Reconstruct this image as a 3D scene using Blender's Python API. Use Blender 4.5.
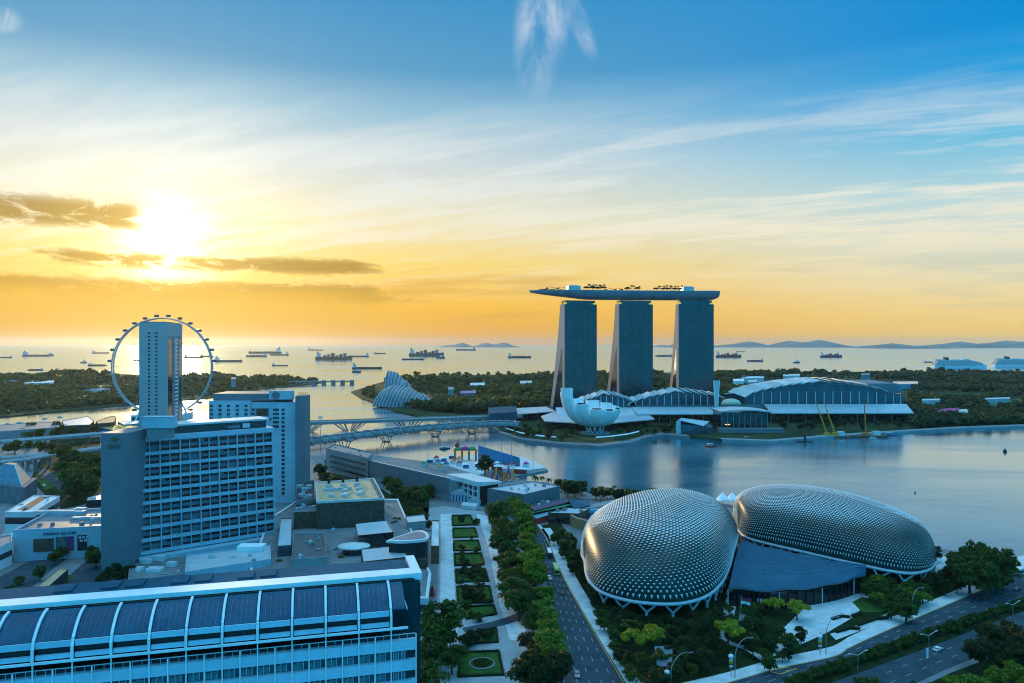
import bpy, math, random
import numpy as np
from mathutils import Vector, Matrix

for o in list(bpy.data.objects):
    bpy.data.objects.remove(o, do_unlink=True)
SC = bpy.context.scene
COL = SC.collection
R = math.radians
random.seed(7)
rng = np.random.default_rng(7)

# ------------------------------------------------------------------ camera
F = 740.0; HC = 118.0; CX = 512.0; CY = 343.0      # focal length in pixels, eye height, principal point / horizon
cam = bpy.data.cameras.new('camera'); cam_o = bpy.data.objects.new('camera', cam); COL.objects.link(cam_o)
cam.sensor_width = 36; cam.lens = 36*F/1024
cam.shift_y = 1.5/1024
cam.clip_start = 1; cam.clip_end = 200000
cam_o.location = (0, 0, HC); cam_o.rotation_euler = (R(90), 0, 0)
SC.camera = cam_o

SC.view_settings.view_transform = 'Standard'
SC.view_settings.look = 'None'
SC.view_settings.gamma = 1.0
SC.view_settings.use_curve_mapping = False
SC.view_settings.exposure = 0.0
SC.cycles.use_denoising = True
SC.cycles.max_bounces = 6; SC.cycles.diffuse_bounces = 3; SC.cycles.glossy_bounces = 3
SC.cycles.volume_bounces = 0
SC.cycles.pixel_filter_type = 'BLACKMAN_HARRIS'; SC.cycles.filter_width = 1.05
SC.cycles.sample_clamp_indirect = 4.0

# ------------------------------------------------------------------ sun and sky
SUN_EL, SUN_AZ = 6.7, -25.0                        # azimuth measured from +Y, negative to the left
SD = Vector((math.sin(R(SUN_AZ))*math.cos(R(SUN_EL)), math.cos(R(SUN_AZ))*math.cos(R(SUN_EL)), math.sin(R(SUN_EL))))
sun = bpy.data.lights.new('sun', 'SUN'); sun_o = bpy.data.objects.new('sun', sun); COL.objects.link(sun_o)
sun.energy = 2.5; sun.angle = R(1.0); sun.color = (1.0, 0.70, 0.34)
sun_o.rotation_euler = SD.to_track_quat('Z', 'Y').to_euler()
sun_o.location = (0, 0, 500)

def srgb(r, g, b):
    f = lambda c: (c/255/12.92) if c/255 <= 0.04045 else ((c/255+0.055)/1.055)**2.4
    return (f(r), f(g), f(b), 1.0)

class NT:
    """little helper for node trees"""
    def __init__(s, nt): s.nt = nt; nt.nodes.clear()
    def n(s, typ, **kw):
        nd = s.nt.nodes.new(typ)
        for k, v in kw.items(): setattr(nd, k, v)
        return nd
    def put(s, sock, v):
        if v is None: return
        if isinstance(v, bpy.types.NodeSocket): s.nt.links.new(v, sock)
        else: sock.default_value = v
    def m(s, op, a, b=None, c=None, clamp=False):
        nd = s.n('ShaderNodeMath', operation=op, use_clamp=clamp)
        for i, v in enumerate((a, b, c)): s.put(nd.inputs[i], v)
        return nd.outputs[0]
    def v(s, op, a, b=None):
        nd = s.n('ShaderNodeVectorMath', operation=op)
        s.put(nd.inputs[0], a)
        if b is not None: s.put(nd.inputs[3 if op == 'SCALE' else 1], b)
        return nd.outputs['Value'] if op in ('DOT_PRODUCT', 'LENGTH') else nd.outputs[0]
    def ramp(s, fac, stops, interp='LINEAR'):
        nd = s.n('ShaderNodeValToRGB'); cr = nd.color_ramp; cr.interpolation = interp
        while len(cr.elements) < len(stops): cr.elements.new(0.5)
        for e, (p, c) in zip(cr.elements, stops):
            e.position = p; e.color = c if len(c) == 4 else (*c, 1)
        s.put(nd.inputs[0], fac); return nd.outputs[0]
    def mix(s, fac, a, b, blend='MIX'):
        nd = s.n('ShaderNodeMix', data_type='RGBA', blend_type=blend)
        s.put(nd.inputs[0], fac); s.put(nd.inputs[6], a); s.put(nd.inputs[7], b); return nd.outputs[2]
    def smooth(s, x, lo, hi):
        nd = s.n('ShaderNodeMapRange', interpolation_type='SMOOTHSTEP')
        s.put(nd.inputs[0], x); nd.inputs[1].default_value = lo; nd.inputs[2].default_value = hi
        return nd.outputs[0]
    def noise(s, vec, scale, detail=4, rough=0.55, dist=0.0):
        nd = s.n('ShaderNodeTexNoise'); s.put(nd.inputs['Vector'], vec)
        nd.inputs['Scale'].default_value = scale; nd.inputs['Detail'].default_value = detail
        nd.inputs['Roughness'].default_value = rough; nd.inputs['Distortion'].default_value = dist
        return nd.outputs[0]
    def comb(s, x, y, z):
        nd = s.n('ShaderNodeCombineXYZ'); s.put(nd.inputs[0], x); s.put(nd.inputs[1], y); s.put(nd.inputs[2], z); return nd.outputs[0]
    def sep(s, v):
        nd = s.n('ShaderNodeSeparateXYZ'); s.put(nd.inputs[0], v); return nd.outputs

def build_world():
    w = bpy.data.worlds.new('World'); SC.world = w; w.use_nodes = True
    t = NT(w.node_tree)
    d = t.n('ShaderNodeTexCoord').outputs['Generated']
    x, y, z = t.sep(d)
    zc = t.m('MAXIMUM', z, 0.0)
    S = lambda deg: math.sin(R(deg))
    # open sky away from the sun / towards the sun / behind the viewer, by height
    away = t.ramp(zc, [(0, srgb(246, 202, 84)), (S(2), srgb(244, 212, 132)), (S(4.5), srgb(230, 222, 184)), (S(7), srgb(208, 220, 214)), (S(10), srgb(172, 212, 222)),
                       (S(13.5), srgb(100, 188, 224)), (S(17), srgb(26, 158, 220)), (S(20.5), srgb(0, 140, 212)), (S(28), srgb(20, 140, 210)), (S(50), srgb(148, 210, 250)), (1, srgb(156, 210, 245))])
    toward = t.ramp(zc, [(0, srgb(228, 160, 10)), (S(3), srgb(248, 188, 38)), (S(6), srgb(248, 214, 108)), (S(9.5), srgb(238, 228, 190)), (S(13.5), srgb(208, 218, 220)),
                       (S(17), srgb(150, 192, 214)), (S(20), srgb(88, 158, 200)), (S(25), srgb(60, 146, 200)), (S(50), srgb(150, 210, 248)), (1, srgb(156, 210, 245))])
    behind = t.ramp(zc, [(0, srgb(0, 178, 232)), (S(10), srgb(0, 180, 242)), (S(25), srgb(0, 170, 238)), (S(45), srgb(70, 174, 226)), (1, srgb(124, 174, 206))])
    h = t.m('SQRT', t.m('ADD', t.m('MULTIPLY', x, x), t.m('MULTIPLY', y, y)))
    sh = Vector((SD.x, SD.y)).normalized()
    ca = t.m('DIVIDE', t.m('ADD', t.m('MULTIPLY', x, sh.x), t.m('MULTIPLY', y, sh.y)), t.m('MAXIMUM', h, 0.001))
    f_t = t.m('POWER', t.smooth(ca, 0.46, 1.0), 1.15)
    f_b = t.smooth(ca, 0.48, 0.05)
    sky = t.mix(f_t, away, toward)
    # thin high cloud, in a layer seen in perspective
    den = t.m('ADD', zc, 0.10)
    pl = t.comb(t.m('DIVIDE', x, den), t.m('DIVIDE', y, den), 0.0)
    rot = t.n('ShaderNodeVectorRotate', rotation_type='Z_AXIS'); t.put(rot.inputs['Vector'], pl); rot.inputs['Angle'].default_value = R(24)
    st = t.v('MULTIPLY', rot.outputs[0], (0.55, 2.1, 1.0))
    n1 = t.noise(st, 0.85, 9, 0.60, 0.5)
    n2 = t.noise(st, 3.4, 8, 0.66, 0.3)
    cir = t.smooth(t.m('ADD', t.m('MULTIPLY', n1, 0.62), t.m('MULTIPLY', n2, 0.38)), 0.44, 0.60)
    win = t.m('MULTIPLY', t.smooth(zc, S(2.0), S(9)), t.smooth(zc, S(20), S(11)))
    circ = t.ramp(zc, [(0, srgb(246, 214, 140)), (S(7), srgb(246, 234, 200)), (S(12), srgb(228, 234, 230)), (S(24), srgb(206, 222, 234))])
    sky = t.mix(t.m('MULTIPLY', t.m('MULTIPLY', cir, win), 0.90), sky, circ)
    # soft grey-green bars low in the sky
    az = t.m('ARCTAN2', x, y)
    el = t.m('ARCSINE', z)
    ae = t.comb(t.m('MULTIPLY', az, 3.2), t.m('MULTIPLY', el, 30.0), 3.7)
    n3 = t.noise(ae, 1.5, 7, 0.55, 0.3)
    bar = t.m('MULTIPLY', t.smooth(n3, 0.50, 0.66), t.m('MULTIPLY', t.smooth(el, R(0.8), R(3)), t.smooth(el, R(7.0), R(4.2))))
    sky = t.mix(t.m('MULTIPLY', bar, 0.42), sky, t.mix(f_t, srgb(170, 190, 182), srgb(206, 150, 48)))
    # one tall feathered cirrus plume above the middle and two at the left corner
    def plume(az0, el0, saz, sel, strength, tilt=0.0, seed=0.0):
        nonlocal sky
        da = t.m('SUBTRACT', az, R(az0)); de = t.m('SUBTRACT', el, R(el0))
        da = t.m('SUBTRACT', da, t.m('MULTIPLY', de, tilt))
        nn = t.noise(t.comb(t.m('MULTIPLY', da, 30), t.m('MULTIPLY', de, 13), seed), 1.0, 5, 0.6, 0.3)
        q = t.m('ADD', t.m('POWER', t.m('DIVIDE', t.m('ABSOLUTE', da), R(saz)), 2.0), t.m('POWER', t.m('DIVIDE', t.m('ABSOLUTE', de), R(sel)), 2.0))
        f = t.m('MULTIPLY', t.smooth(q, 1.3, 0.0), t.smooth(nn, 0.30, 0.74))
        sky = t.mix(t.m('MULTIPLY', f, strength), sky, srgb(226, 234, 240))
    plume(2.4, 23.8, 2.2, 5.6, 0.66, 0.12, 1.3)
    plume(5.3, 23.2, 0.9, 2.4, 0.42, -0.4, 6.1)
    plume(-34.0, 24.0, 3.2, 1.0, 0.5, 0.2, 4.4)
    plume(-34.6, 19.8, 1.2, 0.8, 0.7, 0.2, 9.4)
    plume(-9.0, 12.4, 1.3, 0.9, 0.7, -0.6, 2.4)
    plume(-24.0, 27.0, 3.0, 1.6, 0.35, 0.2, 5.5)
    # dark golden cloud bars around the sun
    aw = t.comb(t.m('MULTIPLY', az, 14.0), t.m('MULTIPLY', t.m('ADD', el, t.m('MULTIPLY', az, 0.06)), 44.0), 4.3)
    n4 = t.noise(aw, 1.25, 12, 0.70, 0.5)
    # glow of the sun behind thin cloud
    dt = t.m('MINIMUM', t.v('DOT_PRODUCT', d, tuple(SD)), 1.0)
    ang = t.m('ARCCOSINE', dt)
    wob = t.m('MAXIMUM', t.m('ADD', ang, t.m('MULTIPLY', t.m('SUBTRACT', n4, 0.5), R(6.0))), 0.0)
    g1 = t.m('EXPONENT', t.m('MULTIPLY', t.m('POWER', t.m('DIVIDE', wob, R(2.5)), 2.0), -1.0))
    g2 = t.m('EXPONENT', t.m('MULTIPLY', t.m('DIVIDE', ang, R(5.6)), -1.0))
    gl = t.v('ADD', t.v('SCALE', (1.0, 0.88, 0.55), t.m('MULTIPLY', g1, 1.7)), t.v('SCALE', (1.0, 0.84, 0.46), t.m('MULTIPLY', g2, 0.72)))
    sky = t.v('ADD', sky, gl)
    def bank(a0, a1, e0, e1, sa=3.0, se=0.45):
        fa = t.m('MULTIPLY', t.smooth(az, R(a0-sa), R(a0+sa)), t.smooth(az, R(a1+sa), R(a1-sa)))
        fe = t.m('MULTIPLY', t.smooth(el, R(e0-se), R(e0+se)), t.smooth(el, R(e1+se), R(e1-se)))
        return t.m('MULTIPLY', fa, fe)
    b = bank(-60, -26.5, 7.6, 9.6, 1.2, .6)
    for args in ((-33, -10, 5.1, 6.3, 2.2, .4), (-60, -8, 2.9, 4.5, 4.0, .55)):
        b = t.m('MAXIMUM', b, bank(*args))
    dk = t.smooth(t.m('ADD', n4, t.m('MULTIPLY', b, 0.27)), 0.61, 0.77)
    dk = t.m('MULTIPLY', dk, b)
    sky = t.mix(t.m('MULTIPLY', dk, 0.9), sky, t.mix(t.smooth(ang, R(9), R(1)), srgb(178, 140, 44), srgb(222, 176, 60)))
    # low haze bank under the sun
    low = t.m('MULTIPLY', t.smooth(el, R(4.8), R(3.2)), t.smooth(az, R(-4), R(-16)))
    sky = t.mix(t.m('MULTIPLY', low, 0.90), sky, t.ramp(zc, [(0, srgb(224, 168, 44)), (S(2.2), srgb(232, 178, 44)), (S(4.6), srgb(240, 186, 52))]))
    sky = t.mix(f_b, sky, t.v('SCALE', behind, 1.35))  # unseen sky behind the viewer, boosted to light the walls facing it
    sky = t.v('SCALE', sky, t.m('ADD', 1.0, t.m('MULTIPLY', t.smooth(z, S(38), S(62)), 0.95)))  # upper sky above the frame brightened to light level surfaces
    nis = t.n('ShaderNodeTexSky', sky_type='NISHITA', sun_disc=False, sun_elevation=R(SUN_EL), sun_rotation=R(SUN_AZ), air_density=1.0, dust_density=1.0, ozone_density=2.0)
    bg1 = t.n('ShaderNodeBackground'); t.put(bg1.inputs[0], nis.outputs[0]); bg1.inputs[1].default_value = NISHITA
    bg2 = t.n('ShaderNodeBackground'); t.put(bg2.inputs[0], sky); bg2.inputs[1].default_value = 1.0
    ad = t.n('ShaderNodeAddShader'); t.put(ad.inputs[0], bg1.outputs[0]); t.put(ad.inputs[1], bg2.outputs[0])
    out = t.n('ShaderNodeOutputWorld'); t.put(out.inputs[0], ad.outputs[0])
NISHITA = 0.003
build_world()

# ------------------------------------------------------------------ materials
MATS = {}
def mat(name, col, rough=0.7, metal=0.0, var=0.18, scale=0.25, spec=0.22, bump=0.0, bscale=2.0, col2=None, trans=0.0):
    """principled material whose colour is mottled by object-space noise (two scales)"""
    if name in MATS: return MATS[name]
    m = bpy.data.materials.new(name); m.use_nodes = True; MATS[name] = m
    t = NT(m.node_tree)
    tc = t.n('ShaderNodeTexCoord').outputs['Object']
    n1 = t.noise(tc, scale, 5, 0.6); n2 = t.noise(tc, scale*7, 4, 0.6)
    f = t.m('ADD', t.m('MULTIPLY', n1, 0.6), t.m('MULTIPLY', n2, 0.4))
    c2 = col2 if col2 else tuple(c*(1-var*1.6) for c in col)
    c1 = tuple(min(1, c*(1+var)) for c in col)
    c = t.mix(t.smooth(f, 0.36, 0.64), (*c2, 1), (*c1, 1))
    bs = t.n('ShaderNodeBsdfPrincipled'); t.put(bs.inputs['Base Color'], c)
    bs.inputs['Roughness'].default_value = rough; bs.inputs['Metallic'].default_value = metal
    bs.inputs['Specular IOR Level'].default_value = spec
    if bump:
        b = t.n('ShaderNodeBump'); b.inputs['Strength'].default_value = bump; b.inputs['Distance'].default_value = 0.3
        t.put(b.inputs['Height'], t.noise(tc, bscale, 4, 0.6)); t.put(bs.inputs['Normal'], b.outputs[0])
    out = t.n('ShaderNodeOutputMaterial'); t.put(out.inputs[0], bs.outputs[0])
    return m

# ------------------------------------------------------------------ geometry helpers
def G(px, py, z=0.0):
    """world point at height z seen at pixel (px, py)"""
    d = F*(HC-z)/(py-CY)
    return Vector(((px-CX)*d/F, d, z))
def AT(px, d, z=0.0): return Vector(((px-CX)*d/F, d, z))
def ZAT(py, d): return HC-(py-CY)*d/F

class MB:
    """collects polygons; build() links them as one mesh object"""
    def __init__(s): s.v = []; s.f = []; s.mi = []; s.cm = 0
    def add(s, vs, fs):
        o = len(s.v); s.v += [tuple(p) for p in vs]; s.f += [tuple(i+o for i in f) for f in fs]; s.mi += [s.cm]*len(fs)
        return s
    def poly(s, pts): return s.add(pts, [tuple(range(len(pts)))])
    def box(s, x0, x1, y0, y1, z0, z1, M=None):
        vs = [Vector(p) for p in ((x0,y0,z0),(x1,y0,z0),(x1,y1,z0),(x0,y1,z0),(x0,y0,z1),(x1,y0,z1),(x1,y1,z1),(x0,y1,z1))]
        if M is not None: vs = [M @ p for p in vs]
        return s.add(vs, [(0,3,2,1),(4,5,6,7),(0,1,5,4),(1,2,6,5),(2,3,7,6),(3,0,4,7)])
    def cbox(s, c, d, rz=0.0):
        M = Matrix.Translation(Vector(c)) @ Matrix.Rotation(rz, 4, 'Z')
        return s.box(-d[0]/2, d[0]/2, -d[1]/2, d[1]/2, -d[2]/2, d[2]/2, M)
    def beam(s, a, b, w, h, up=(0,0,1)):
        a, b = Vector(a), Vector(b); t = (b-a)
        if t.length < 1e-6: return s
        t.normalize(); u = Vector(up)
        if abs(t.dot(u)) > 0.97: u = Vector((0,1,0))
        sx = t.cross(u).normalized(); sz = sx.cross(t).normalized()
        q = [(-w/2,-h/2),(w/2,-h/2),(w/2,h/2),(-w/2,h/2)]
        vs = [a+sx*i+sz*j for i, j in q]+[b+sx*i+sz*j for i, j in q]
        return s.add(vs, [(0,1,2,3),(7,6,5,4),(0,4,5,1),(1,5,6,2),(2,6,7,3),(3,7,4,0)])
    def prism(s, poly, z0, z1, top=True, bot=True):
        """poly: list of (x,y); z0/z1 numbers or lists"""
        n = len(poly); a = sum(poly[i][0]*poly[(i+1)%n][1]-poly[(i+1)%n][0]*poly[i][1] for i in range(n))
        if a < 0: poly = poly[::-1]
        Z0 = z0 if isinstance(z0, (list, tuple)) else [z0]*n; Z1 = z1 if isinstance(z1, (list, tuple)) else [z1]*n
        vs = [(p[0], p[1], Z0[i]) for i, p in enumerate(poly)]+[(p[0], p[1], Z1[i]) for i, p in enumerate(poly)]
        fs = [(i, (i+1)%n, n+(i+1)%n, n+i) for i in range(n)]
        if top: fs.append(tuple(range(n, 2*n)))
        if bot: fs.append(tuple(range(n-1, -1, -1)))
        return s.add(vs, fs)
    def tube(s, pts, r, n=8, closed=False, caps=True):
        P = [Vector(p) for p in pts]; m = len(P); rr = r if isinstance(r, (list, tuple)) else [r]*m
        vs = []; ref = None
        for i in range(m):
            if closed: t = P[(i+1)%m]-P[i-1]
            else: t = P[min(i+1, m-1)]-P[max(i-1, 0)]
            t.normalize()
            u = ref if ref is not None else (Vector((0,0,1)) if abs(t.z) < 0.9 else Vector((1,0,0)))
            sx = t.cross(u)
            if sx.length < 1e-4: sx = t.cross(Vector((0.3,1,0.2)))
            sx.normalize(); sz = sx.cross(t).normalized(); ref = sz
            vs += [P[i]+(sx*math.cos(2*math.pi*k/n)+sz*math.sin(2*math.pi*k/n))*rr[i] for k in range(n)]
        fs = []
        for i in range(m if closed else m-1):
            j = (i+1) % m
            fs += [(i*n+k, i*n+(k+1)%n, j*n+(k+1)%n, j*n+k) for k in range(n)]
        if caps and not closed: fs += [tuple(range(n-1,-1,-1)), tuple((m-1)*n+k for k in range(n))]
        return s.add(vs, fs)
    def grid(s, rows, flip=False):
        n = len(rows[0]); vs = [p for r in rows for p in r]; fs = []
        for i in range(len(rows)-1):
            for k in range(n-1):
                q = (i*n+k, i*n+k+1, (i+1)*n+k+1, (i+1)*n+k); fs.append(q[::-1] if flip else q)
        return s.add(vs, fs)
    def lathe(s, prof, n=16, c=(0,0,0), sx=1.0, sy=1.0):
        vs = [(c[0]+r*sx*math.cos(2*math.pi*k/n), c[1]+r*sy*math.sin(2*math.pi*k/n), c[2]+z) for r, z in prof for k in range(n)]
        fs = [(i*n+k, i*n+(k+1)%n, (i+1)*n+(k+1)%n, (i+1)*n+k) for i in range(len(prof)-1) for k in range(n)]
        fs += [tuple(range(n-1,-1,-1)), tuple((len(prof)-1)*n+k for k in range(n))]
        return s.add(vs, fs)
    def mesh(s, name, mats, smooth=False):
        me = bpy.data.meshes.new(name); me.from_pydata(s.v, [], s.f)
        for m in (mats if isinstance(mats, (list, tuple)) else [mats]): me.materials.append(m)
        if any(s.mi): me.polygons.foreach_set('material_index', s.mi)
        if smooth: me.polygons.foreach_set('use_smooth', [True]*len(s.f))
        me.update(); return me
    def build(s, name, mats, parent=None, smooth=False, loc=None, rz=0.0, label=None):
        o = bpy.data.objects.new(name, s.mesh(name, mats, smooth)); COL.objects.link(o)
        if parent is not None: o.parent = parent
        if loc is not None: o.location = loc
        if rz: o.rotation_euler = (0,0,rz)
        if label: o['label'] = label
        return o

def tag(o, label=None, cat=None, group=None, kind=None):
    if label: o['label'] = label
    if cat: o['category'] = cat
    if group: o['group'] = group
    if kind: o['kind'] = kind
    return o
def thing(name, label, cat, loc=(0,0,0), rz=0.0, group=None):
    o = bpy.data.objects.new(name, None); COL.objects.link(o)
    o.location = loc; o.rotation_euler = (0,0,rz); o.empty_display_size = 1
    return tag(o, label, cat, group)
def inst(name, me, parent=None, loc=(0,0,0), rz=0.0, sc=None):
    o = bpy.data.objects.new(name, me); COL.objects.link(o)
    if parent is not None: o.parent = parent
    o.location = loc; o.rotation_euler = (0,0,rz)
    if sc is not None: o.scale = sc if isinstance(sc, (tuple, list)) else (sc, sc, sc)
    return o
KIDS = {}
def children(o):
    return [c for c in bpy.data.objects if c.parent is o]
def copy_tree(o, loc=None, rz=None, label=None, sc=None, kids=None):
    c = o.copy(); COL.objects.link(c)
    if loc is not None: c.location = loc
    if rz is not None: c.rotation_euler = (0,0,rz)
    if sc is not None: c.scale = (sc, sc, sc) if not isinstance(sc, (tuple, list)) else sc
    if label: c['label'] = label
    for ch in (kids if kids is not None else children(o)):
        d = ch.copy(); COL.objects.link(d); d.parent = c
        for g in children(ch):
            e = g.copy(); COL.objects.link(e); e.parent = d
    return c
def text_mesh(txt, size, depth=0.05, align='CENTER'):
    cu = bpy.data.curves.new('lettering', 'FONT'); cu.body = txt; cu.size = size; cu.extrude = depth; cu.align_x = align; cu.align_y = 'CENTER'
    to = bpy.data.objects.new('lettering', cu); COL.objects.link(to)
    dg = bpy.context.evaluated_depsgraph_get(); me = bpy.data.meshes.new_from_object(to.evaluated_get(dg))
    bpy.data.objects.remove(to, do_unlink=True); bpy.data.curves.remove(cu)
    return me
ORD = ['first','second','third','fourth','fifth','sixth','seventh','eighth','ninth','tenth','eleventh','twelfth','thirteenth','fourteenth','fifteenth',
       'sixteenth','seventeenth','eighteenth','nineteenth','twentieth']
TENS = {2:'twenty',3:'thirty',4:'forty',5:'fifty',6:'sixty',7:'seventy'}
def ordn(i):
    if i < 20: return ORD[i]
    n = i+1; t, u = divmod(n, 10)
    return (TENS[t]+'-'+ORD[u-1]) if u else {30:'thirtieth',40:'fortieth',50:'fiftieth',60:'sixtieth',70:'seventieth'}[n]
# ------------------------------------------------------------------ the materials of the place
M_white = mat('white_paint', (0.78, 0.81, 0.83), 0.55, var=0.06, scale=0.15)
M_offwhite = mat('weathered_white', (0.62, 0.63, 0.63), 0.7, var=0.10, scale=0.12)
M_conc = mat('concrete', (0.27, 0.29, 0.30), 0.85, var=0.12, scale=0.06, spec=0.06)
M_pale = mat('pale_paving', (0.60, 0.61, 0.61), 0.8, var=0.12, scale=0.20, spec=0.06)
M_grey = mat('grey_paving', (0.20, 0.21, 0.22), 0.85, var=0.14, scale=0.03, spec=0.06)
M_tan = mat('tan_roof_gravel', (0.62, 0.40, 0.23), 0.9, var=0.14, scale=0.4)
M_brown = mat('brown_stone', (0.11, 0.07, 0.05), 0.8, var=0.25, scale=0.5)
M_dark = mat('dark_metal', (0.03, 0.033, 0.036), 0.5, var=0.2, scale=0.5)
M_steel = mat('grey_steel', (0.30, 0.32, 0.33), 0.4, metal=0.6, var=0.1, scale=0.5)
M_glass = mat('dark_glass', (0.012, 0.022, 0.028), 0.08, var=0.3, scale=0.15, spec=0.7)
M_glassb = mat('blue_glass', (0.03, 0.07, 0.10), 0.12, var=0.25, scale=0.12, spec=0.8)
M_roofd = mat('deep_blue_roof', (0.008, 0.085, 0.15), 0.45, var=0.16, scale=0.12, spec=0.18)
M_roofe = mat('matt_blue_roof', (0.03, 0.10, 0.15), 0.95, var=0.12, scale=0.1, spec=0.02)
M_hw = mat('cool_white_cladding', (0.35, 0.50, 0.58), 0.55, var=0.09, scale=0.08)
M_lotus = mat('bright_white_shell', (0.86, 0.86, 0.85), 0.5, var=0.04, scale=0.1)
M_roofb = mat('blue_grey_metal_roof', (0.16, 0.20, 0.24), 0.45, metal=0.3, var=0.10, scale=0.15)
M_rooflt = mat('pale_metal_roof', (0.50, 0.54, 0.57), 0.45, metal=0.2, var=0.08, scale=0.15)
M_canopy = mat('blue_grey_membrane', (0.03, 0.11, 0.17), 0.75, var=0.10, scale=0.08, spec=0.08)
M_asph = mat('asphalt', (0.052, 0.074, 0.092), 0.8, var=0.16, scale=0.12, spec=0.06)
M_mark = mat('white_road_paint', (0.36, 0.37, 0.37), 0.7, var=0.15, scale=0.6)
M_ymark = mat('yellow_road_paint', (0.75, 0.36, 0.04), 0.7, var=0.15, scale=0.6)
M_kerb = mat('kerb_stone', (0.33, 0.33, 0.32), 0.8, var=0.1, scale=0.5)
M_lawn = mat('mown_lawn', (0.045, 0.105, 0.022), 0.9, var=0.22, scale=0.25, bump=0.5, bscale=3, spec=0.06)
M_cover = mat('ground_cover', (0.020, 0.036, 0.012), 0.95, var=0.35, scale=0.3, bump=0.6, bscale=1.5, spec=0.06)
M_earth = mat('park_ground', (0.040, 0.050, 0.024), 0.95, var=0.45, scale=0.02, col2=(0.02, 0.034, 0.012), spec=0.06)
M_bark = mat('bark', (0.09, 0.065, 0.045), 0.9, var=0.2, scale=1.5)
M_red = mat('red_paint', (0.50, 0.05, 0.04), 0.45, var=0.1, scale=0.8)
M_orange = mat('orange_paint', (0.70, 0.20, 0.05), 0.5, var=0.1, scale=0.8)
M_yel = mat('yellow_paint', (0.85, 0.36, 0.02), 0.5, var=0.1, scale=0.8)
M_blue = mat('blue_paint', (0.05, 0.12, 0.28), 0.5, var=0.2, scale=0.3)
M_pink = mat('magenta_paint', (0.42, 0.03, 0.25), 0.5, var=0.1, scale=0.8)
M_green = mat('green_paint', (0.03, 0.30, 0.14), 0.5, var=0.1, scale=0.8)
M_rubber = mat('black_rubber', (0.015, 0.015, 0.016), 0.8, var=0.1, scale=2)
M_pool = mat('pool_lining', (0.10, 0.38, 0.50), 0.15, var=0.1, scale=0.2)
M_wood = mat('brown_timber', (0.20, 0.11, 0.06), 0.7, var=0.2, scale=0.6)
M_hull_r = mat('red_hull', (0.30, 0.06, 0.04), 0.6, var=0.15, scale=0.05)
M_hull_d = mat('dark_hull', (0.05, 0.055, 0.07), 0.6, var=0.15, scale=0.05)
M_hull_b = mat('brown_hull', (0.13, 0.085, 0.06), 0.6, var=0.15, scale=0.05)
M_hull_g = mat('grey_hull', (0.20, 0.22, 0.24), 0.6, var=0.15, scale=0.05)

def leaf_mat(name, c1, c2, c3, ns=0.55, tr_=0.30):
    m = bpy.data.materials.new(name); m.use_nodes = True; t = NT(m.node_tree)
    tc = t.n('ShaderNodeTexCoord').outputs['Object']
    oi = t.n('ShaderNodeObjectInfo').outputs['Random']
    n1 = t.noise(tc, ns, 4, 0.6); n2 = t.noise(tc, ns*5.5, 2, 0.6)
    f = t.m('ADD', t.m('MULTIPLY', n1, 0.6), t.m('MULTIPLY', n2, 0.4))
    c = t.mix(t.smooth(f, 0.38, 0.62), (*c1, 1), (*c2, 1))
    c = t.mix(t.m('MULTIPLY', oi, 0.85), c, (*c3, 1))
    bs = t.n('ShaderNodeBsdfPrincipled'); t.put(bs.inputs['Base Color'], c)
    bs.inputs['Roughness'].default_value = 0.6; bs.inputs['Specular IOR Level'].default_value = 0.25
    tr = t.n('ShaderNodeBsdfTranslucent'); t.put(tr.inputs[0], t.mix(0.5, c, (0.16, 0.20, 0.02, 1)))
    mx = t.n('ShaderNodeMixShader'); mx.inputs[0].default_value = tr_
    t.put(mx.inputs[1], bs.outputs[0]); t.put(mx.inputs[2], tr.outputs[0])
    out = t.n('ShaderNodeOutputMaterial'); t.put(out.inputs[0], mx.outputs[0]); return m
L_green = leaf_mat('leaves_green', (0.024, 0.050, 0.008), (0.080, 0.130, 0.016), (0.050, 0.085, 0.010))
L_bright = leaf_mat('leaves_fresh', (0.075, 0.13, 0.010), (0.22, 0.29, 0.020), (0.15, 0.20, 0.012))
L_yellow = leaf_mat('leaves_yellow_green', (0.26, 0.25, 0.014), (0.44, 0.38, 0.02), (0.36, 0.32, 0.018))
L_dark = leaf_mat('leaves_dark', (0.010, 0.024, 0.007), (0.030, 0.056, 0.011), (0.020, 0.038, 0.008))
L_far = leaf_mat('leaves_far', (0.026, 0.034, 0.010), (0.115, 0.110, 0.026), (0.06, 0.064, 0.016), 0.016, 0.4)
L_fard = leaf_mat('leaves_far_dark', (0.012, 0.026, 0.012), (0.050, 0.072, 0.022), (0.030, 0.048, 0.015), 0.018, 0.3)

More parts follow.
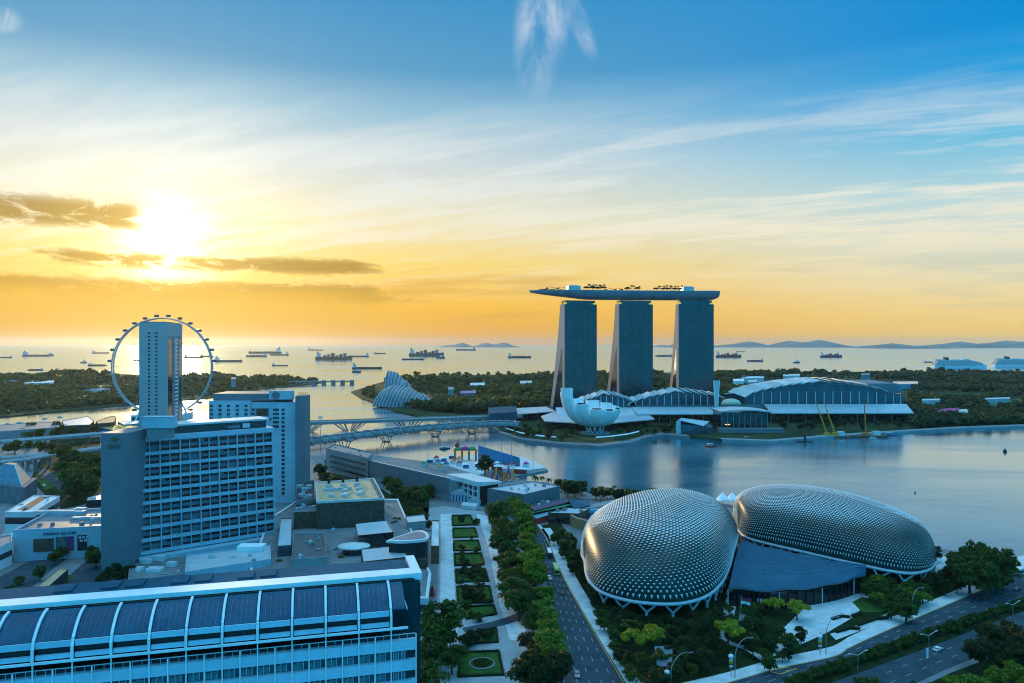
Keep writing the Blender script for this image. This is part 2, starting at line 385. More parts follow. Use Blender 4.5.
# ------------------------------------------------------------------ sea
def water_mat():
    m = bpy.data.materials.new('sea_water'); m.use_nodes = True; t = NT(m.node_tree)
    pos = t.n('ShaderNodeNewGeometry').outputs['Position']
    dist = t.v('LENGTH', pos)
    a = t.noise(t.v('MULTIPLY', pos, (0.035, 0.06, 0.0)), 1.0, 5, 0.6, 0.4)
    b = t.noise(t.v('MULTIPLY', pos, (0.30, 0.42, 0.0)), 1.0, 3, 0.6)
    slick = t.noise(t.v('MULTIPLY', pos, (0.0032, 0.010, 0.0)), 1.0, 4, 0.55, 0.8)
    hgt = t.m('ADD', t.m('MULTIPLY', a, 1.0), t.m('MULTIPLY', b, 0.24))
    near = t.smooth(dist, 6000, 500)
    bp = t.n('ShaderNodeBump'); bp.inputs['Distance'].default_value = 1.0
    t.put(bp.inputs['Strength'], t.m('MULTIPLY', t.m('ADD', t.m('MULTIPLY', near, 0.18), 0.03), t.smooth(slick, 0.30, 0.62)))
    t.put(bp.inputs['Height'], hgt)
    bs = t.n('ShaderNodeBsdfPrincipled'); bs.inputs['Base Color'].default_value = (0.008, 0.10, 0.14, 1)
    bs.inputs['IOR'].default_value = 1.33; bs.inputs['Specular IOR Level'].default_value = 0.5
    t.put(bs.inputs['Roughness'], t.m('ADD', t.m('MULTIPLY', t.smooth(slick, 0.35, 0.65), 0.10), 0.15))
    t.put(bs.inputs['Normal'], bp.outputs[0])
    gl = t.n('ShaderNodeBsdfGlossy'); gl.inputs['Color'].default_value = (0.74, 0.88, 0.93, 1); t.put(gl.inputs['Roughness'], t.m('ADD', t.m('MULTIPLY', t.smooth(slick, 0.35, 0.65), 0.10), 0.13)); t.put(gl.inputs['Normal'], bp.outputs[0])
    fr = t.n('ShaderNodeFresnel'); fr.inputs['IOR'].default_value = 1.33
    mx = t.n('ShaderNodeMixShader'); t.put(mx.inputs[0], t.m('MINIMUM', t.m('ADD', t.m('MULTIPLY', fr.outputs[0], 0.9), 0.10), 0.78))
    t.put(mx.inputs[1], bs.outputs[0]); t.put(mx.inputs[2], gl.outputs[0])
    out = t.n('ShaderNodeOutputMaterial'); t.put(out.inputs[0], mx.outputs[0]); return m
M_water = water_mat()
SEA_Z = -2.0
sea = MB()
sea.grid([[(x, y, SEA_Z) for x in np.linspace(-34000, 34000, 9)] for y in (-60, 400, 1500, 5000, 15000, 42000)])
tag(sea.build('sea', M_water), kind='structure')

def land(name, pts, mt, z=0.0, zb=-4.0):
    b = MB(); b.prism([(p[0], p[1]) for p in pts], zb, z); return tag(b.build(name, mt), kind='structure')
gp = lambda L, z=0.0: [G(x, y, z) for x, y in L]
# the city shore
near_pts = gp([(-260,430),(0,427),(100,426.5),(165,423),(216,424),(316,437),(345,447),(372,455),(440,463),(462,470),(492,479),(545,482),(600,496),(650,497),(720,503),(800,515),(900,535),(945,549),(1030,557),(1140,566)]) + [Vector((420,250,0)),Vector((300,40,0)),Vector((-420,40,0)),Vector((-760,400,0))]
land('ground', near_pts, M_grey)
# the south shore with gardens and the resort
south_pts = gp([(351,391.5),(362,398),(376,403),(396,411),(420,416.5),(462,417),(488,421),(500,432),(520,439),(560,443.5),(600,445.5),(630,442),(648,436.5),(664,434),(690,436),(722,439),(772,441),(830,436),(905,431),(960,427.5),(1030,425),(1200,421),(1500,415),(1500,369),(1200,370),(1024,371),(900,371.5),(720,372),(600,373),(460,375),(400,377.5),(385,381)])
land('ground', south_pts, M_earth)
# the eastern shore behind the wheel
east_pts = gp([(-320,424),(0,416.5),(60,411),(128,404.5),(190,399),(240,394.5),(262,391),(258,388.5),(292,386),(322,382.5),(318,380),(260,378.5),(200,376),(100,373.5),(-320,373)])
land('ground', east_pts, M_earth)
# hills across the strait
def hills(name, px0, px1, d, top_px, seed, dep=1500):
    r = random.Random(seed); n = 60; b = MB(); rows = []
    prof = []
    for i in range(n+1):
        t = i/n; e = math.sin(math.pi*t)**0.7
        h = e*(0.55+0.25*math.sin(t*9+seed)+0.2*math.sin(t*23+seed*2)+0.1*r.random())
        prof.append(max(0.0, h))
    mx = max(prof); H = top_px*d/F
    for k, q in enumerate((0, 0.6, 1, 0.6, 0)):
        rows.append([((px0+(px1-px0)*i/n-CX)*d/F, d+dep*(k-2)/2, SEA_Z+0.5+(HC-SEA_Z)*0+prof[i]/mx*H*q) for i in range(n+1)])
    b.grid(rows); return tag(b.build(name, M_hill, smooth=True), kind='structure')
M_hill = mat('hazed_hill_forest', (0.15, 0.19, 0.19), 0.95, var=0.3, scale=0.002)  # forest colour paled and blued to stand in for distance haze
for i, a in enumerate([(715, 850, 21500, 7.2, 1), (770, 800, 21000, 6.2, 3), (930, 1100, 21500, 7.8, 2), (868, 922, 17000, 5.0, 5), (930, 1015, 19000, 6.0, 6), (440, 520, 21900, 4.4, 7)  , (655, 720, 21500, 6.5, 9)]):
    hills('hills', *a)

# ------------------------------------------------------------------ air
def build_haze():
    b = MB(); b.box(-36000, 36000, -400, 44000, -6, 330)
    o = b.build('haze', bpy.data.materials.new('air')); tag(o, kind='stuff')
    m = o.data.materials[0]; m.use_nodes = True; t = NT(m.node_tree)
    ad = t.n('ShaderNodeAddShader')
    for k, (den, g, col) in enumerate(((HAZE*0.13, 0.80, (1.0, 0.97, 0.92, 1)), (HAZE*0.42, 0.0, (0.86, 0.95, 1.0, 1)))):
        pv = t.n('ShaderNodeVolumePrincipled'); pv.inputs['Color'].default_value = col; pv.inputs['Density'].default_value = den; pv.inputs['Anisotropy'].default_value = g
        t.put(ad.inputs[k], pv.outputs[0])
    out = t.n('ShaderNodeOutputMaterial'); t.put(out.inputs['Volume'], ad.outputs[0])
HAZE = 3.0e-5
build_haze()

# ------------------------------------------------------------------ woods too many to count
def in_poly(x, y, poly):
    c = False; n = len(poly); j = n-1
    for i in range(n):
        xi, yi = poly[i][0], poly[i][1]; xj, yj = poly[j][0], poly[j][1]
        if (yi > y) != (yj > y) and x < (xj-xi)*(y-yi)/(yj-yi)+xi: c = not c
        j = i
    return c
def woods(name, polys, count, rad, hgt, mt, seed, z0=0.0, holes=(), quads=26, lod=None):
    """one mesh of leaf clumps: a wood that reads as one mass; trees drawn by picture-plane density"""
    r = np.random.default_rng(seed); cs = []
    while len(cs) < count:
        P = polys[r.integers(len(polys))]
        xs = [p[0] for p in P]; ys = [p[1] for p in P]
        px, py = r.uniform(min(xs), max(xs)), r.uniform(min(ys), max(ys))
        if not in_poly(px, py, P) or any(in_poly(px, py, h) for h in holes): continue
        g = G(px, py, z0); s = r.uniform(0.55, 1.25)*(1+0.25*(g.y > 2000))*(0.8+0.45*math.sin(g.x*0.011+1.3*math.sin(g.y*0.004))*math.cos(g.y*0.0075))
        cs.append((g.x, g.y, s))
    cs = np.array(cs); n = len(cs); Q = quads
    dirs = r.normal(size=(n, Q, 3)); dirs /= np.linalg.norm(dirs, axis=2, keepdims=True)
    rr = r.uniform(0.55, 1.0, size=(n, Q, 1))
    off = dirs*rr*np.array([rad, rad, hgt*0.42])
    cen = np.stack([cs[:,0], cs[:,1], np.full(n, z0)], 1)[:,None,:] + off*cs[:,None,2:3]
    cen[:,:,2] += (hgt*0.58)*cs[:,None,2]
    nor = dirs*np.array([1,1,1.3])+r.normal(size=(n,Q,3))*0.45; nor /= np.linalg.norm(nor, axis=2, keepdims=True)
    t = np.cross(nor, r.normal(size=(n,Q,3))); t /= np.linalg.norm(t, axis=2, keepdims=True); bt = np.cross(nor, t)
    sz = (rad*0.42*r.uniform(0.6, 1.2, size=(n,Q,1)))*cs[:,None,2:3]
    v = np.stack([cen-t*sz-bt*sz*0.8, cen+t*sz-bt*sz*0.7, cen+t*sz*0.8+bt*sz, cen-t*sz*0.9+bt*sz*0.8], 2).reshape(-1, 3)
    k = n*Q; f = np.arange(k*4, dtype=np.int32)
    me = bpy.data.meshes.new(name); me.vertices.add(k*4); me.vertices.foreach_set('co', v.ravel())
    me.loops.add(k*4); me.loops.foreach_set('vertex_index', f)
    me.polygons.add(k); me.polygons.foreach_set('loop_start', np.arange(0, k*4, 4, dtype=np.int32))
    me.materials.append(mt); me.update(calc_edges=True); me.validate()
    o = bpy.data.objects.new(name, me); COL.objects.link(o); return tag(o, kind='stuff')
clear_s = [[(745,404),(745,383),(770,379),(905,380),(912,404)], [(985,401),(1024,396),(1024,406),(990,408)], [(960,386.5),(985,386),(990,389),(958,389)], [(930,392),(1000,392),(1000,396),(925,396)],
           [(520,420),(545,406),(735,404),(760,412),(760,430),(520,432)], [(372,406),(374,384),(395,386),(436,398),(434,407)], [(550,410),(745,410),(745,396),(550,396)]]
woods('woodland', [[(386,381),(400,378),(460,376),(600,374),(745,373),(745,404),(600,408),(500,412),(470,414),(436,412),(392,405),(368,398),(360,394)]], 2600, 8.5, 15, L_far, 11, holes=clear_s)
woods('woodland', [[(720,373),(900,372.5),(1060,372),(1060,424),(960,426),(915,429),(908,418),(745,410)]], 2900, 8.0, 14, L_fard, 12, holes=clear_s)
woods('woodland', [[(-60,420),(-60,377),(100,377),(200,378.5),(262,380),(318,382),(290,385.5),(255,388),(240,393),(190,397.5),(128,403),(60,409),(0,415)]], 2500, 9.5, 15, L_far, 13,
      holes=[[(60,386),(110,385),(112,390),(56,392)], [(24,379),(56,378),(55,382),(24,383)], [(92,384.5),(130,384),(130,386.5),(92,387)], [(80,396),(115,393.5),(115,397),(80,399)], [(100,389),(125,388),(125,391),(96,392)]])
# ------------------------------------------------------------------ curtain wall material: floors and panes as cells
def curtain(name, c1, c2, cw, ch, line, rough=0.12, spec=0.8, lw=0.12):
    m = bpy.data.materials.new(name); m.use_nodes = True; t = NT(m.node_tree)
    tc = t.n('ShaderNodeTexCoord').outputs['Object']; x, y, z = t.sep(tc)
    u = t.m('DIVIDE', t.m('ADD', x, t.m('MULTIPLY', y, 0.37)), cw); w = t.m('DIVIDE', z, ch)
    wn = t.n('ShaderNodeTexWhiteNoise', noise_dimensions='2D'); t.put(wn.inputs['Vector'], t.comb(t.m('FLOOR', u), t.m('FLOOR', w), 0))
    big = t.noise(t.v('MULTIPLY', tc, (0.07, 0.07, 0.012)), 1.0, 3, 0.6)
    c = t.mix(t.m('ADD', t.m('MULTIPLY', wn.outputs[0], 0.45), t.m('MULTIPLY', t.smooth(big, 0.35, 0.65), 0.55)), (*c1, 1), (*c2, 1))
    ln = t.m('MAXIMUM', t.m('LESS_THAN', t.m('FRACT', w), lw), t.m('LESS_THAN', t.m('FRACT', u), lw*0.8))
    c = t.mix(t.m('MULTIPLY', ln, 0.8), c, (*line, 1))
    bs = t.n('ShaderNodeBsdfPrincipled'); t.put(bs.inputs['Base Color'], c); bs.inputs['Roughness'].default_value = rough; bs.inputs['Specular IOR Level'].default_value = spec
    out = t.n('ShaderNodeOutputMaterial'); t.put(out.inputs[0], bs.outputs[0]); return m
M_curt = curtain('tower_curtain_wall', (0.003, 0.018, 0.022), (0.014, 0.052, 0.060), 3.2, 3.6, (0.07, 0.135, 0.15))
M_podg = curtain('pod_glass', (0.010, 0.030, 0.045), (0.03, 0.09, 0.13), 4, 5, (0.06, 0.12, 0.16))
M_conc2 = mat('end_wall_concrete', (0.19, 0.25, 0.30), 0.7, var=0.06, scale=0.03)
def glow_mat(name, col, s):
    m = bpy.data.materials.new(name); m.use_nodes = True; t = NT(m.node_tree)
    e = t.n('ShaderNodeEmission'); e.inputs[0].default_value = (*col, 1); e.inputs[1].default_value = s
    out = t.n('ShaderNodeOutputMaterial'); t.put(out.inputs[0], e.outputs[0]); return m
M_lit = glow_mat('lit_lamp', (1.0, 0.80, 0.30), 1.2)
M_litg = glow_mat('lit_yellow_green', (0.75, 0.72, 0.12), 0.7)

# ------------------------------------------------------------------ the three leaning towers
def tower(px0, px1, d, yaw, splay, top, label):
    W = (px1-px0)*d/F/math.cos(yaw); o = AT(px0, d); H = ZAT(304, d)
    t = thing('leaning_tower', label, 'tower', (o.x, o.y, 0), yaw, 'leaning hotel towers under the sky deck')
    def extrude(prof, x0, x1):
        b = MB(); n = len(prof)
        b.add([(x0, y, z) for y, z in prof]+[(x1, y, z) for y, z in prof], [tuple(range(n-1,-1,-1)), tuple(range(n, 2*n))]+[(i, (i+1)%n, n+(i+1)%n, n+i) for i in range(n)])
        return b
    ap = H*0.62
    flare = lambda z: -3.5*max(0, 1-z/60)**2
    zs = [H*i/24 for i in range(25)]
    yf = lambda z: 11+max(0, splay+top-26)*max(0, 1-z/ap)**0.95
    yb = lambda z: top+splay*max(0, 1-z/H)**1.3
    # front slab
    fr = [(flare(z), z) for z in zs]+[(10.4, z) for z in zs[::-1]]
    extrude(fr, 0, W).build('front_slab', M_conc2, t)
    bk = [(max(10.6, yf(z)), z) for z in zs]+[(yb(z), z) for z in zs[::-1]]
    extrude(bk, 0.6, W-0.6).build('rear_leg', M_conc2, t)
    g = MB(); nx = 22
    g.grid([[(1.2+(W-1.8)*i/nx, flare(z)-0.5, z) for i in range(nx+1)] for z in [3+(H-3.5)*k/24 for k in range(25)]])
    g.build('glass_curtain', M_curt, t)
    f = MB()
    for i in range(0, nx+1):
        x = 1.2+(W-1.8)*i/nx
        for k in range(24): f.beam((x, flare(zs[k])-0.75, zs[k]), (x, flare(zs[k+1])-0.75, zs[k+1]-0.3), 0.22, 0.5, (0,1,0))
    f.build('mullion_fins', M_glassb, t)
    e = MB()
    e.grid([[(-0.05, 10.5, z), (-0.05, max(10.6, yf(z))+0.2, z)] for z in zs if z < ap]); e.build('atrium_glazing', M_glass, t)
    n = MB(); n.box(3, W-2, 3, top-1.5, H+0.02, H+6.5); nk = n.build('roof_neck', M_podg, t)
    l = MB(); l.box(0.5, 5, 2, 8, H+0.03, H+3.0); l.build('neck_lamp', M_litg, nk)
    l = MB(); l.box(W-6, W-1, 2.1, 8, H+0.03, H+2.6); l.build('neck_lamp', M_litg, nk)
    return t
tower(564.5, 598, 1232, R(17), 50, 23, 'leftmost of three leaning dark glass towers, widest split legs, behind the white lotus building')
tower(619, 654.5, 1240, R(13.5), 50, 19, 'middle one of three leaning dark glass towers carrying the long boat shaped deck')
tower(678.5, 715, 1250, R(7), 42, 16, 'rightmost of three leaning dark glass towers, end wall seen only as a thin sliver')

def sky_deck():
    D = 1250; p0 = AT(529, 1216); p1 = AT(715.5, 1262)
    t = thing('sky_deck', 'long boat shaped deck with pointed prow lying across the three tower tops', 'roof deck', (p0.x, p0.y, 0), 0)
    L = (p1-p0); n = 48; side = Vector((-L.y, L.x, 0)).normalized()
    def ctr(s): return Vector((L.x*s, L.y*s, 0))+side*(10-14*(2*s-1)**2)
    def hw(s): return max(1.2, 19*min(1, (s/0.26))**0.62)*(1 if s < 0.93 else 1-0.25*((s-0.93)/0.07)**2)
    def dp(s): return 2.2+12.0*min(1, s/0.30)**0.8*(1 if s < 0.96 else 1-0.3*((s-0.96)/0.04)**2)
    zt = 204.5
    rows = []; dk = []
    for i in range(n+1):
        s = i/n; c = ctr(s); w = hw(s); d = dp(s); zz = zt-1.2*(1-min(1, s/0.2))
        rows.append([c+side*(w*math.cos(a))+Vector((0, 0, zz+(-d*abs(math.sin(a))**0.8))) for a in [math.pi*k/12 for k in range(13)]])
        dk.append((c-side*(w-0.2)+Vector((0,0,zz-0.3)), c+side*(w-0.2)+Vector((0,0,zz-0.3))))
    h = MB(); h.grid(rows, flip=True); h.poly(rows[0]); h.poly(rows[-1][::-1]); h.build('hull', mat('hull_panels', (0.20, 0.25, 0.29), 0.4, metal=0.35, var=0.1, scale=0.05), t, smooth=True)
    h = MB(); h.grid(dk); h.build('deck', M_grey, t)
    h = MB()
    for sgn, zz in ((-1, 0), (1, 0)):
        h.tube([ctr(i/n)+side*(sgn*(hw(i/n)-0.3))+Vector((0,0,zt+0.5-1.2*(1-min(1, i/n/0.2)))) for i in range(n+1)], 0.8, 6)
    h.build('parapet', M_steel, t)
    h = MB()
    h.tube([ctr(i/n)+side*(-(hw(i/n)*0.93))+Vector((0,0,zt-4.6)) for i in range(6, n+1)], 0.35, 5); h.build('keel_line', M_dark, t)
    def at(px, z): 
        s = (px-529)/190; return ctr(s)+Vector((0,0,z))
    for px, w, hh in ((574, 21, 8.5), (690, 19, 8.5)):
        c = at(px, zt+hh/2); b = MB(); b.cbox(c, (w, 14, hh), math.atan2(L.y, L.x)); b.cbox(c+Vector((0,0,hh/2+0.5)), (w*0.7, 8, 1.0)); b.build('lift_house', M_rooflt, t)
    b = MB()
    for i in range(14):
        c = at(540+i*2.6, zt+0.9); b.cbox(c, (3.2+1.6, 9, 1.6+0.6*(i % 3)))
    b.build('viewing_terrace', M_dark, t)
    r = random.Random(3)
    for i in range(44):
        px = 604+i*2.55
        if not 680 < px < 700:
            c = at(px, zt+1.0)+side*(-r.uniform(4, 12)); b = MB(); b.cbox(c, (r.uniform(1.5, 3.5), 3, r.uniform(1.2, 2.6))); b.build('pavilion', M_steel, t)
    return t, ctr, zt, L, side
SKY_T, SKY_C, SKY_Z, SKY_L, SKY_S = sky_deck()

# ------------------------------------------------------------------ lotus shaped museum
def lotus():
    o = AT(595, 965); t = thing('lotus_museum', 'white lotus shaped building with one tall curled petal on the promenade', 'museum', (o.x, o.y, 0))
    u = 965/F
    b = MB(); b.lathe([(7,9),(14,10.2),(19,12.8),(23.5,16),(25,19.5),(22,20.5),(10,20),(0.5,19.5)], 36); b.build('bowl', M_lotus, t, smooth=True)
    def petal(az, Rr, H, w0, w1, sky=True, thick=9, amax=0.98):
        az = R(az); rad = Vector((math.cos(az), math.sin(az), 0)); tan = Vector((-rad.y, rad.x, 0)); rows = []; N = 14
        for i in range(N+1):
            s = i/N; a = s*math.pi/2*amax; e = math.pi/2*amax
            r = 10+(Rr-10)*(math.sin(a)/math.sin(e))**0.9; z = 10+(H-10)*(1-math.cos(a))/(1-math.cos(e))
            w = w0+(w1-w0)*math.sin(s*math.pi*0.62)
            # inward normal of the spine
            dr = math.cos(a); dz = math.sin(a)*(H-10)/(Rr-10)+1e-6; l = math.hypot(dr, dz); nr, nz = -dz/l, dr/l
            th = thick*(0.35+0.65*s)
            P = rad*r+Vector((0,0,z)); ring = []
            for k in range(9):
                q = -1+2*k/8
                ring.append(P+tan*(w*q)+(rad*nr+Vector((0,0,nz)))*(th*0.55*q*q))
            ring += [P+tan*(w*0.86)+(rad*nr+Vector((0,0,nz)))*th, P-tan*(w*0.86)+(rad*nr+Vector((0,0,nz)))*th]
            rows.append(ring+[ring[0]])
        m = MB(); m.grid(rows); m.poly(rows[-1][:-1]); m.poly(rows[0][:-1][::-1])
        p = m.build('petal', M_lotus, t, smooth=False)
        if sky:
            R9 = rows[-1][:-1]; c = sum(R9, Vector())/len(R9); nn = (R9[4]-R9[9]).cross(R9[0]-R9[8]).normalized()
            upv = (rows[-1][4]-rows[-2][4]).normalized()
            s = MB(); s.poly([c+(q-c)*0.74+upv*0.12 for q in R9]); s.build('skylight', M_glass, p)
    petal(203, 49, 60, 5, 11, True, 12)
    petal(168, 46, 53, 5, 9.5, True, 11, 0.95)
    petal(128, 39, 43, 5, 9.5, True, 9, 0.9); petal(90, 35, 40, 5, 9.5, True, 9, 0.88); petal(52, 34, 37, 5, 9.5, True, 8, 0.84); petal(14, 34, 34, 5, 9, True, 8, 0.8)
    petal(-22, 34, 32, 5, 9, True, 8, 0.76); petal(-57, 33, 31, 5, 9, True, 8, 0.74); petal(-92, 33, 33, 5, 9, True, 8, 0.76); petal(-130, 36, 40, 5, 10, True, 9, 0.86)
    # dark window slots in the rim of the low petals
    for i in range(10):
        a = R(30+i*36); lg = MB(); p = Vector((9*math.cos(a), 9*math.sin(a), 0)); q = Vector((13*math.cos(a+0.35), 13*math.sin(a+0.35), 11)); lg.tube([p, q], 0.55, 6)
        lg.tube([p, Vector((13*math.cos(a-0.35), 13*math.sin(a-0.35), 11))], 0.55, 6); lg.build('support_leg', M_lotus, t)
    b = MB(); b.lathe([(20, 0.01), (20, 1.2), (19.5, 1.2)], 30); b.build('plinth', M_conc, t)
    b = MB(); b.lathe([(5, 1.2), (5, 9.5)], 14); b.build('core', M_glassb, t)
lotus()

# ------------------------------------------------------------------ glass halls with stepped shell roofs
def hall(pts, d, depth, canopy, label, name='glass_hall', cat='hall', npan=13, base=10):
    """pts: roof edge along the front as (px, py); canopy: (px0, px1, y top, y bottom)"""
    x0 = AT(pts[0][0], d).x; o = Vector((x0, d, 0)); t = thing(name, label, cat, o)
    P = [(AT(px, d).x-x0, ZAT(py, d)) for px, py in pts]
    def zr(x):
        for (a, za), (b, zb) in zip(P, P[1:]):
            if x <= b: 
                q = (x-a)/(b-a); q = q*q*(3-2*q)*0.4+q*0.6
                return za+(zb-za)*q
        return P[-1][1]
    W = P[-1][0]; zb = base
    g = MB(); N = 40
    g.grid([[(W*i/N, 0.0, zb) for i in range(N+1)], [(W*i/N, 0.0, zr(W*i/N)-1.5) for i in range(N+1)]]); g.build('glass_front', M_podg, t)
    w = MB(); w.prism([(0.2, 0.3), (W-0.2, 0.3), (W-0.2, depth), (0.2, depth)], 0, [zb, zb, zb, zb]); w.build('podium_wall', M_conc, t)
    w = MB(); w.add([(0.1, 0.2, zb), (0.1, depth, zb), (0.1, depth, zr(0)), (0.1, 0.2, zr(0))], [(0,1,2,3)]); w.build('end_wall', M_podg, t); w = MB(); w.add([(W-.1, 0.2, zb), (W-.1, depth, zb), (W-.1, depth, zr(W)), (W-.1, 0.2, zr(W))], [(3,2,1,0)]); w.build('end_wall', M_podg, t)
    for i in range(npan):
        a, b = W*i/npan, W*(i+1)/npan; za, zb2 = zr(a), zr(b)
        up = zb2 > za
        if up: z0, z1 = za-1.2, zb2+1.9
        else: z0, z1 = za+1.9, zb2-1.2
        aa, bb = (a-1.5 if up else a), (b if up else b+1.5)
        m = MB(); front = -5.0
        m.add([(aa, front, z0), (bb, front, z1), (bb, depth*0.5, z1+2.5), (aa, depth*0.5, z0+2.5), (bb, depth, z1-3), (aa, depth, z0-3),
               (aa, front, z0-1.0), (bb, front, z1-1.0), (bb, depth*0.5, z1+1.5), (aa, depth*0.5, z0+1.5), (bb, depth, z1-4), (aa, depth, z0-4)],
              [(0,1,2,3),(3,2,4,5),(7,6,9,8),(8,9,11,10),(6,7,1,0),(5,4,10,11),(6,0,3,9),(9,3,5,11),(1,7,8,2),(2,8,10,4)])
        m.build('roof_panel', M_rooflt if i % 2 else M_offwhite, t)
    for i in range(1, 2*npan//2+1):
        x = W*i/(npan+1); m = MB(); m.box(x-0.45, x+0.45, -1.6, -0.7, zb, min(zr(x)-3, zb+19)); m.build('mullion', M_white, t)
    if canopy:
        a, b, y0, y1 = canopy; dc = d-16
        xa, xb = AT(a, dc).x-x0, AT(b, dc).x-x0; za, zb_ = ZAT(y0, dc), ZAT(y1, dc)
        m = MB(); m.add([(xa, -6, za), (xb, -6, za), (xb, -26, zb_+0.6), (xa+4, -26, zb_+0.6), (xa, -6, za-1.5), (xb, -6, za-1.5), (xb, -26, zb_-1.2), (xa+4, -26, zb_-1.2)],
              [(3,2,1,0),(4,5,6,7),(0,1,5,4),(1,2,6,5),(2,3,7,6),(3,0,4,7)]); m.build('front_canopy', M_rooflt, t)
        for i in range(9):
            x = xa+6+(xb-xa-10)*i/8; m = MB(); m.box(x-0.4, x+0.4, -21, -20.2, 0, zb_-0.3); m.build('column', M_conc, t)
        m = MB(); m.box(xa+6, xb-3, -5, -0.5, 0.2, min(zb, za-2)); m.build('shopfront', M_glass, t)
    return t
hall([(578,402),(590,398),(604,393.5),(612,394),(624,397.5),(635,402)], 1120, 60, (556, 647, 408, 416), 'smallest shell roofed glass hall partly hidden behind the white lotus building', npan=9, base=22)
hall([(628,404),(636,400),(652,395.5),(676,391),(690,391.5),(706,394),(722,396.5)], 1120, 66, (633, 727, 407.5, 413.5), 'middle shell roofed glass hall below the rightmost leaning tower', npan=12, base=24)
hall([(745,396),(752,392),(768,388),(790,384),(815,381.3),(838,381.5),(860,384.5),(885,390)], 1115, 105, (766, 910, 404.5, 412.5), 'largest glass hall with long stepped shell roof right of the towers', 'convention_hall', 'hall', npan=15, base=26)
def extra_roof():
    d = 1135; a = AT(868, d); t = thing('roof_hall', 'plain blue grey sloping roof block at the right end of the largest hall', 'hall', (a.x, d, 0))
    w = AT(903, d).x-a.x; b = MB(); b.prism([(0, 0), (w, 0), (w, 70), (0, 70)], 0, 40); b.build('wall', M_podg, t)
    b = MB(); b.add([(-4,-2,56),(w-10,-2,56),(w+2,-2,41),(-4,-2,41),(-4,72,58),(w-14,72,58),(w+2,72,41),(-4,72,41)], [(0,1,2,3)[::-1],(0,4,5,1)[::-1],(1,5,6,2)[::-1],(4,7,6,5)[::-1],(0,3,7,4)[::-1]]); b.build('roof', M_roofb, t)
    for i in range(5):
        x = 4+(w-8)*i/4; b = MB(); b.box(x-.45, x+.45, -1.2, -.4, 14, 40); b.build('mullion', M_white, t)
extra_roof()
# slender steel mast with V legs between the middle hall and the dark pavilion
def vmast():
    o = AT(716.5, 1105); t = thing('flared_mast', 'white flared V mast standing at the right tower foot', 'mast', o)
    for s in (-1, 1):
        b = MB(); b.tube([(0,0,0), (s*4.5, 0, 62)], [1.4, 0.6], 8); b.build('mast_leg', M_white, t)
    b = MB(); b.add([(-0.9,-.3,18),(0.9,-.3,18),(4.6,-.3,62),(-4.6,-.3,62),(-0.9,.3,18),(0.9,.3,18),(4.6,.3,62),(-4.6,.3,62)], [(0,1,2,3),(7,6,5,4),(0,4,5,1),(1,5,6,2),(2,6,7,3),(3,7,4,0)]); b.build('fabric_panel', M_offwhite, t)
vmast()
def theatre_block():
    d = 985; a = AT(721, d); w = AT(768, d).x-a.x
    t = thing('dark_pavilion', 'dark glass waterfront block under a thin curved blue roof beside the middle hall', 'pavilion', (a.x, d, 0))
    N = 14; b = MB(); b.prism([(0,0),(w,0),(w,40),(0,40)], 0, 25); b.build('wall', M_glass, t)
    rows = [[(-3+(w+8)*i/N, y, 27+3.5*math.sin(math.pi*min(1, i/N*0.85+0.1))-0.6) for i in range(N+1)] for y in (-6, 42)]
    low = [[(p[0], p[1], p[2]-1.6) for p in r] for r in rows]
    b = MB(); b.grid(rows); b.grid(low, flip=True); b.grid([rows[0], low[0]], flip=True); b.grid([rows[1], low[1]]); b.build('curved_roof', M_rooflt, t)
    for i in range(9):
        x = 1+(w-2)*i/8; b = MB(); b.box(x-.4, x+.4, -1.2, -.3, 6, 25); b.build('column', M_steel, t)
    b = MB(); b.box(-6, w+16, -14, -0.5, 0.1, 5.5); b.build('terrace', M_grey, t)
    b = MB(); b.box(5, 12, -0.9, -0.2, 9, 10.2); b.build('lit_strip', M_lit, t)
    o = AT(731, 1085); t = thing('domed_roof', 'small pale cream domed roof just behind the dark waterfront block', 'dome', (o.x, o.y, 0))
    b = MB(); b.lathe([(14, 0), (14, 27)], 20, sy=0.7); b.build('drum', M_conc, t)
    b = MB(); b.lathe([(15,27),(14,31),(11,34),(6,36),(1,36.5)], 24, sy=0.7); b.build('dome', mat('cream_roof', (0.62,0.55,0.40), .6, var=.05), t, smooth=True)
theatre_block()
def crystal():
    o = AT(679, 957); t = thing('crystal_pavilion', 'faceted glass pavilion with slanted roof standing in the bay', 'pavilion', (o.x, o.y, 0))
    w = 44
    b = MB(); b.prism([(0,0),(w,2),(w-3,22),(3,20)], -2, [13, 9, 14, 18]); b.build('glass_body', M_podg, t)
    b = MB(); b.prism([(-1,-1),(w*0.72,-0.5),(w-1,14),(8,20)], [18.3,10.2,14.4,18.4], [19,11,15.2,19.2]); b.build('slanted_roof', M_rooflt, t)
    b = MB(); b.prism([(-4,-1),(2,-1),(2.5,1.5),(-3,1.5)], -2, [17,18.2,18.2,17]); b.build('prow', M_rooflt, t)
    b = MB(); b.prism([(-6,-4),(w+10,-3),(w+8,26),(-2,26)], -3.5, -1.2); b.build('base', M_grey, t)
crystal()
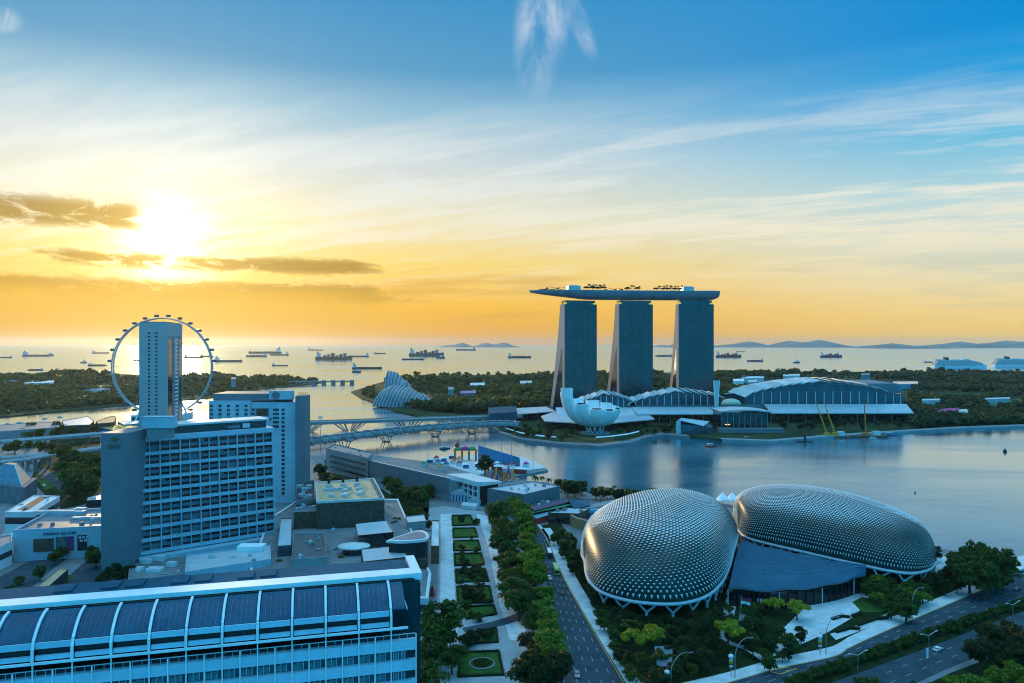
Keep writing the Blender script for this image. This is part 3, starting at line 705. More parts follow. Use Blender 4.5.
# promenade of the south shore
def promenade():
    pts = [(488,424.5),(500,433),(520,440),(560,444.8),(600,446.8),(630,443.4),(648,437.8),(664,435.2),(690,437)]
    P = gp(pts); q = [Vector((p.x, p.y+20, 0)) for p in P]
    b = MB()
    b.grid([[Vector((p.x, p.y, 1.0)) for p in q], [Vector((p.x, p.y, 1.0)) for p in P]], flip=True); b.grid([[Vector((p.x,p.y,1.0)) for p in P], [Vector((p.x,p.y,-3)) for p in P]], flip=True)
    tag(b.build('promenade', M_grey), kind='structure')
    P = gp([(722,440),(772,442),(830,437),(905,432),(960,428.6),(1030,426)]); b = MB()
    b.grid([[Vector((p.x, p.y+14, 1.0)) for p in P], [Vector((p.x, p.y, 1.0)) for p in P], [Vector((p.x,p.y,-3)) for p in P]], flip=True); tag(b.build('promenade', M_conc), kind='structure')
    for j, (pp, lab) in enumerate(([((505,431.5),(520,436.5),(540,439.8),(556,441.2)), 'long white promenade canopy left of the white lotus building'], [((596,441.4),(612,440.2),(628,438),(640,435)), 'long white promenade canopy right of the white lotus building'])):
        P = gp(pp); t = thing('promenade_canopy', lab, 'canopy', P[0])
        b = MB(); L = [p-P[0] for p in P]
        b.grid([[p+Vector((0,4,5.2)) for p in L], [p+Vector((0,-1,4.7)) for p in L]], flip=True); b.grid([[p+Vector((0,4,4.8)) for p in L], [p+Vector((0,-1,4.3)) for p in L]]); b.grid([[p+Vector((0,-1,4.7)) for p in L], [p+Vector((0,-1,4.3)) for p in L]], flip=True)
        b.build('roof', M_white, t)
        for p in L:
            b = MB(); b.tube([p+Vector((0,1.5,0)), p+Vector((0,1.5,4.6))], 0.25, 6); b.build('post', M_steel, t)
    # low blue roofs behind the lotus
    for k, (poly, z, lab) in enumerate(([((498,409),(546,406.5),(556,411),(505,415)), 12, 'long pale roof at the gardens bridge end left of the lotus'], [((541,416),(556,411),(648,414),(655,419),(600,424),(545,421)), 11, 'broad blue roof directly behind the white lotus building'])):
        W = gp(poly, z); c = sum(W, Vector())/len(W); t = thing('waterfront_roof', lab, 'building', (c.x, c.y, 0))
        L = [(p.x-c.x, p.y-c.y) for p in W]
        b = MB(); b.prism(L, z-1.2, z); b.build('roof', M_rooflt, t)
        b = MB(); b.prism([(p[0]*0.9, p[1]*0.8) for p in L], 0, z-1.25); b.build('wall', M_glass, t)
promenade()

# ------------------------------------------------------------------ ribbed glass conservatories
M_consg = mat('pale_glasshouse_glass', (0.12, 0.17, 0.20), 0.2, var=0.2, scale=0.08, spec=0.6)
def conservatory(px0, px1, d, prof, width, lean, nrib, label):
    a = AT(px0, d); L = AT(px1, d).x-a.x; t = thing('conservatory', label, 'greenhouse', (a.x, d, 0), R(-6), 'ribbed glass conservatories')
    def hgt(s):
        for (u, h), (v, k) in zip(prof, prof[1:]):
            if s <= v: q = (s-u)/(v-u); q = q*q*(3-2*q); return h+(k-h)*q
        return prof[-1][1]
    def P(s, th, off=0.0):
        H = hgt(s); x = L*s+lean*math.sin(th)*(1-s*0.55); w = width*(0.55+0.45*math.sin(math.pi*min(1, 0.15+s*0.8)))
        return Vector((x, -w/2*math.cos(th)*(1+off/40), (H+off)*math.sin(th)**0.85))
    S = [i/30 for i in range(31)]; TH = [math.pi*k/20 for k in range(21)]
    b = MB(); b.grid([[P(s, th) for th in TH] for s in S]); b.poly([P(0, th) for th in TH]); b.build('glass_shell', M_consg, t, smooth=True)
    for i in range(nrib):
        s = i/(nrib-1); b = MB(); b.tube([P(s, th, 1.2) for th in TH], 0.7, 6); b.build('rib', M_offwhite, t)
conservatory(387, 416, 1475, [(0, 62), (0.25, 60), (0.6, 44), (1, 20)], 52, 2, 10, 'taller ribbed glass conservatory standing behind the lower one, steep on its left')
conservatory(376, 430, 1395, [(0, 30), (0.2, 38), (0.5, 33), (0.8, 22), (1, 9)], 62, 16, 16, 'long low ribbed glass conservatory in front, tapering to the right')

# ------------------------------------------------------------------ the big wheel
M_wheel = mat('wheel_steel', (0.40, 0.42, 0.43), .5, var=.1)
def wheel():
    d = 1122; c = AT(162.5, d); zc = ZAT(366.6, d); Rr = 73.2
    t = thing('observation_wheel', 'huge white observation wheel with cabins around its rim', 'ferris wheel', (c.x, c.y, 0), R(4))
    for s in (-1, 1):
        b = MB(); b.tube([(Rr*math.cos(a), s*3.2, zc+Rr*math.sin(a)) for a in [2*math.pi*i/112 for i in range(112)]], 1.0, 6, closed=True); b.build('rim', M_wheel, t)
    b = MB()
    for i in range(112):
        a0, a1 = 2*math.pi*i/112, 2*math.pi*(i+1)/112; s = 1 if i % 2 else -1
        b.beam((Rr*math.cos(a0), s*3.2, zc+Rr*math.sin(a0)), (Rr*math.cos(a1), -s*3.2, zc+Rr*math.sin(a1)), 0.35, 0.35)
    b.build('rim_lattice', M_wheel, t)
    me = None
    for i in range(28):
        a = 2*math.pi*(i+0.5)/28; p = Vector(((Rr+4.2)*math.cos(a), 0, zc+(Rr+4.2)*math.sin(a)))
        if me is None:
            q = MB(); q.lathe([(0.4,-3.6),(1.5,-3.2),(1.9,-2),(1.9,2),(1.5,3.2),(0.4,3.6)], 12); q.v = [(v[0], v[2], v[1]) for v in q.v]; q.f = [f[::-1] for f in q.f]
            q.v = [(v[1]*1.0, v[0]*1.0, v[2]) for v in q.v]
            me = q.mesh('cabin', M_glassb, True)
        o = inst('cabin', me, t, p)
    for i in range(28):
        a = 2*math.pi*i/28; b = MB()
        for s in (-1, 1): b.beam((0, s*7, zc), ((Rr-.6)*math.cos(a), s*2.4, zc+(Rr-.6)*math.sin(a)), 0.16, 0.16)
        b.build('spoke_cable', M_steel, t)
    b = MB(); b.tube([(0,-10,zc),(0,10,zc)], 2.2, 14); b.build('hub', M_white, t)
    for sx in (-1, 1):
        for sy in (-1, 1):
            b = MB(); b.tube([(0, sy*10, zc), (sx*30, sy*26, 0)], [1.3, 1.7], 8); b.build('support_leg', M_white, t)
    b = MB(); b.box(-36, 36, -24, 26, 0, 11); bb = b.build('terminal', M_offwhite, t); g = MB(); g.box(-34, 34, -24.4, -24.05, 3, 8); g.build('window_band', M_glass, bb)
wheel()

# ------------------------------------------------------------------ bridges
def road_bridge():
    A, B = G(300, 422.5, 11), G(520, 415.2, 11); t = thing('road_bridge', 'straight grey road bridge on splayed struts across the channel', 'bridge', (A.x, A.y, 0)); L = B-A; L.z = 0
    n = Vector((-L.y, L.x, 0)).normalized()
    b = MB(); b.beam(Vector((0,0,9.6))-L*0.25, L+Vector((0,0,9.6)), 24, 2.8); b.build('deck', M_conc, t)
    for s in (-1, 1):
        b = MB(); b.beam(n*12.3*s+Vector((0,0,11.6))-L*0.25, L+n*12.2*s+Vector((0,0,11.6)), 0.5, 1.2); b.build('railing', M_steel, t)
    u = L.normalized()
    for px in (318, 356, 409, 450):
        k = (AT(px, 1060).x-A.x)/L.x; c = L*k
        b = MB()
        for i in (-3,-2,-1,1,2,3):
            for s in (-1, 1): b.tube([c+u*(i*2.2)+n*6*s+Vector((0,0,-2.5)), c+u*(i*7)+n*9*s+Vector((0,0,8.3))], 0.7, 6)
        b.build('strut_pier', M_conc, t)
road_bridge()
M_helix = mat('steel_mesh_cladding', (0.26, 0.28, 0.29), .7, var=.25, scale=.15)
def helix_bridge():
    P0 = gp([(300,445),(330,441.5),(360,437.5),(390,434),(420,431),(450,428.6),(475,427),(500,426),(520,427)], 7.0)
    # smooth the path
    P = []
    for i in range(len(P0)-1):
        p = [P0[max(i-1,0)], P0[i], P0[i+1], P0[min(i+2,len(P0)-1)]]
        for k in range(8):
            s = k/8; P.append(0.5*((2*p[1])+(p[2]-p[0])*s+(2*p[0]-5*p[1]+4*p[2]-p[3])*s*s+(3*p[1]-p[0]-3*p[2]+p[3])*s**3))
    P.append(P0[-1]); o = Vector((P[0].x, P[0].y, 0)); P = [p-o for p in P]
    t = thing('helix_footbridge', 'curved footbridge wrapped in a double helix of steel tubes over the channel', 'bridge', o)
    n = len(P); T = [(P[min(i+1,n-1)]-P[max(i-1,0)]).normalized() for i in range(n)]; S = [Vector((-q.y, q.x, 0)).normalized() for q in T]
    b = MB(); b.grid([[p+s*3.2 for p, s in zip(P, S)], [p-s*3.2 for p, s in zip(P, S)]]); b.grid([[p+s*3.2-Vector((0,0,.6)) for p, s in zip(P, S)], [p-s*3.2-Vector((0,0,.6)) for p, s in zip(P, S)]], flip=True); b.build('walkway', M_grey, t)
    def fine(f): i = min(int(f), n-2); q = f-i; return P[i].lerp(P[i+1], q), S[i].lerp(S[i+1], q)
    M = (n-1)*6
    for ph, rr, rad in ((0, 5.2, .6), (math.pi, 5.2, .6), (math.pi/2, 4.6, .5)):
        pts = []
        for k in range(M+1):
            c, s = fine(k/6); a = k/6*1.15*(1 if rr > 5 else -1)+ph; pts.append(c+s*(rr*math.cos(a))+Vector((0,0,2.6+rr*math.sin(a))))
        b = MB(); b.tube(pts, rad, 5); b.build('helix_tube', M_steel, t)
    b = MB()
    for i in range(0, n):
        c = P[i]; b.tube([c+S[i]*(4.6*math.cos(a))+Vector((0,0,2.6+4.6*math.sin(a))) for a in [math.pi*2*k/12 for k in range(12)]], 0.2, 4, closed=True)
    b.build('hoops', M_steel, t)
    b = MB()
    for i in range(n-1): b.beam(P[i]+Vector((0,0,7)), P[i+1]+Vector((0,0,7)), 7.5, 0.4); b.beam(P[i]-S[i]*4.2+Vector((0,0,1.2)), P[i+1]-S[i]*4.2+Vector((0,0,1.2)), 0.3, 2.4)
    b.build('mesh_canopy', M_roofb, t)
    b = MB(); q = [math.radians(a) for a in range(-25, 130, 14)]
    b.grid([[P[i]-S[i]*(4.9*math.cos(a))+Vector((0,0,2.6+4.9*math.sin(a))) for a in q] for i in range(n)]); b.build('mesh_cladding', M_helix, t)
    for px in (346, 386, 434, 472):
        k = min(range(n), key=lambda i: abs((P[i].x+o.x)*F/(P[i].y+o.y)+CX-px)); c = P[k]; b = MB()
        for dx in (-7, 7):
            for sy in (-3, 3):
                b.tube([c+T[k]*dx*0.35+S[k]*sy*0.5+Vector((0,0,-10)), c+T[k]*dx+S[k]*sy+Vector((0,0,-2))], 0.5, 6)
        b.lathe([(1.5,-10),(5,-9.2),(5,-8.4),(1.5,-8)], 14, c=(c.x, c.y, c.z)); b.build('tripod_pier', M_dark, t)
        p = MB(); q = c+S[k]*-8; p.lathe([(0.5,-2.2),(4.6,-1),(5.2,0),(4.9,0.9)], 16, c=(q.x, q.y, q.z)); p.build('viewing_pod', M_steel, t)
helix_bridge()
def barrage():
    A, B = G(258, 385), G(352, 381.3+2.5); t = thing('tidal_barrage', 'long low barrage on piers closing the channel mouth far off', 'dam', (A.x, A.y, 0)); A2 = G(286, 384.2); L = B-A2; o = A2-A
    b = MB(); b.beam(o+Vector((0,0,7)), o+L+Vector((0,0,7)), 14, 3.5); b.build('deck', M_conc, t)
    for i in range(8):
        c = o+L*(i/7); b = MB(); b.cbox(c+Vector((0,0,4)), (9, 16, 13)); b.build('pier', M_grey, t)
barrage()
# ------------------------------------------------------------------ the long curved-roof block in front
def front_block():
    R0 = G(418, 571, 68); L0 = G(0, 604, 68); dv = R0-L0; rz = math.atan2(dv.y, dv.x)
    t = thing('curved_roof_block', 'long pale blue block in front with ribbed barrel roof and banded storeys', 'building', (R0.x, R0.y, 0), rz)
    X0 = -112.0
    b = MB(); b.box(X0, 0, -2.2, 11, 0, 66.6); b.build('body', M_glass, t)
    b = MB(); b.box(X0, -1.6, 2.6, 11.4, 66.62, 67.5); b.build('rear_roof', M_roofe, t)
    for i in range(7):
        x = -30-i*4.6-(i//2)*4; b = MB(); b.box(x-3.2, x, 5.5, 10.4, 67.52, 67.9); b.build('roof_hatch', M_roofe, t)
    b = MB(); b.box(X0, -1.4, -1.8, 2.4, 67.2, 68.1); b.box(-1.38, 0.6, -1.8, 12, 66.7, 68.12); b.build('ridge_beam', M_white, t)
    b = MB(); b.box(X0, -1.0, -2.5, -1.9, 66.7, 67.1); b.build('gutter', M_dark, t)
    # end wall details: dark glass fin wall
    b = MB()
    for k in range(14): b.box(0.02, 0.35, -1.9, 10.8, 10+k*4.1, 10.5+k*4.1)
    for k in range(5): b.box(0.02, 0.3, -1.6+k*2.9, -1.3+k*2.9, 6, 66)
    b.build('end_wall_grille', M_dark, t)
    b = MB(); b.box(0.4, 1.1, 8.5, 11.4, 0, 66.5); b.build('end_pier', M_offwhite, t)
    # barrel roof: profile in (y, z)
    prof = [(-3.0+(-7.4)*math.sin(a)**1.0, 63.6+3.5*math.cos(a)) for a in [math.pi/2*k/9*0.94 for k in range(10)]]
    prof = [(-3.0-7.2*(k/9)**0.92, 67.0-3.3*(k/9)**1.9) for k in range(10)]
    ribs = [-6.9-6.42*i for i in range(17)]
    bays = [(-6.9, -3.6)]+[(ribs[i+1], ribs[i]) for i in range(len(ribs)-1)]
    for i, (a, c) in enumerate(bays):
        m = MB(); m.grid([[(a+0.35, y, z) for y, z in prof], [(c-0.35, y, z) for y, z in prof]])
        m.grid([[(a+0.35, y+0.2, z-0.25) for y, z in prof], [(c-0.35, y+0.2, z-0.25) for y, z in prof]], flip=True)
        m.cm = 1
        for q in range(1, 6):
            x = a+.35+(c-a-.7)*q/6; m.grid([[(x-.05, y-.04, z+.05) for y, z in prof], [(x+.05, y-.04, z+.05) for y, z in prof]])
        m.build('roof_glazing', [M_roofd, M_glassb], t)
        if i:
            m = MB(); m.box(a+.35, c-.35, -10.55, -10.15, 62.5, 63.6); m.build('fascia', M_roofl2, t)
            m = MB(); m.box(a+.35, c-.35, -9.9, -9.6, 61.3, 62.5); m.build('louvre_slot', M_dark, t)
            m = MB(); m.box(a+.35, c-.35, -10.75, -10.1, 60.5, 61.3); m.build('sill_panel', M_roofl2, t)
    b = MB(); b.box(-3.7, -3.55, -10.4, -3.0, 63.5, 63.9); b.build('roof_edge', M_white, t)
    for x in ribs:
        m = MB(); P = [(x, y-0.1, z+0.25) for y, z in prof]+[(x, -10.95, 62.4), (x, -11.05, 60.2)]
        for p, q in zip(P, P[1:]): m.beam(p, q, 0.46, 0.45, (1,0,0))
        m.build('roof_rib', M_white, t)
    b = MB(); b.box(X0, -3.5, -11.3, -10.85, 59.9, 60.3); b.build('eave_rail', M_white, t)
    # storeys
    xe = -1.9
    b = MB(); b.box(X0, xe, -9.2, -2.3, 0, 58.2); b.build('storey_core', M_glass, t)
    pitch = 4.15; top = 58.6
    b = MB()
    b.box(X0, xe, -10.5, -10.38, top-0.1, top+0.05); b.box(X0, xe, -10.5, -10.4, top-1.25, top-1.2)
    nb = int((xe-X0)/1.6)
    for i in range(nb): b.box(xe-i*1.6-.06, xe-i*1.6, -10.48, -10.40, top-1.2, top-0.1)
    b.build('terrace_railing', M_offwhite, t)
    me = None
    for k in range(8):
        z1 = top-1.3-k*pitch
        m = MB(); m.box(X0, xe, -10.7, -9.25, z1-2.0, z1); m.build('storey_band', M_roofl2, t)
        if k < 6:
            for i in range(len(bays)):
                a, c = bays[i]
                if me is None or i == 0:
                    g = MB(); w = c-a
                    g.box(0.1, w-.1, -9.5, -9.22, -2.1, 0)
                    g.cm = 1
                    for q in range(1, 6): g.box(w*q/6-.07, w*q/6+.07, -9.62, -9.52, -2.05, -0.05)
                    g.cm = 2
                    for q in range(6):
                        if (q*7+i) % 3: g.box(w*q/6+.15, w*(q+1)/6-.15, -9.56, -9.515, -2.0, -0.75)
                    mm = g.mesh('window', [M_glassb, M_offwhite, M_curtain])
                    if i == 0 and k == 0: me0 = mm
                    if i: me = mm
                inst('window', me if i else me0, t, (a, 0, z1-2.02))
    for x in [r for r in ribs]+[r-3.2 for r in ribs]+[xe+0.05]:
        m = MB(); m.box(x-.11, x+.11, -11.0, -10.72, 20, 60.0 if x in ribs else top); m.build('facade_mullion', M_white, t)
M_roofl2 = mat('pale_blue_cladding', (0.42, 0.60, 0.70), 0.5, var=0.06, scale=0.1)
M_curtain = mat('window_curtain', (0.16, 0.24, 0.26), 0.9, var=0.2, scale=0.8)
front_block()

# ------------------------------------------------------------------ hotel with the grid of balconies
def fan_emblem():
    m = MB()
    for i in range(9):
        a = R(30+i*15); m.add([(0,0,0),(0.9*math.cos(a-.1),0,0.9*math.sin(a-.1)),(1.15*math.cos(a),0,1.15*math.sin(a)),(0.9*math.cos(a+.1),0,0.9*math.sin(a+.1)),
                               (0,-.15,0),(0.9*math.cos(a-.1),-.15,0.9*math.sin(a-.1)),(1.15*math.cos(a),-.15,1.15*math.sin(a)),(0.9*math.cos(a+.1),-.15,0.9*math.sin(a+.1))],
              [(3,2,1,0),(4,5,6,7),(0,1,5,4),(1,2,6,5),(2,3,7,6),(3,0,4,7)])
    return m
M_gold = mat('dull_gold', (0.20, 0.15, 0.06), 0.5, metal=0.4, var=0.1)
RW = random.Random(9)
def grid_hotel():
    A = G(138.8, 556.5, 7.0); B = AT(276, 430); dv = Vector((B.x-A.x, B.y-A.y, 0)); W = dv.length; rz = math.atan2(dv.y, dv.x)
    t = thing('grid_hotel', 'hotel slab with deep balcony grid and blank end wall bearing a fan emblem', 'hotel', (A.x, A.y, 0), rz)
    Z0, Z1 = 7.0, 68.6; tilt = 4.0
    ty = lambda z: tilt*(z-Z0)/(Z1-Z0)-2.2*math.sin(math.pi*0.5)*0
    b = MB(); b.prism([(0, tilt+1.8), (W, tilt+1.8), (W, 24), (0, 24)], 0, Z1-0.3); b.build('body', M_hw, t)
    NR, NC = 9, 14; ph = (Z1-2.6-Z0-1.2)/NR; cw = (W-1.6)/NC
    me = {}
    for k in range(NR):
        z = Z0+1.2+k*ph
        m = MB(); m.add([(0, ty(z)-0.4, z-0.8), (W, ty(z)-0.4, z-0.8), (W, ty(z+1.0)-0.4, z+0.85), (0, ty(z+1.0)-0.4, z+0.85), (0, tilt+1.9, z-0.8), (W, tilt+1.9, z-0.8), (W, tilt+1.9, z+0.85), (0, tilt+1.9, z+0.85)],
                        [(0,1,2,3),(7,6,5,4),(3,2,6,7),(4,5,1,0),(1,5,6,2),(0,3,7,4)]); m.build('floor_band', M_hw, t)
        for i in range(NC//2):
            g = MB(); y = ty(z+ph/2)+1.0; w = 2*cw; h = ph-1.67
            g.box(0.15, w-.15, 0.35, 0.6, 0, h)
            g.cm = 1; g.box(0.3, w-.3, -0.25, 0.3, h*0.30, h*0.66); g.cm = 2; g.box(cw-.18, cw+.18, -0.9, 0.34, 0, h)
            kk = RW.choice((0, 0, 1, 2, 3))
            if kk:
                g.cm = 3
                if kk in (1, 3): g.box(0.5, cw*0.55, 0.2, 0.33, h*.67, h-.05)
                if kk in (2, 3): g.box(cw+.5, cw*1.9, 0.2, 0.33, 0.05, h*.29)
            if kk not in me: me[kk] = g.mesh('window', [M_glass if kk != 2 else M_glassb, M_canopyd, M_hw, M_curtain])
            me['w'] = me[kk]
            inst('window', me['w'], t, (0.8+i*w, y, z+0.85))
    z = Z1-1.4; m = MB(); m.add([(0, ty(z)-0.4, z-1.2), (W, ty(z)-0.4, z-1.2), (W, ty(Z1)-0.4, Z1), (0, ty(Z1)-0.4, Z1), (0, 24, z-1.2), (W, 24, z-1.2), (W, 24, Z1), (0, 24, Z1)],
                        [(0,1,2,3),(7,6,5,4),(3,2,6,7),(4,5,1,0),(1,5,6,2),(0,3,7,4)]); m.build('top_band', M_hw, t)
    for i in range(NC//2+1):
        x = 0.8+i*2*cw; m = MB(); zz = [Z0, Z1-1]
        m.add([(x-.25, ty(zz[0])-.55, zz[0]), (x+.25, ty(zz[0])-.55, zz[0]), (x+.25, ty(zz[1])-.55, zz[1]), (x-.25, ty(zz[1])-.55, zz[1]),
               (x-.25, tilt+1.85, zz[0]), (x+.25, tilt+1.85, zz[0]), (x+.25, tilt+1.85, zz[1]), (x-.25, tilt+1.85, zz[1])], [(0,1,2,3),(0,3,7,4),(1,5,6,2),(7,6,5,4)]); m.build('fin', M_hw, t)
    # penthouse, roof slab, letters
    b = MB(); b.box(10, W-3, 7.5, 21, Z1+0.02, Z1+4.2); pe = b.build('penthouse', M_glass, t)
    b = MB(); b.box(8, W-1.5, 6.6, 23, Z1+4.22, Z1+5.2); b.build('roof_slab', M_offwhite, t)
    s = text_mesh('MARINA', 1.9, 0.12); s.materials.append(M_hw); o = inst('roof_lettering', s, t, (W*0.70, 7.2, Z1+1.6)); o.rotation_euler = (R(90), 0, 0)
    b = MB(); b.box(W-17, W-13, 5.9, 7.4, Z1+0.8, Z1+3.2); b.build('roof_panel', M_offwhite, t)
    # podium skirt under the facade
    b = MB(); b.prism([(-1, -6), (W+1, -6), (W+1, 24), (-1, 24)], 0, Z0-0.2); b.build('podium', M_hw, t)
    # the parts facing the camera squarely: blank slab, recess, pale wing, sign box
    inv = (Matrix.Translation((A.x, A.y, 0)) @ Matrix.Rotation(rz, 4, 'Z')).inverted()
    def wbox(px0, px1, d0, d1, z0, z1, name, m, skew=0.0):
        xa, xb = AT(px0, d0).x, AT(px1, d0).x
        q = MB(); q.box(xa, xb, d0, d1, z0, z1, inv); return q.build(name, m, t)
    wbox(101, 126.8, 371, 392, 0, 72.8, 'blank_end_wall', M_slab)
    wbox(126.9, 131.4, 377, 392, 0, 70.5, 'recess', M_glass)
    xa, xb = AT(131.2, 379).x, A.x+0.6
    q = MB(); q.add([inv @ Vector(p) for p in ((xa,374,0),(xb-.4,A.y-.4,0),(xb-3.2,A.y+2.6,71.2),(xa,374,71.2),(xa,394,0),(xb-4,A.y+14,0),(xb-6,A.y+16,71.2),(xa,394,71.2))], [(0,1,2,3),(7,6,5,4),(3,2,6,7),(1,5,6,2),(0,3,7,4)]); q.build('pale_wing', M_hw, t)
    q = MB(); xa, xb = AT(142, 386).x, AT(172.5, 386).x; q.box(xa, xb, 386, 392, 73.6, 79.2, inv); q.box(xa-.2, xb+.2, 385.8, 392.2, 79.21, 79.5, inv); sb = q.build('sign_box', M_hw, t)
    q = MB(); q.box(xa+2, xb-1.5, 387, 391.5, 68, 73.58, inv); q.build('sign_plinth', M_conc, t)
    # emblem and lettering on the end wall
    c = AT(114.8, 370.6, ZAT(440.5, 370.6)); f = fan_emblem(); f.v = [inv @ (c+Vector((x*2.2, y*1, (z-.3)*2.2))) for x, y, z in f.v]; f.build('fan_emblem', M_gold, t)
    for k, (s, zz) in enumerate((('MANDARIN', 445.6), ('ORIENTAL', 448.0))):
        me2 = text_mesh(s, 1.35, 0.08); me2.materials.append(M_gold); o = inst('wall_lettering', me2, t); o.matrix_basis = inv @ Matrix.Translation(AT(113.6, 370.8, ZAT(zz, 370.8))) @ Matrix.Rotation(R(90), 4, 'X')
M_slab = mat('blue_grey_tile', (0.15, 0.18, 0.20), 0.6, var=0.05, scale=0.1)
M_canopyd = mat('spandrel_panel', (0.13, 0.17, 0.20), 0.5, var=0.08, scale=0.3)
grid_hotel()

def rear_hotel():
    d = 545; A = AT(209, d); t = thing('rear_hotel', 'white hotel with punched windows and round logo box, rising behind the grid fronted one', 'hotel', (A.x, d, 0))
    u = d/F; X = lambda px: (px-209)*u; Z = lambda py: ZAT(py, d)
    b = MB(); b.box(0, X(250), 0, 34, 0, Z(401)); b.build('wing', M_hw, t)
    b = MB(); b.box(X(250)+.02, X(295), 2, 24, 0, Z(402.5)); b.build('main_wall', M_hw, t)
    b = MB(); b.box(1.5, X(270), 4, 32, Z(401)+.02, Z(394)); b.build('penthouse', M_slab, t)
    b = MB(); b.box(X(296.5), X(306.5), -3, 10, 0, Z(395.5)); b.build('blank_end_wall', M_slab, t)
    b = MB(); b.box(X(295)+.02, X(296.5)-.02, 3, 9, 0, Z(398)); b.build('recess', M_glass, t)
    b = MB()
    for i in range(5): b.box(X(298+i*2), X(298.5+i*2), 2, 2.4, Z(395.4), Z(392.5))
    b.build('roof_rails', M_dark, t)
    b = MB(); b.box(X(268.5), X(291.5), 1, 7, Z(399.6), Z(391)); b.build('logo_box', M_hw, t)
    b = MB(); b.tube([(X(275.5), 0.72, Z(395.5)), (X(275.5), 0.98, Z(395.5))], 2.9, 28); b.build('round_logo', M_slab, t)
    b = MB(); b.box(X(272), X(290), 3, 8, Z(402.4), Z(399.7)); b.build('logo_plinth', M_dark, t)
    wm = MB(); wm.box(-1.15, 1.15, -.10, .12, -0.95, 0.95); wm.cm = 1; wm.box(-1.35, 1.35, -.25, -.12, -1.25, -0.97)
    wm = wm.mesh('window', [M_glass, M_offwhite])
    for px in (211.5, 220, 228.5, 237.2, 246):
        for r in range(9): inst('window', wm, t, (X(px), -.03, Z(406+r*4.2)))
    for r in range(21): inst('window', wm, t, (X(282.3), 1.97, Z(410+r*4.2)))
    for px in (252.2, 273.5, 276.6):
        for r in range(5 if px > 260 else 2): inst('window', wm, t, (X(px), 1.97, Z(410+r*4.2)))
    for px in (259, 264, 269): inst('window', wm, t, (X(px), 1.97, Z(419.6)))
    b = MB(); b.box(X(256), X(266.7), 1.6, 1.98, Z(416), Z(409.4)); s = b.build('big_window', M_brown, t)
    b = MB(); b.box(X(254.8), X(268), 1.3, 1.58, Z(409.3), Z(408.4)); b.box(X(254.8), X(255.8), 1.3, 1.58, Z(416.6), Z(409.35)); b.box(X(267), X(268), 1.3, 1.58, Z(416.6), Z(409.35)); b.build('frame', M_slab, s)
rear_hotel()

def slot_tower():
    C = AT(166, 640); t = thing('slot_window_tower', 'tall pale concrete tower with two columns of small windows in front of the wheel', 'tower', (C.x, C.y, 0), R(12))
    W, Dp, H = 21.5, 62, 135.5
    b = MB(); b.box(-W, 0, 0, Dp, 0, H); b.build('wall', M_tower, t)
    b = MB(); b.box(-W+.8, -.8, .8, Dp-.8, H+.01, H+1.0); b.build('roof', M_conc, t)
    wm = MB(); wm.box(-.85, .85, -.04, .1, -.75, .75); wm = wm.mesh('window', M_dark)
    for px in (150.6, 157.2):
        x = -(166-px)*0.875
        for r in range(27): inst('window', wm, t, (x, -.03, H-9-r*3.15))
    # recessed window slot and vertical strips of the right flank
    b = MB(); b.box(.02, .3, 6, Dp-4, H-14, H-11.5); b.build('lintel', M_conc, t)
    for k, (y0, y1, m) in enumerate(((7, 22, M_glass), (30, 41, M_glassb), (46, 58, M_glass))):
        b = MB(); b.box(.02, .25, y0, y1, 4, H-14); b.build('glazed_strip', m, t)
        if k == 1:
            q = MB()
            for r in range(34): q.box(.26, .8, y0+1, y1-1, 8+r*3.4, 9.6+r*3.4)
            q.build('bay_windows', M_white, t)
    for y0 in (24, 42.5): b = MB(); b.box(.02, 1.0, y0, y0+2.2, 3, H-11); b.build('pilaster', M_tower, t)
M_tower = mat('tower_concrete', (0.36, 0.37, 0.38), 0.8, var=0.05, scale=0.05)
slot_tower()

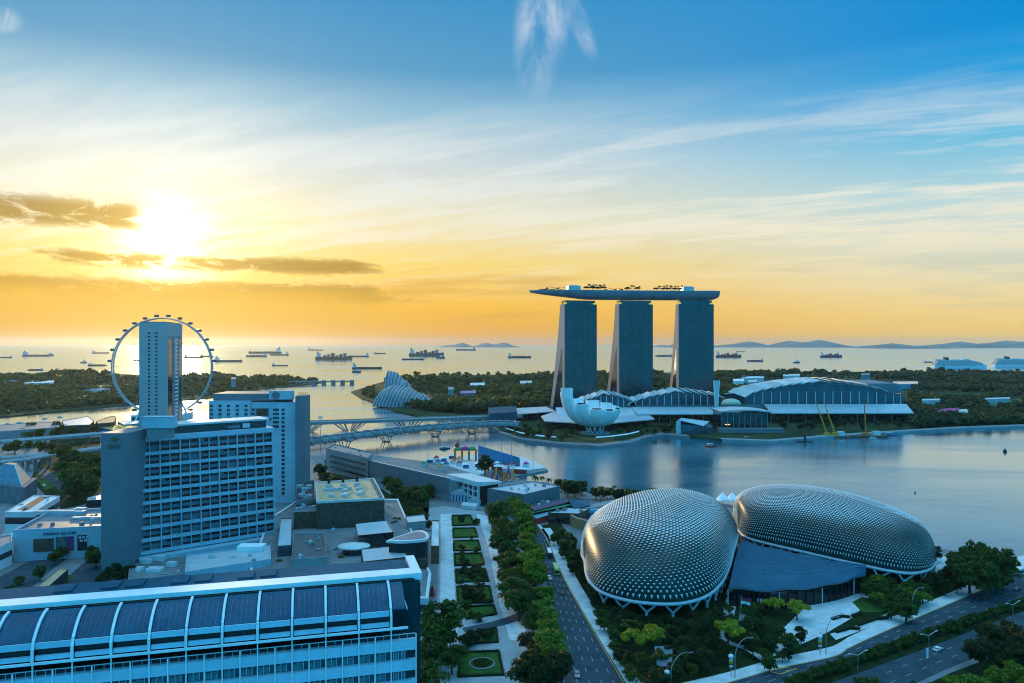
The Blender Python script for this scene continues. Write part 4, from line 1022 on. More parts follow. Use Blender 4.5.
# ------------------------------------------------------------------ lower buildings
RC = random.Random(77)
CLUT = {'podium_block': 22, 'flat_roof_annex': 8, 'lower_annex': 7, 'corrugated_hall': 9, 'mall_wing': 12, 'brick_terrace': 5, 'purple_roof_shop': 6, 'riverside_pavilion': 5, 'long_white_roof': 5, 'low_shop_block': 7, 'car_park_block': 6, 'pool_terrace': 6, 'stepped_terrace': 5, 'service_bay': 6, 'slit_building': 6}
def low(name, label, cat, roof, z, z0=0.0, wall=None, top=None, parapet=0.8, bands=(), group=None, trim=None, clutter=None):
    clutter = CLUT.get(name, 0) if clutter is None else clutter
    """building from its roof outline in the picture at height z: wall, roof, parapet, bands of glazing"""
    W = gp(roof, z); c = sum(W, Vector())/len(W); L = [(p.x-c.x, p.y-c.y) for p in W]
    a = sum(L[i][0]*L[(i+1)%len(L)][1]-L[(i+1)%len(L)][0]*L[i][1] for i in range(len(L)))
    if a < 0: L = L[::-1]
    t = thing(name, label, cat, (c.x, c.y, z0), 0, group); h = z-z0; n = len(L)
    b = MB(); b.prism(L, 0, h-0.02, top=False); b.build('wall', wall or M_offwhite, t)
    sh = lambda k: [(p[0]*k, p[1]*k) for p in L]
    b = MB(); b.poly([(p[0]*0.995, p[1]*0.995, h) for p in L]); b.build('roof', top or M_grey, t)
    if parapet:
        o, i = sh(1.003), sh(0.975); b = MB()
        b.add([(p[0], p[1], h-0.6) for p in o]+[(p[0], p[1], h+parapet) for p in o]+[(p[0], p[1], h+parapet) for p in i]+[(p[0], p[1], h-0.1) for p in i],
              [q for k in range(n) for q in ((k, (k+1)%n, n+(k+1)%n, n+k), (n+k, n+(k+1)%n, 2*n+(k+1)%n, 2*n+k), (2*n+k, 2*n+(k+1)%n, 3*n+(k+1)%n, 3*n+k))])
        b.build('parapet', trim or wall or M_offwhite, t)
    for _ in range(clutter):
        for _t in range(40):
            x, y = RC.uniform(min(p[0] for p in L), max(p[0] for p in L)), RC.uniform(min(p[1] for p in L), max(p[1] for p in L))
            if in_poly(x/0.86, y/0.86, L): break
        a, e, k = RC.uniform(.8, 2.8), RC.uniform(.8, 2.4), RC.uniform(.5, 1.8); u = MB(); u.cbox((x, y, h+k/2+.02), (a, e, k), RC.choice((0, .4, 1.2)))
        if k > 1: u.cbox((x, y, h+k+.14), (a*.6, e*.6, .24))
        u.build('roof_unit', RC.choice((M_steel, M_offwhite, M_conc, M_rooflt)), t)
    for q0, q1 in bands:
        b = MB(); o = sh(1.004); i = sh(0.99)
        b.add([(p[0], p[1], q0) for p in o]+[(p[0], p[1], q1) for p in o]+[(p[0], p[1], q1) for p in i]+[(p[0], p[1], q0) for p in i],
              [q for k in range(n) for q in ((k, (k+1)%n, n+(k+1)%n, n+k), (n+k, n+(k+1)%n, 2*n+(k+1)%n, 2*n+k), (3*n+k, 3*n+(k+1)%n, (k+1)%n, k))])
        b.build('window_band', M_glass, t)
    return t, c
def unit(parent, c, px, py, z, dx, dy, dz, name='roof_unit', m=None, rz=0.0):
    p = G(px, py, z); b = MB(); b.cbox((0,0,dz/2), (dx, dy, dz)); b.box(-dx*.3, dx*.3, -dy*.3, dy*.3, dz+.01, dz+.25)
    o = b.build(name, m or M_rooflt, parent); o.location = (p.x-c.x, p.y-c.y, z-parent.location.z+0.02); o.rotation_euler = (0,0,rz); return o
# podium of the shopping centre
low('podium_block', 'broad grey podium deck that carries the brown block and the garden roofs', 'podium', [(268,520),(300,500),(398,500),(431,575),(428,600),(240,600)], 8, wall=M_offwhite, top=M_grey, bands=((3,6),))
t, c = low('brown_block', 'brown stone block with flat tan roof carrying pale ventilation units', 'building', [(315.5,483),(374,479),(384.5,499),(316.5,502.5)], 24, 8, wall=M_brown, top=M_tan, parapet=0.7, trim=M_offwhite)
for px, py, dx, dy, dz in ((329,488,3,4,2.2),(343,487,3,4,2.2),(357,486,3,4,2.2),(326,491,3.4,2.6,1.6),(331,491,3,2.6,1.6),(336,490.5,3,2.6,1.6),(341,490,3,2.6,1.6),(349,489.5,3,2.6,1.6),(331.5,497,3,4,1.6),(345.5,496,3,8,1.5),(360.5,494,3,8,1.5),(345,491.5,3,5,1.4),(359,489.5,3,5,1.4)):
    unit(t, c, px, py, 24, dx, dy, dz)
for px, py in ((329,483.5),(343,482.5),(357,481.5)): unit(t, c, px, py, 24, 1.6, 1.6, 3.4, 'flue', M_dark)
for i in range(9): unit(t, c, 371.5+i*1.1, 480.5+i*2.1, 24, 1.8, 2.2, 1.0, 'roof_vent', M_steel)
t, c = low('service_bay', 'open plant bay with pale pipes attached left of the brown stone block', 'plant bay', [(296.5,485),(314,483),(315,502),(296,504)], 19, 8, wall=M_brown, top=M_dark, parapet=2.2, trim=M_steel)
for px, py in ((300,488),(305,491),(309,488),(302,497),(309,498)): unit(t, c, px, py, 19, 4, 3, 2)
for a in [('lower_annex', 'dark annex with grey strip roof stepping down in front of the brown block', 'building', [(294,503.5),(320,502.8),(320,512),(294,513)], 17.5, 8, M_brown, M_roofb, 0.5, ()),
          ('flat_roof_annex', 'plain brown grey flat roofed annex in front of the brown block, beside palms', 'building', [(294,534.5),(324,533.5),(326.5,558),(291.5,560)], 14, 8, M_conc, mat('brown_grey_roof', (0.13,0.12,0.12), .9, var=.1), 0.7, ()),
          ('white_canopy_roof', 'white flat canopy roof at the front right corner of the brown block', 'canopy', [(355,524),(386,520.5),(393.5,532.5),(358,536)], 15.5, 8, M_glass, M_rooflt, 0.3, ()),
          ('pale_link_roof', 'narrow pale glazed link roof between hotel and annex with the brown grey roof', 'link', [(281,519),(292,518.5),(291,546),(277.5,547)], 13, 8, M_glassb, M_rooflt, 0.4, ()),
          ('white_pavilion_roof', 'white low pyramid roof just behind the right end of the curved roof block', 'pavilion', [(361,549.5),(400,545.5),(409,557.5),(363,562.5)], 15, 8, M_brown, M_rooflt, 0.4, ())]:
    low(a[0], a[1], a[2], a[3], a[4], a[5], a[6], a[7], a[8], a[9])
low('brick_terrace', 'brown terrace block under the teardrop roof beside the white low pyramid roof', 'building', [(398,545.3),(424,543),(428,561),(409,559)], 12, 8, wall=M_brown, top=mat('red_brown_deck', (0.15,0.07,0.045), .8, var=.2), parapet=0.4)
def teardrop():
    W = [(386,541),(394,538),(406,534),(416,531),(422,530.5),(427,532.5),(429.5,536.5),(427,539.5),(418,540.8),(402,541.6)]
    P = gp(W, 21); c = sum(P, Vector())/len(P); L = [(p.x-c.x, p.y-c.y) for p in P]
    t = thing('teardrop_roof_building', 'dark building under a teardrop roof with thick white rim at the end of the plaza', 'building', (c.x, c.y, 8))
    b = MB(); b.prism([(x*.9, y*.85) for x, y in L], 0, 12); b.build('wall', M_dark, t)
    b = MB(); b.prism(L, 12.0, 13.2); b.build('rim', M_offwhite, t)
    b = MB(); b.prism([(x*.8, y*.72) for x, y in L], 13.21, 13.35); b.build('roof', M_roofb, t)
teardrop()
t, c = low('stepped_terrace', 'pale blue terraced roof below the grid hotel facade, next to the long barrel roof', 'terrace', [(187,556),(270,546),(271,560),(185,573)], 11, 0, wall=M_hw, top=M_rooflt, parapet=0.6)
b = MB(); p = G(253, 549, 11); b.cbox((p.x-c.x, p.y-c.y-2, 12.4), (13, 7, 2.6)); b.build('skylight_box', M_white, t)
t, c = low('pool_terrace', 'paved garden terrace at the foot of the blank hotel end wall', 'terrace', [(130,560),(186,552),(186,574),(128,582)], 5, 0, wall=M_conc, top=M_grey, parapet=0.5)
for px, py, a, e in ((147,563,3,2),(160,560,4,2.4),(172,566,3,2),(140,571,2.4,2),(155,571,5,1.6)): unit(t, c, px, py, 5, a*1.5, a, e, 'terrace_unit', M_offwhite)
def round_roof():
    p = G(354, 545.5, 12); t = thing('round_canopy', 'small white oval canopy among palms behind the white low pyramid roof', 'canopy', (p.x, p.y, 8))
    b = MB(); b.lathe([(8.2,3.2),(8.6,3.6),(8.2,4.1),(3,4.6),(.2,4.7)], 28, sy=0.8); b.build('roof', M_offwhite, t, smooth=True)
    b = MB(); b.lathe([(6,0),(6,3.2)], 20, sy=0.8); b.build('wall', M_glass, t)
round_roof()
# waterfront grandstand
def grandstand():
    t, c = low('slit_building', 'grey building with rows of dark slit windows, right behind the rear hotel', 'building', [(326,449),(334,444.5),(372,453),(368,459)], 19, 0, wall=M_conc, top=M_roofb, parapet=0.8)
    A, B = G(334, 475, 0), G(366, 483, 0)
    for z in (4.5, 9.5, 14.5):
        a, e = gp([(327.5,450.2),(367,459.6)], 19); f = (e-a); n = Vector((f.y, -f.x, 0)).normalized()*0.25; a = a+f*.08; e = e-f*.05
        b = MB(); q = a+n-c; r = e+n-c; b.beam((q.x, q.y, z), (r.x, r.y, z), 0.5, 1.6); b.build('slit_window', M_glass, t)
    # the long stand: sloping seats towards the water, plain wall towards the city
    a, e = gp([(369,464.5),(449,483)], 14); f = e-a; L = f.length; rz = math.atan2(f.y, f.x)
    t = thing('grandstand', 'long blue grey back wall of the waterfront grandstand beside the channel', 'grandstand', (a.x, a.y, 0), rz)
    b = MB(); b.prism([(0,0),(L,0),(L,26),(0,26)], 0, [17,17,5,5]); b.build('stand', M_conc, t)
    b = MB(); b.box(-.2, L+.2, -.6, -.02, 5.5, 17.6); b.build('back_wall', M_slab, t)
    b = MB()
    for i in range(12): b.prism([(1, 1.5+i*2), (L-1, 1.5+i*2), (L-1, 3.0+i*2), (1, 3.0+i*2)], 16.6-i*.93-.6, 17.1-i*.93)
    b.build('seat_rows', M_pale, t)
    for i in range(9):
        x = 4+i*(L-8)/8; b = MB(); b.box(x-.5, x+.5, -.55, 0.2, 0, 5.5); b.build('column', M_conc, t)
    # open end block with columns
    a2, e2 = gp([(450,474.5),(478,482)], 17); f = e2-a2; L2 = f.length; t = thing('grandstand_end', 'end block of the waterfront stand with open columns and white roof edge', 'building', (a2.x, a2.y, 0), math.atan2(f.y, f.x))
    b = MB(); b.box(0, L2, 1, 18, 0, 14); b.build('core', M_dark, t); b = MB(); b.prism([(-2,-2),(L2+2,-2),(L2+2,20),(-2,20)], 14.02, [17.5,17.5,15.5,15.5]); b.build('roof', M_offwhite, t)
    for i in range(7):
        x = L2*i/6; b = MB(); b.box(x-.7, x+.7, -.6, .98, 0, 14); b.build('column', M_offwhite, t)
    for k in (4.5, 9.5): b = MB(); b.box(0, L2, -.3, .9, k, k+.9); b.build('floor_edge', M_offwhite, t)
grandstand()
def marquee(label, p0, p1, w, h, stripes=False):
    a, e = G(*p0), G(*p1); f = e-a; L = f.length; t = thing('marquee', label, 'tent', (a.x, a.y, 0), math.atan2(f.y, f.x), 'white event tents')
    b = MB(); b.add([(0,-w/2,h*.6),(L,-w/2,h*.6),(L,-w*.2,h*.92),(0,-w*.2,h*.92),(0,0,h),(L,0,h),(0,w*.2,h*.92),(L,w*.2,h*.92),(0,w/2,h*.6),(L,w/2,h*.6)], [(0,1,2,3),(3,2,5,4),(4,5,7,6),(6,7,9,8)])
    b.add([(x, -w/2, h*.6) for x in (0,)]+[(0,w/2,h*.6),(0,w*.2,h*.92),(0,0,h),(0,-w*.2,h*.92)], [(0,1,2,3,4)][:1]); b.add([(L,-w/2,h*.6),(L,w/2,h*.6),(L,w*.2,h*.92),(L,0,h),(L,-w*.2,h*.92)], [(4,3,2,1,0)]); b.build('roof', M_rooflt, t)
    b = MB(); b.box(.2, L-.2, -w/2+.2, w/2-.2, 0, h*.6-.02); b.build('wall', M_offwhite, t)
    if stripes:
        b = MB()
        for i in range(6): b.box(-.06, .16, -w/2+.6+i*w/6, -w/2+.6+i*w/6+w/12, .3, h*.58)
        b.build('striped_gable', M_blue, t)
marquee('largest white tent with blue striped gable beside the road behind the lawn strip', (458,502), (484,489.5), 15, 9, True)
marquee('smaller white tent just right of the striped gable tent', (473,506), (484,499), 9, 6)
marquee('long white low tent at the kerb in front of the striped gable tent', (463,507.5), (478,509.5), 5, 4)
t, c = low('corrugated_hall', 'grey corrugated hall with flat pale roof by the bay, behind the roadside trees', 'hall', [(488,489),(533,482),(560,486.5),(524,495)], 13, 0, wall=M_roofb, top=M_rooflt, parapet=0.5)
b = MB()
P = gp([(488,489),(524,495),(560,486.5)], 13)
for (p, q) in ((P[0], P[1]), (P[1], P[2])):
    n = int((q-p).length/2.2); f = (q-p)/n; nn = Vector((f.y, -f.x, 0)).normalized()*.12
    for i in range(n): x = p+f*i-c+nn; b.beam((x.x, x.y, .2), (x.x, x.y, 12.3), .5, .3)
b.build('cladding_ribs', M_steel, t)
# low roofs between the hall and the concert hall
for a in [('purple_roof_shop', 'low shop row with dull purple roof in front of the corrugated hall', 'shops', [(527,505),(566,498),(574,501),(534,511)], 5.5, 0, M_brown, mat('purple_roof', (0.16,0.10,0.14), .8, var=.15), .3, ((1,3),)),
          ('domed_blue_shelter', 'blue shelter roof beside the purple roofed shops', 'shelter', [(568,500),(588,499.5),(590,506),(574,509)], 7, 0, M_glass, M_canopy, .3, ()),
          ('riverside_pavilion', 'dark pavilion with pale angular roof between road bend and concert hall', 'pavilion', [(548,513),(578,514),(590,509),(568,508)], 7, 0, M_brown, M_rooflt, .3, ((1,4),)),
          ('kiosk_row', 'row of kiosks under a blue roof on the corner above the road bend', 'kiosks', [(531,516),(551,511.5),(556,513),(536,519)], 4, 0, M_red, M_pool, .2, ())]:
    low(*a[:3], a[3], a[4], a[5], a[6], a[7], a[8], a[9])
def awning():
    a, e = G(529,513,4.5), G(572,504.5,4.5); f = e-a; t = thing('green_awning', 'long thin bright green awning in front of the purple roofed shops', 'awning', (a.x, a.y, 0), math.atan2(f.y, f.x)); L = f.length
    b = MB(); b.box(0, L, -1.6, 1.6, 4.3, 4.7); b.build('roof', M_green, t)
    for i in range(6): b = MB(); b.box(1+i*(L-2)/5-.1, 1+i*(L-2)/5+.1, -.1, .1, 0, 4.3); b.build('post', M_steel, t)
awning()
def covered_walk():
    a, e = G(592,507,6), G(637,497.5,6); f = e-a; L = f.length; t = thing('covered_walkway', 'long grey covered walkway along the water behind the concert hall', 'walkway', (a.x, a.y, 0), math.atan2(f.y, f.x))
    b = MB(); b.box(-12, L, -4, 4, 6, 6.6); b.build('roof', M_conc, t)
    for i in range(8): b = MB(); b.box(i*(L-4)/7-.3, i*(L-4)/7+.3, -3.4, -2.8, 0, 6); b.build('post', M_offwhite, t)
    b = MB(); b.box(-12, L, -3.5, 3.5, .004, .3); b.build('floor', M_pale, t)
covered_walk()
def amphitheatre():
    o = G(604, 524, 0); t = thing('open_theatre', 'round open air theatre with brick ring and bright blue stage roof behind the concert hall', 'theatre', o)
    for k, r in enumerate((20, 17.5, 15)):
        b = MB(); n = 30; A0, A1 = R(95), R(275)
        inn, out = [(r*math.cos(A0+(A1-A0)*i/n), r*math.sin(A0+(A1-A0)*i/n)) for i in range(n+1)], [((r+2.4)*math.cos(A0+(A1-A0)*i/n), (r+2.4)*math.sin(A0+(A1-A0)*i/n)) for i in range(n+1)]
        h = 6.5-k*2
        b.grid([[(*p, 0) for p in out], [(*p, h) for p in out], [(*p, h) for p in inn], [(*p, 0) for p in inn]]); b.build('seat_ring', M_orangebrick if k == 0 else M_pale, t)
    b = MB(); b.lathe([(20, .01), (20, .06)], 40); b.build('floor', M_pale, t)
    b = MB(); b.box(-10, 14, 11, 17, 5.0, 6.4); b.box(-10, 14, 16.5, 17, .1, 4.98); b.build('stage_roof', M_pool, t)
    for x in (-9, 2, 13): b = MB(); b.box(x-.2, x+.2, 11.2, 11.6, .1, 5); b.build('post', M_steel, t)
M_orangebrick = mat('orange_brick', (0.42, 0.22, 0.11), .8, var=.12, scale=.5)
amphitheatre()

# ------------------------------------------------------------------ left district
def viaduct(label, pts, z, w, d=2.0):
    P = gp(pts, z); o = Vector((P[0].x, P[0].y, 0)); t = thing('viaduct', label, 'elevated road', o); P = [p-o for p in P]
    b = MB()
    for p, q in zip(P, P[1:]): 
        e = (q-p).normalized()*0.4; b.beam(p-Vector((0,0,d/2)), q+e-Vector((0,0,d/2)), w, d)
    b.build('deck', M_conc, t)
    for s in (-1, 1):
        b = MB()
        for p, q in zip(P, P[1:]):
            n = Vector((-(q-p).y, (q-p).x, 0)).normalized()*(w/2-.1)*s; b.beam(p+n+Vector((0,0,.5)), q+n+Vector((0,0,.5)), .4, 1.1)
        b.build('parapet', M_pale, t)
    for p, q in zip(P, P[1:]):
        for k in (.1, .37, .63, .9):
            c = p.lerp(q, k); b = MB(); b.box(c.x-1, c.x+1, c.y-1, c.y+1, 0, z-d-.02); b.build('pier', M_conc, t)
viaduct('upper elevated road crossing behind the blank hotel wall at the far left', [(-60,444),(0,441.5),(50,437.5),(110,432.5)], 10, 15)
viaduct('middle elevated road stub seen between trees at the far left', [(-60,461),(0,458),(48,454)], 8, 9)
viaduct('nearest elevated road curving above the glass pyramid at the far left', [(-40,465),(0,462),(25,459.5),(52,454.5)], 11, 9, 1.6)
viaduct('short elevated ramp between trees left of the blank hotel wall', [(78,451),(100,447.5),(118,445)], 8, 10)
for a in [('depot_hall', 'long low shed with pale blue roof along the far left shore', 'shed', [(-30,427.5),(40,422),(66,422.5),(64,427),(-30,434)], 10, 0, M_conc, M_roofb, .5, ()),
          ('wedge_hall', 'wedge ended shed with grey roof, second on the far left shore', 'shed', [(62,421),(88,416.5),(94,421),(90,425),(64,426)], 13, 0, M_brown, M_rooflt, .5, ()),
          ('green_shed', 'dark green shed with slanted end, third on the far left shore', 'shed', [(96,421.5),(112,416),(116,417),(114,422.5),(98,424)], 13, 0, M_brown, mat('dark_green_roof', (0.07,0.11,0.08), .7), .5, ()),
          ('race_garage', 'low yellow roofed building with coloured stalls by the wheel', 'building', [(98,427.5),(122,424.5),(138,427),(112,430)], 8, 0, M_blue, mat('yellow_roof', (0.5,0.33,0.08), .7), .3, ()),
          ('paddock_building', 'flat white roofed building at the foot of the wheel, above the hotel wall', 'building', [(118,422),(150,419.5),(152,422),(124,425)], 9, 0, M_conc, M_offwhite, .3, ())]:
    low(*a[:3], a[3], a[4], a[5], a[6], a[7], a[8], a[9])
def pyramid():
    P = gp([(-14,482),(6,476),(32,478.5),(22,486)], 13); c = sum(P, Vector())/4; t = thing('glass_pyramid_house', 'brown low building topped by a truncated blue glass pyramid at the left edge', 'building', (c.x, c.y, 0))
    L = [(p.x-c.x, p.y-c.y) for p in P]; b = MB(); b.prism([(x*1.25, y*1.25) for x, y in L], 0, 13); b.build('wall', M_orangeb2, t)
    b = MB(); o = L; i = [(x*.28, y*.28) for x, y in L]; n = 4
    b.add([(x, y, 13.02) for x, y in o]+[(x, y, 26) for x, y in i], [(k, (k+1)%n, n+(k+1)%n, n+k) for k in range(n)]+[(4,5,6,7)]); b.build('glass_pyramid', M_pyr, t)
    for (x, y), (u, v) in zip(o, i): b = MB(); b.beam((x, y, 13.2), (u, v, 26.2), .6, .6); b.build('edge_beam', M_offwhite, t)
    b = MB()
    for k in range(4): b.beam((*o[k], 12.2), (*o[(k+1)%4], 12.2), 1, 1.6)
    b.build('cornice', M_brickred, t)
M_orangeb2 = mat('blue_grey_stone', (0.16, 0.18, 0.20), .8, var=.2, scale=.2)
M_brickred = mat('brick_red_trim', (0.18, 0.06, 0.04), .8, var=.2)
M_pyr = mat('pyramid_glass', (0.12, 0.22, 0.28), .15, var=.2, scale=.3, spec=.8)
pyramid()
t, c = low('long_white_roof', 'long white roof with dark central strip, left of the blank hotel wall', 'hall', [(5,512.5),(34,495.5),(60,496.5),(34,512.5)], 15, 0, wall=M_offwhite, top=M_offwhite, parapet=.4, bands=((8,12),))
P = gp([(17,510),(40,496.6),(48,496.8),(28,510.2)], 15); b = MB(); b.poly([(p.x-c.x, p.y-c.y, 15.05) for p in P]); b.build('roof_strip', M_dark, t)
t, c = low('mall_wing', 'pale blue mall wing with name lettering, posters and a dark sign panel', 'shopping centre', [(14,532),(52,511.5),(140,508.5),(140,526)], 16, 0, wall=M_hw, top=M_roofb, parapet=1.2, bands=())
a, e = gp([(14,532),(140,526)], 16); f = (e-a).normalized(); n = Vector((f.y, -f.x, 0)); org = a-c; rzz = math.atan2(f.y, f.x); LL = (e-a).length
def mp(u, z0, z1, w, name, m, off=.15):
    b = MB(); M = Matrix.Translation((org.x, org.y, 0)) @ Matrix.Rotation(rzz, 4, 'Z'); b.box(u, u+w, -off-.2, -off, z0, z1, M); return b.build(name, m, t)
uu = lambda px: (px-14)/126*LL
mp(uu(33), 4.6, 11.6, uu(53)-uu(33), 'shop_window', M_brown)
M_posterg = mat('green_poster', (0.06, 0.12, 0.08), .5, var=.6, scale=.5, col2=(0.03, 0.05, 0.10)); M_posterp = mat('purple_poster', (0.16, 0.03, 0.10), .5, var=.5, scale=.5, col2=(0.05, 0.05, 0.12))
mp(uu(55), 4.6, 12.2, uu(66)-uu(55), 'green_poster', M_posterg); mp(uu(66.3), 4.6, 12.2, uu(73)-uu(66.3), 'purple_poster', M_posterp)
sp = mp(uu(76.5), 4.2, 12.6, uu(86)-uu(76.5), 'sign_panel', M_dark)
me = text_mesh('MARINA SQUARE', 2.1, .1); me.materials.append(mat('navy_lettering', (0.01, 0.03, 0.12), .5)); o = inst('wall_lettering', me, t); o.matrix_basis = Matrix.Translation((org.x, org.y, 0)) @ Matrix.Rotation(rzz, 4, 'Z') @ Matrix.Translation((uu(59), -.2, 14.0)) @ Matrix.Rotation(R(90), 4, 'X')
b = MB(); M = Matrix.Translation((org.x, org.y, 0)) @ Matrix.Rotation(rzz, 4, 'Z')
for i in range(3): b.box(uu(78)+i*1.9, uu(78)+1.3+i*1.9, -.55, -.4, 10.8, 11.9, M)
for i in range(2): b.box(uu(79)+i*2.2, uu(79)+1.5+i*2.2, -.55, -.4, 9.1, 10.2, M)
b.build('panel_marks', M_offwhite, t)
for px, py, dx, dy, dz in ((60,514,30,4,2),(80,512,6,5,2.4),(95,519,26,3,1.2)): unit(t, c, px, py, 16, dx, dy, dz)
low('low_shop_block', 'blue white low block at the left edge below the long white roof', 'building', [(-50,546),(12,534),(12,542),(-20,556)], 12, 0, M_white, M_roofb, .6, bands=((5,8),))
low('pergola_roof', 'yellowish slatted roof beside the lower left road', 'pergola', [(38,586.5),(60,569),(68,569.5),(47,588)], 6, 0, M_glass, M_tan, .2)
low('car_park_block', 'low blue roofed block left of the blank hotel wall, behind a dark tree', 'building', [(88,497.5),(110,491.5),(120,492),(120,499),(86,501)], 9, 0, M_glass, M_rooflt, .4)
# ------------------------------------------------------------------ curves
def spline(P, k=6, closed=False):
    P = [Vector(p) for p in P]; n = len(P); out = []
    for i in range(n if closed else n-1):
        g = (lambda j: P[j % n]) if closed else (lambda j: P[min(max(j, 0), n-1)])
        a, b, c, d = g(i-1), g(i), g(i+1), g(i+2)
        for q in range(k):
            s = q/k; out.append(0.5*((2*b)+(c-a)*s+(2*a-5*b+4*c-d)*s*s+(3*b-a-3*c+d)*s**3))
    if not closed: out.append(P[-1])
    return out
def resample(P, n):
    L = [0]
    for a, b in zip(P, P[1:]): L.append(L[-1]+(b-a).length)
    out = []; j = 0
    for i in range(n):
        d = L[-1]*i/(n-1)
        while j < len(P)-2 and L[j+1] < d: j += 1
        q = (d-L[j])/max(1e-9, L[j+1]-L[j]); out.append(P[j].lerp(P[j+1], min(1, q)))
    return out

M_shade = mat('aluminium_sunshade', (0.66, 0.69, 0.70), 0.55, metal=0.15, var=0.08, scale=0.4)
M_shell = mat('shell_glass', (0.004, 0.018, 0.020), 0.4, var=0.4, scale=0.08, spec=0.22, col2=(0.010, 0.062, 0.056))
M_rim = mat('rim_steel', (0.52, 0.57, 0.62), 0.5, var=0.05)

def spiky_dome(name, label, front, back, zr, H, skew, NS, NT, q, power):
    front = resample(spline(front, 8), NS+1); back = resample(spline(back, 8), NS+1)
    c = sum(front+back, Vector())/(2*(NS+1)); c.z = 0
    t = thing(name, label, 'theatre dome', c, 0, 'spiky shelled theatre domes')
    def hgt(s):
        e = math.sin(math.pi*min(1, max(0, s))**skew); return H*max(0, e)**power
    def P(i, j, off=0.0):
        s = i/NS; i0 = min(int(i), NS-1); f = i-i0
        A = front[i0].lerp(front[i0+1], f); B = back[i0].lerp(back[i0+1], f); th = math.pi*j/NT
        u = (1-math.cos(th))/2; u = u*0.9+0.1*(j/NT)
        p = A.lerp(B, u)-c; p.z = zr+hgt(s)*math.sin(th)**q
        return p
    g = MB(); g.grid([[P(i, j) for j in range(NT+1)] for i in range(NS+1)]); g.build('glass_shell', M_shell, t, smooth=True)
    b = MB()
    for i in range(NS):
        for j in range(NT):
            o = 0.5 if j % 2 else 0.0
            if i+o+1 > NS: continue
            a0, a1, c1, c0 = P(i+o, j), P(i+o+1, j), P(i+o+1, j+1), P(i+o, j+1)
            n = (a1-a0).cross(c0-a0)
            if n.length < 1e-4: continue
            n.normalize()
            if n.z < 0 and (a0.z+c0.z)/2 > zr+H*0.3: n = -n
            ctr = (a0+a1+c0+c1)/4
            out = Vector((ctr.x, ctr.y, max(0.0, ctr.z-zr)*0.9))
            if n.dot(out) < 0: n = -n
            up0, up1, lo0, lo1 = (c0, c1, a0, a1) if c0.z+c1.z >= a0.z+a1.z else (a0, a1, c0, c1)
            sz = min((a1-a0).length, (c0-a0).length)
            if sz < 0.12: continue
            zz = max(0.0, min(1.0, ((ctr.z-zr)/H-0.54)/0.30)); cov = 0.44+0.58*zz*zz*(3-2*zz)
            uc = (up0+up1)/2; lc = (lo0+lo1)/2; hw = (up1-up0)*cov*0.5; dn = (lc-uc)*cov
            m = uc+n*(0.20*sz); l = uc-hw+n*0.03; r = uc+hw+n*0.03
            tip = uc+dn+n*(sz*(0.50-0.24*zz))
            b.add([l, m, r, tip], [(0,3,1),(1,3,2)])
    b.build('sunshade_skin', M_shade, t)
    ring = [P(i, 0) for i in range(NS+1)]+[P(i, NT) for i in range(NS, -1, -1)]
    ring = [p+Vector((0,0,-0.4)) for p in ring]
    rr = []
    for p in ring:
        if not rr or (p-rr[-1]).length > 0.4: rr.append(p)
    b = MB(); b.tube(rr, 0.75, 8, closed=True); b.build('rim_beam', M_rim, t)
    # V columns under the rim
    R2 = resample(rr+[rr[0]], 400); L = sum((x-y).length for x, y in zip(R2, R2[1:])); nv = int(L/11)
    for k in range(nv):
        i0 = int(400*k/nv); i1 = int(400*(k+1)/nv)-2; im = (i0+i1)//2
        a, e, m = R2[i0+1], R2[min(i1, 399)], R2[im]; ft = m*0.975; ft = Vector((ft.x, ft.y, 2.2))
        kn = Vector((ft.x, ft.y, 3.6)); b = MB(); b.tube([ft, kn], 0.7, 7)
        b.tube([kn, a], 0.5, 6); b.tube([kn, e], 0.5, 6); b.build('v_column', M_rim, t)
    inn = [Vector((p.x*0.86, p.y*0.86, 0)) for p in R2[::8]]; b = MB()
    b.prism([(p.x, p.y) for p in inn], 0, zr-0.2); b.build('lower_glazing', M_glass, t)
    b = MB(); b.prism([(p.x*1.0, p.y*1.0) for p in R2[::8]], 0, 2.2); b.build('planted_plinth', M_cover, t)
    return t
Z8 = 8.5
hall_front = gp([(585,560),(586,571),(590,581),(602,591.5),(627,599.5),(655,603),(682,602.5),(706,595.5),(721,582.5),(729,567),(733,552),(738,534)], Z8)
hall_back = [hall_front[0]]+[Vector(p) for p in ((37,392,Z8),(46,420,Z8),(64,443,Z8),(90,455,Z8),(114,447,Z8))]+[hall_front[-1]]
spiky_dome('concert_hall_dome', 'nearer, left domed theatre with pale spiky aluminium shell on V columns', hall_front, hall_back, Z8, 28.2, 1.22, 84, 74, 0.62, 0.62)
th_front = gp([(738,529),(747,537),(770,543.5),(800,550.5),(830,557.5),(860,564),(888,570),(912,572.5),(929,569),(937,561)], Z8)
th_back = [th_front[0]]+[Vector(p) for p in ((139,462,Z8),(162,482,Z8),(194,474,Z8),(217,445,Z8),(225,408,Z8))]+[th_front[-1]]
spiky_dome('theatre_dome', 'farther, right domed theatre with long teal spiky shell against the bay', th_front, th_back, Z8, 23.8, 0.80, 96, 60, 0.60, 0.55)

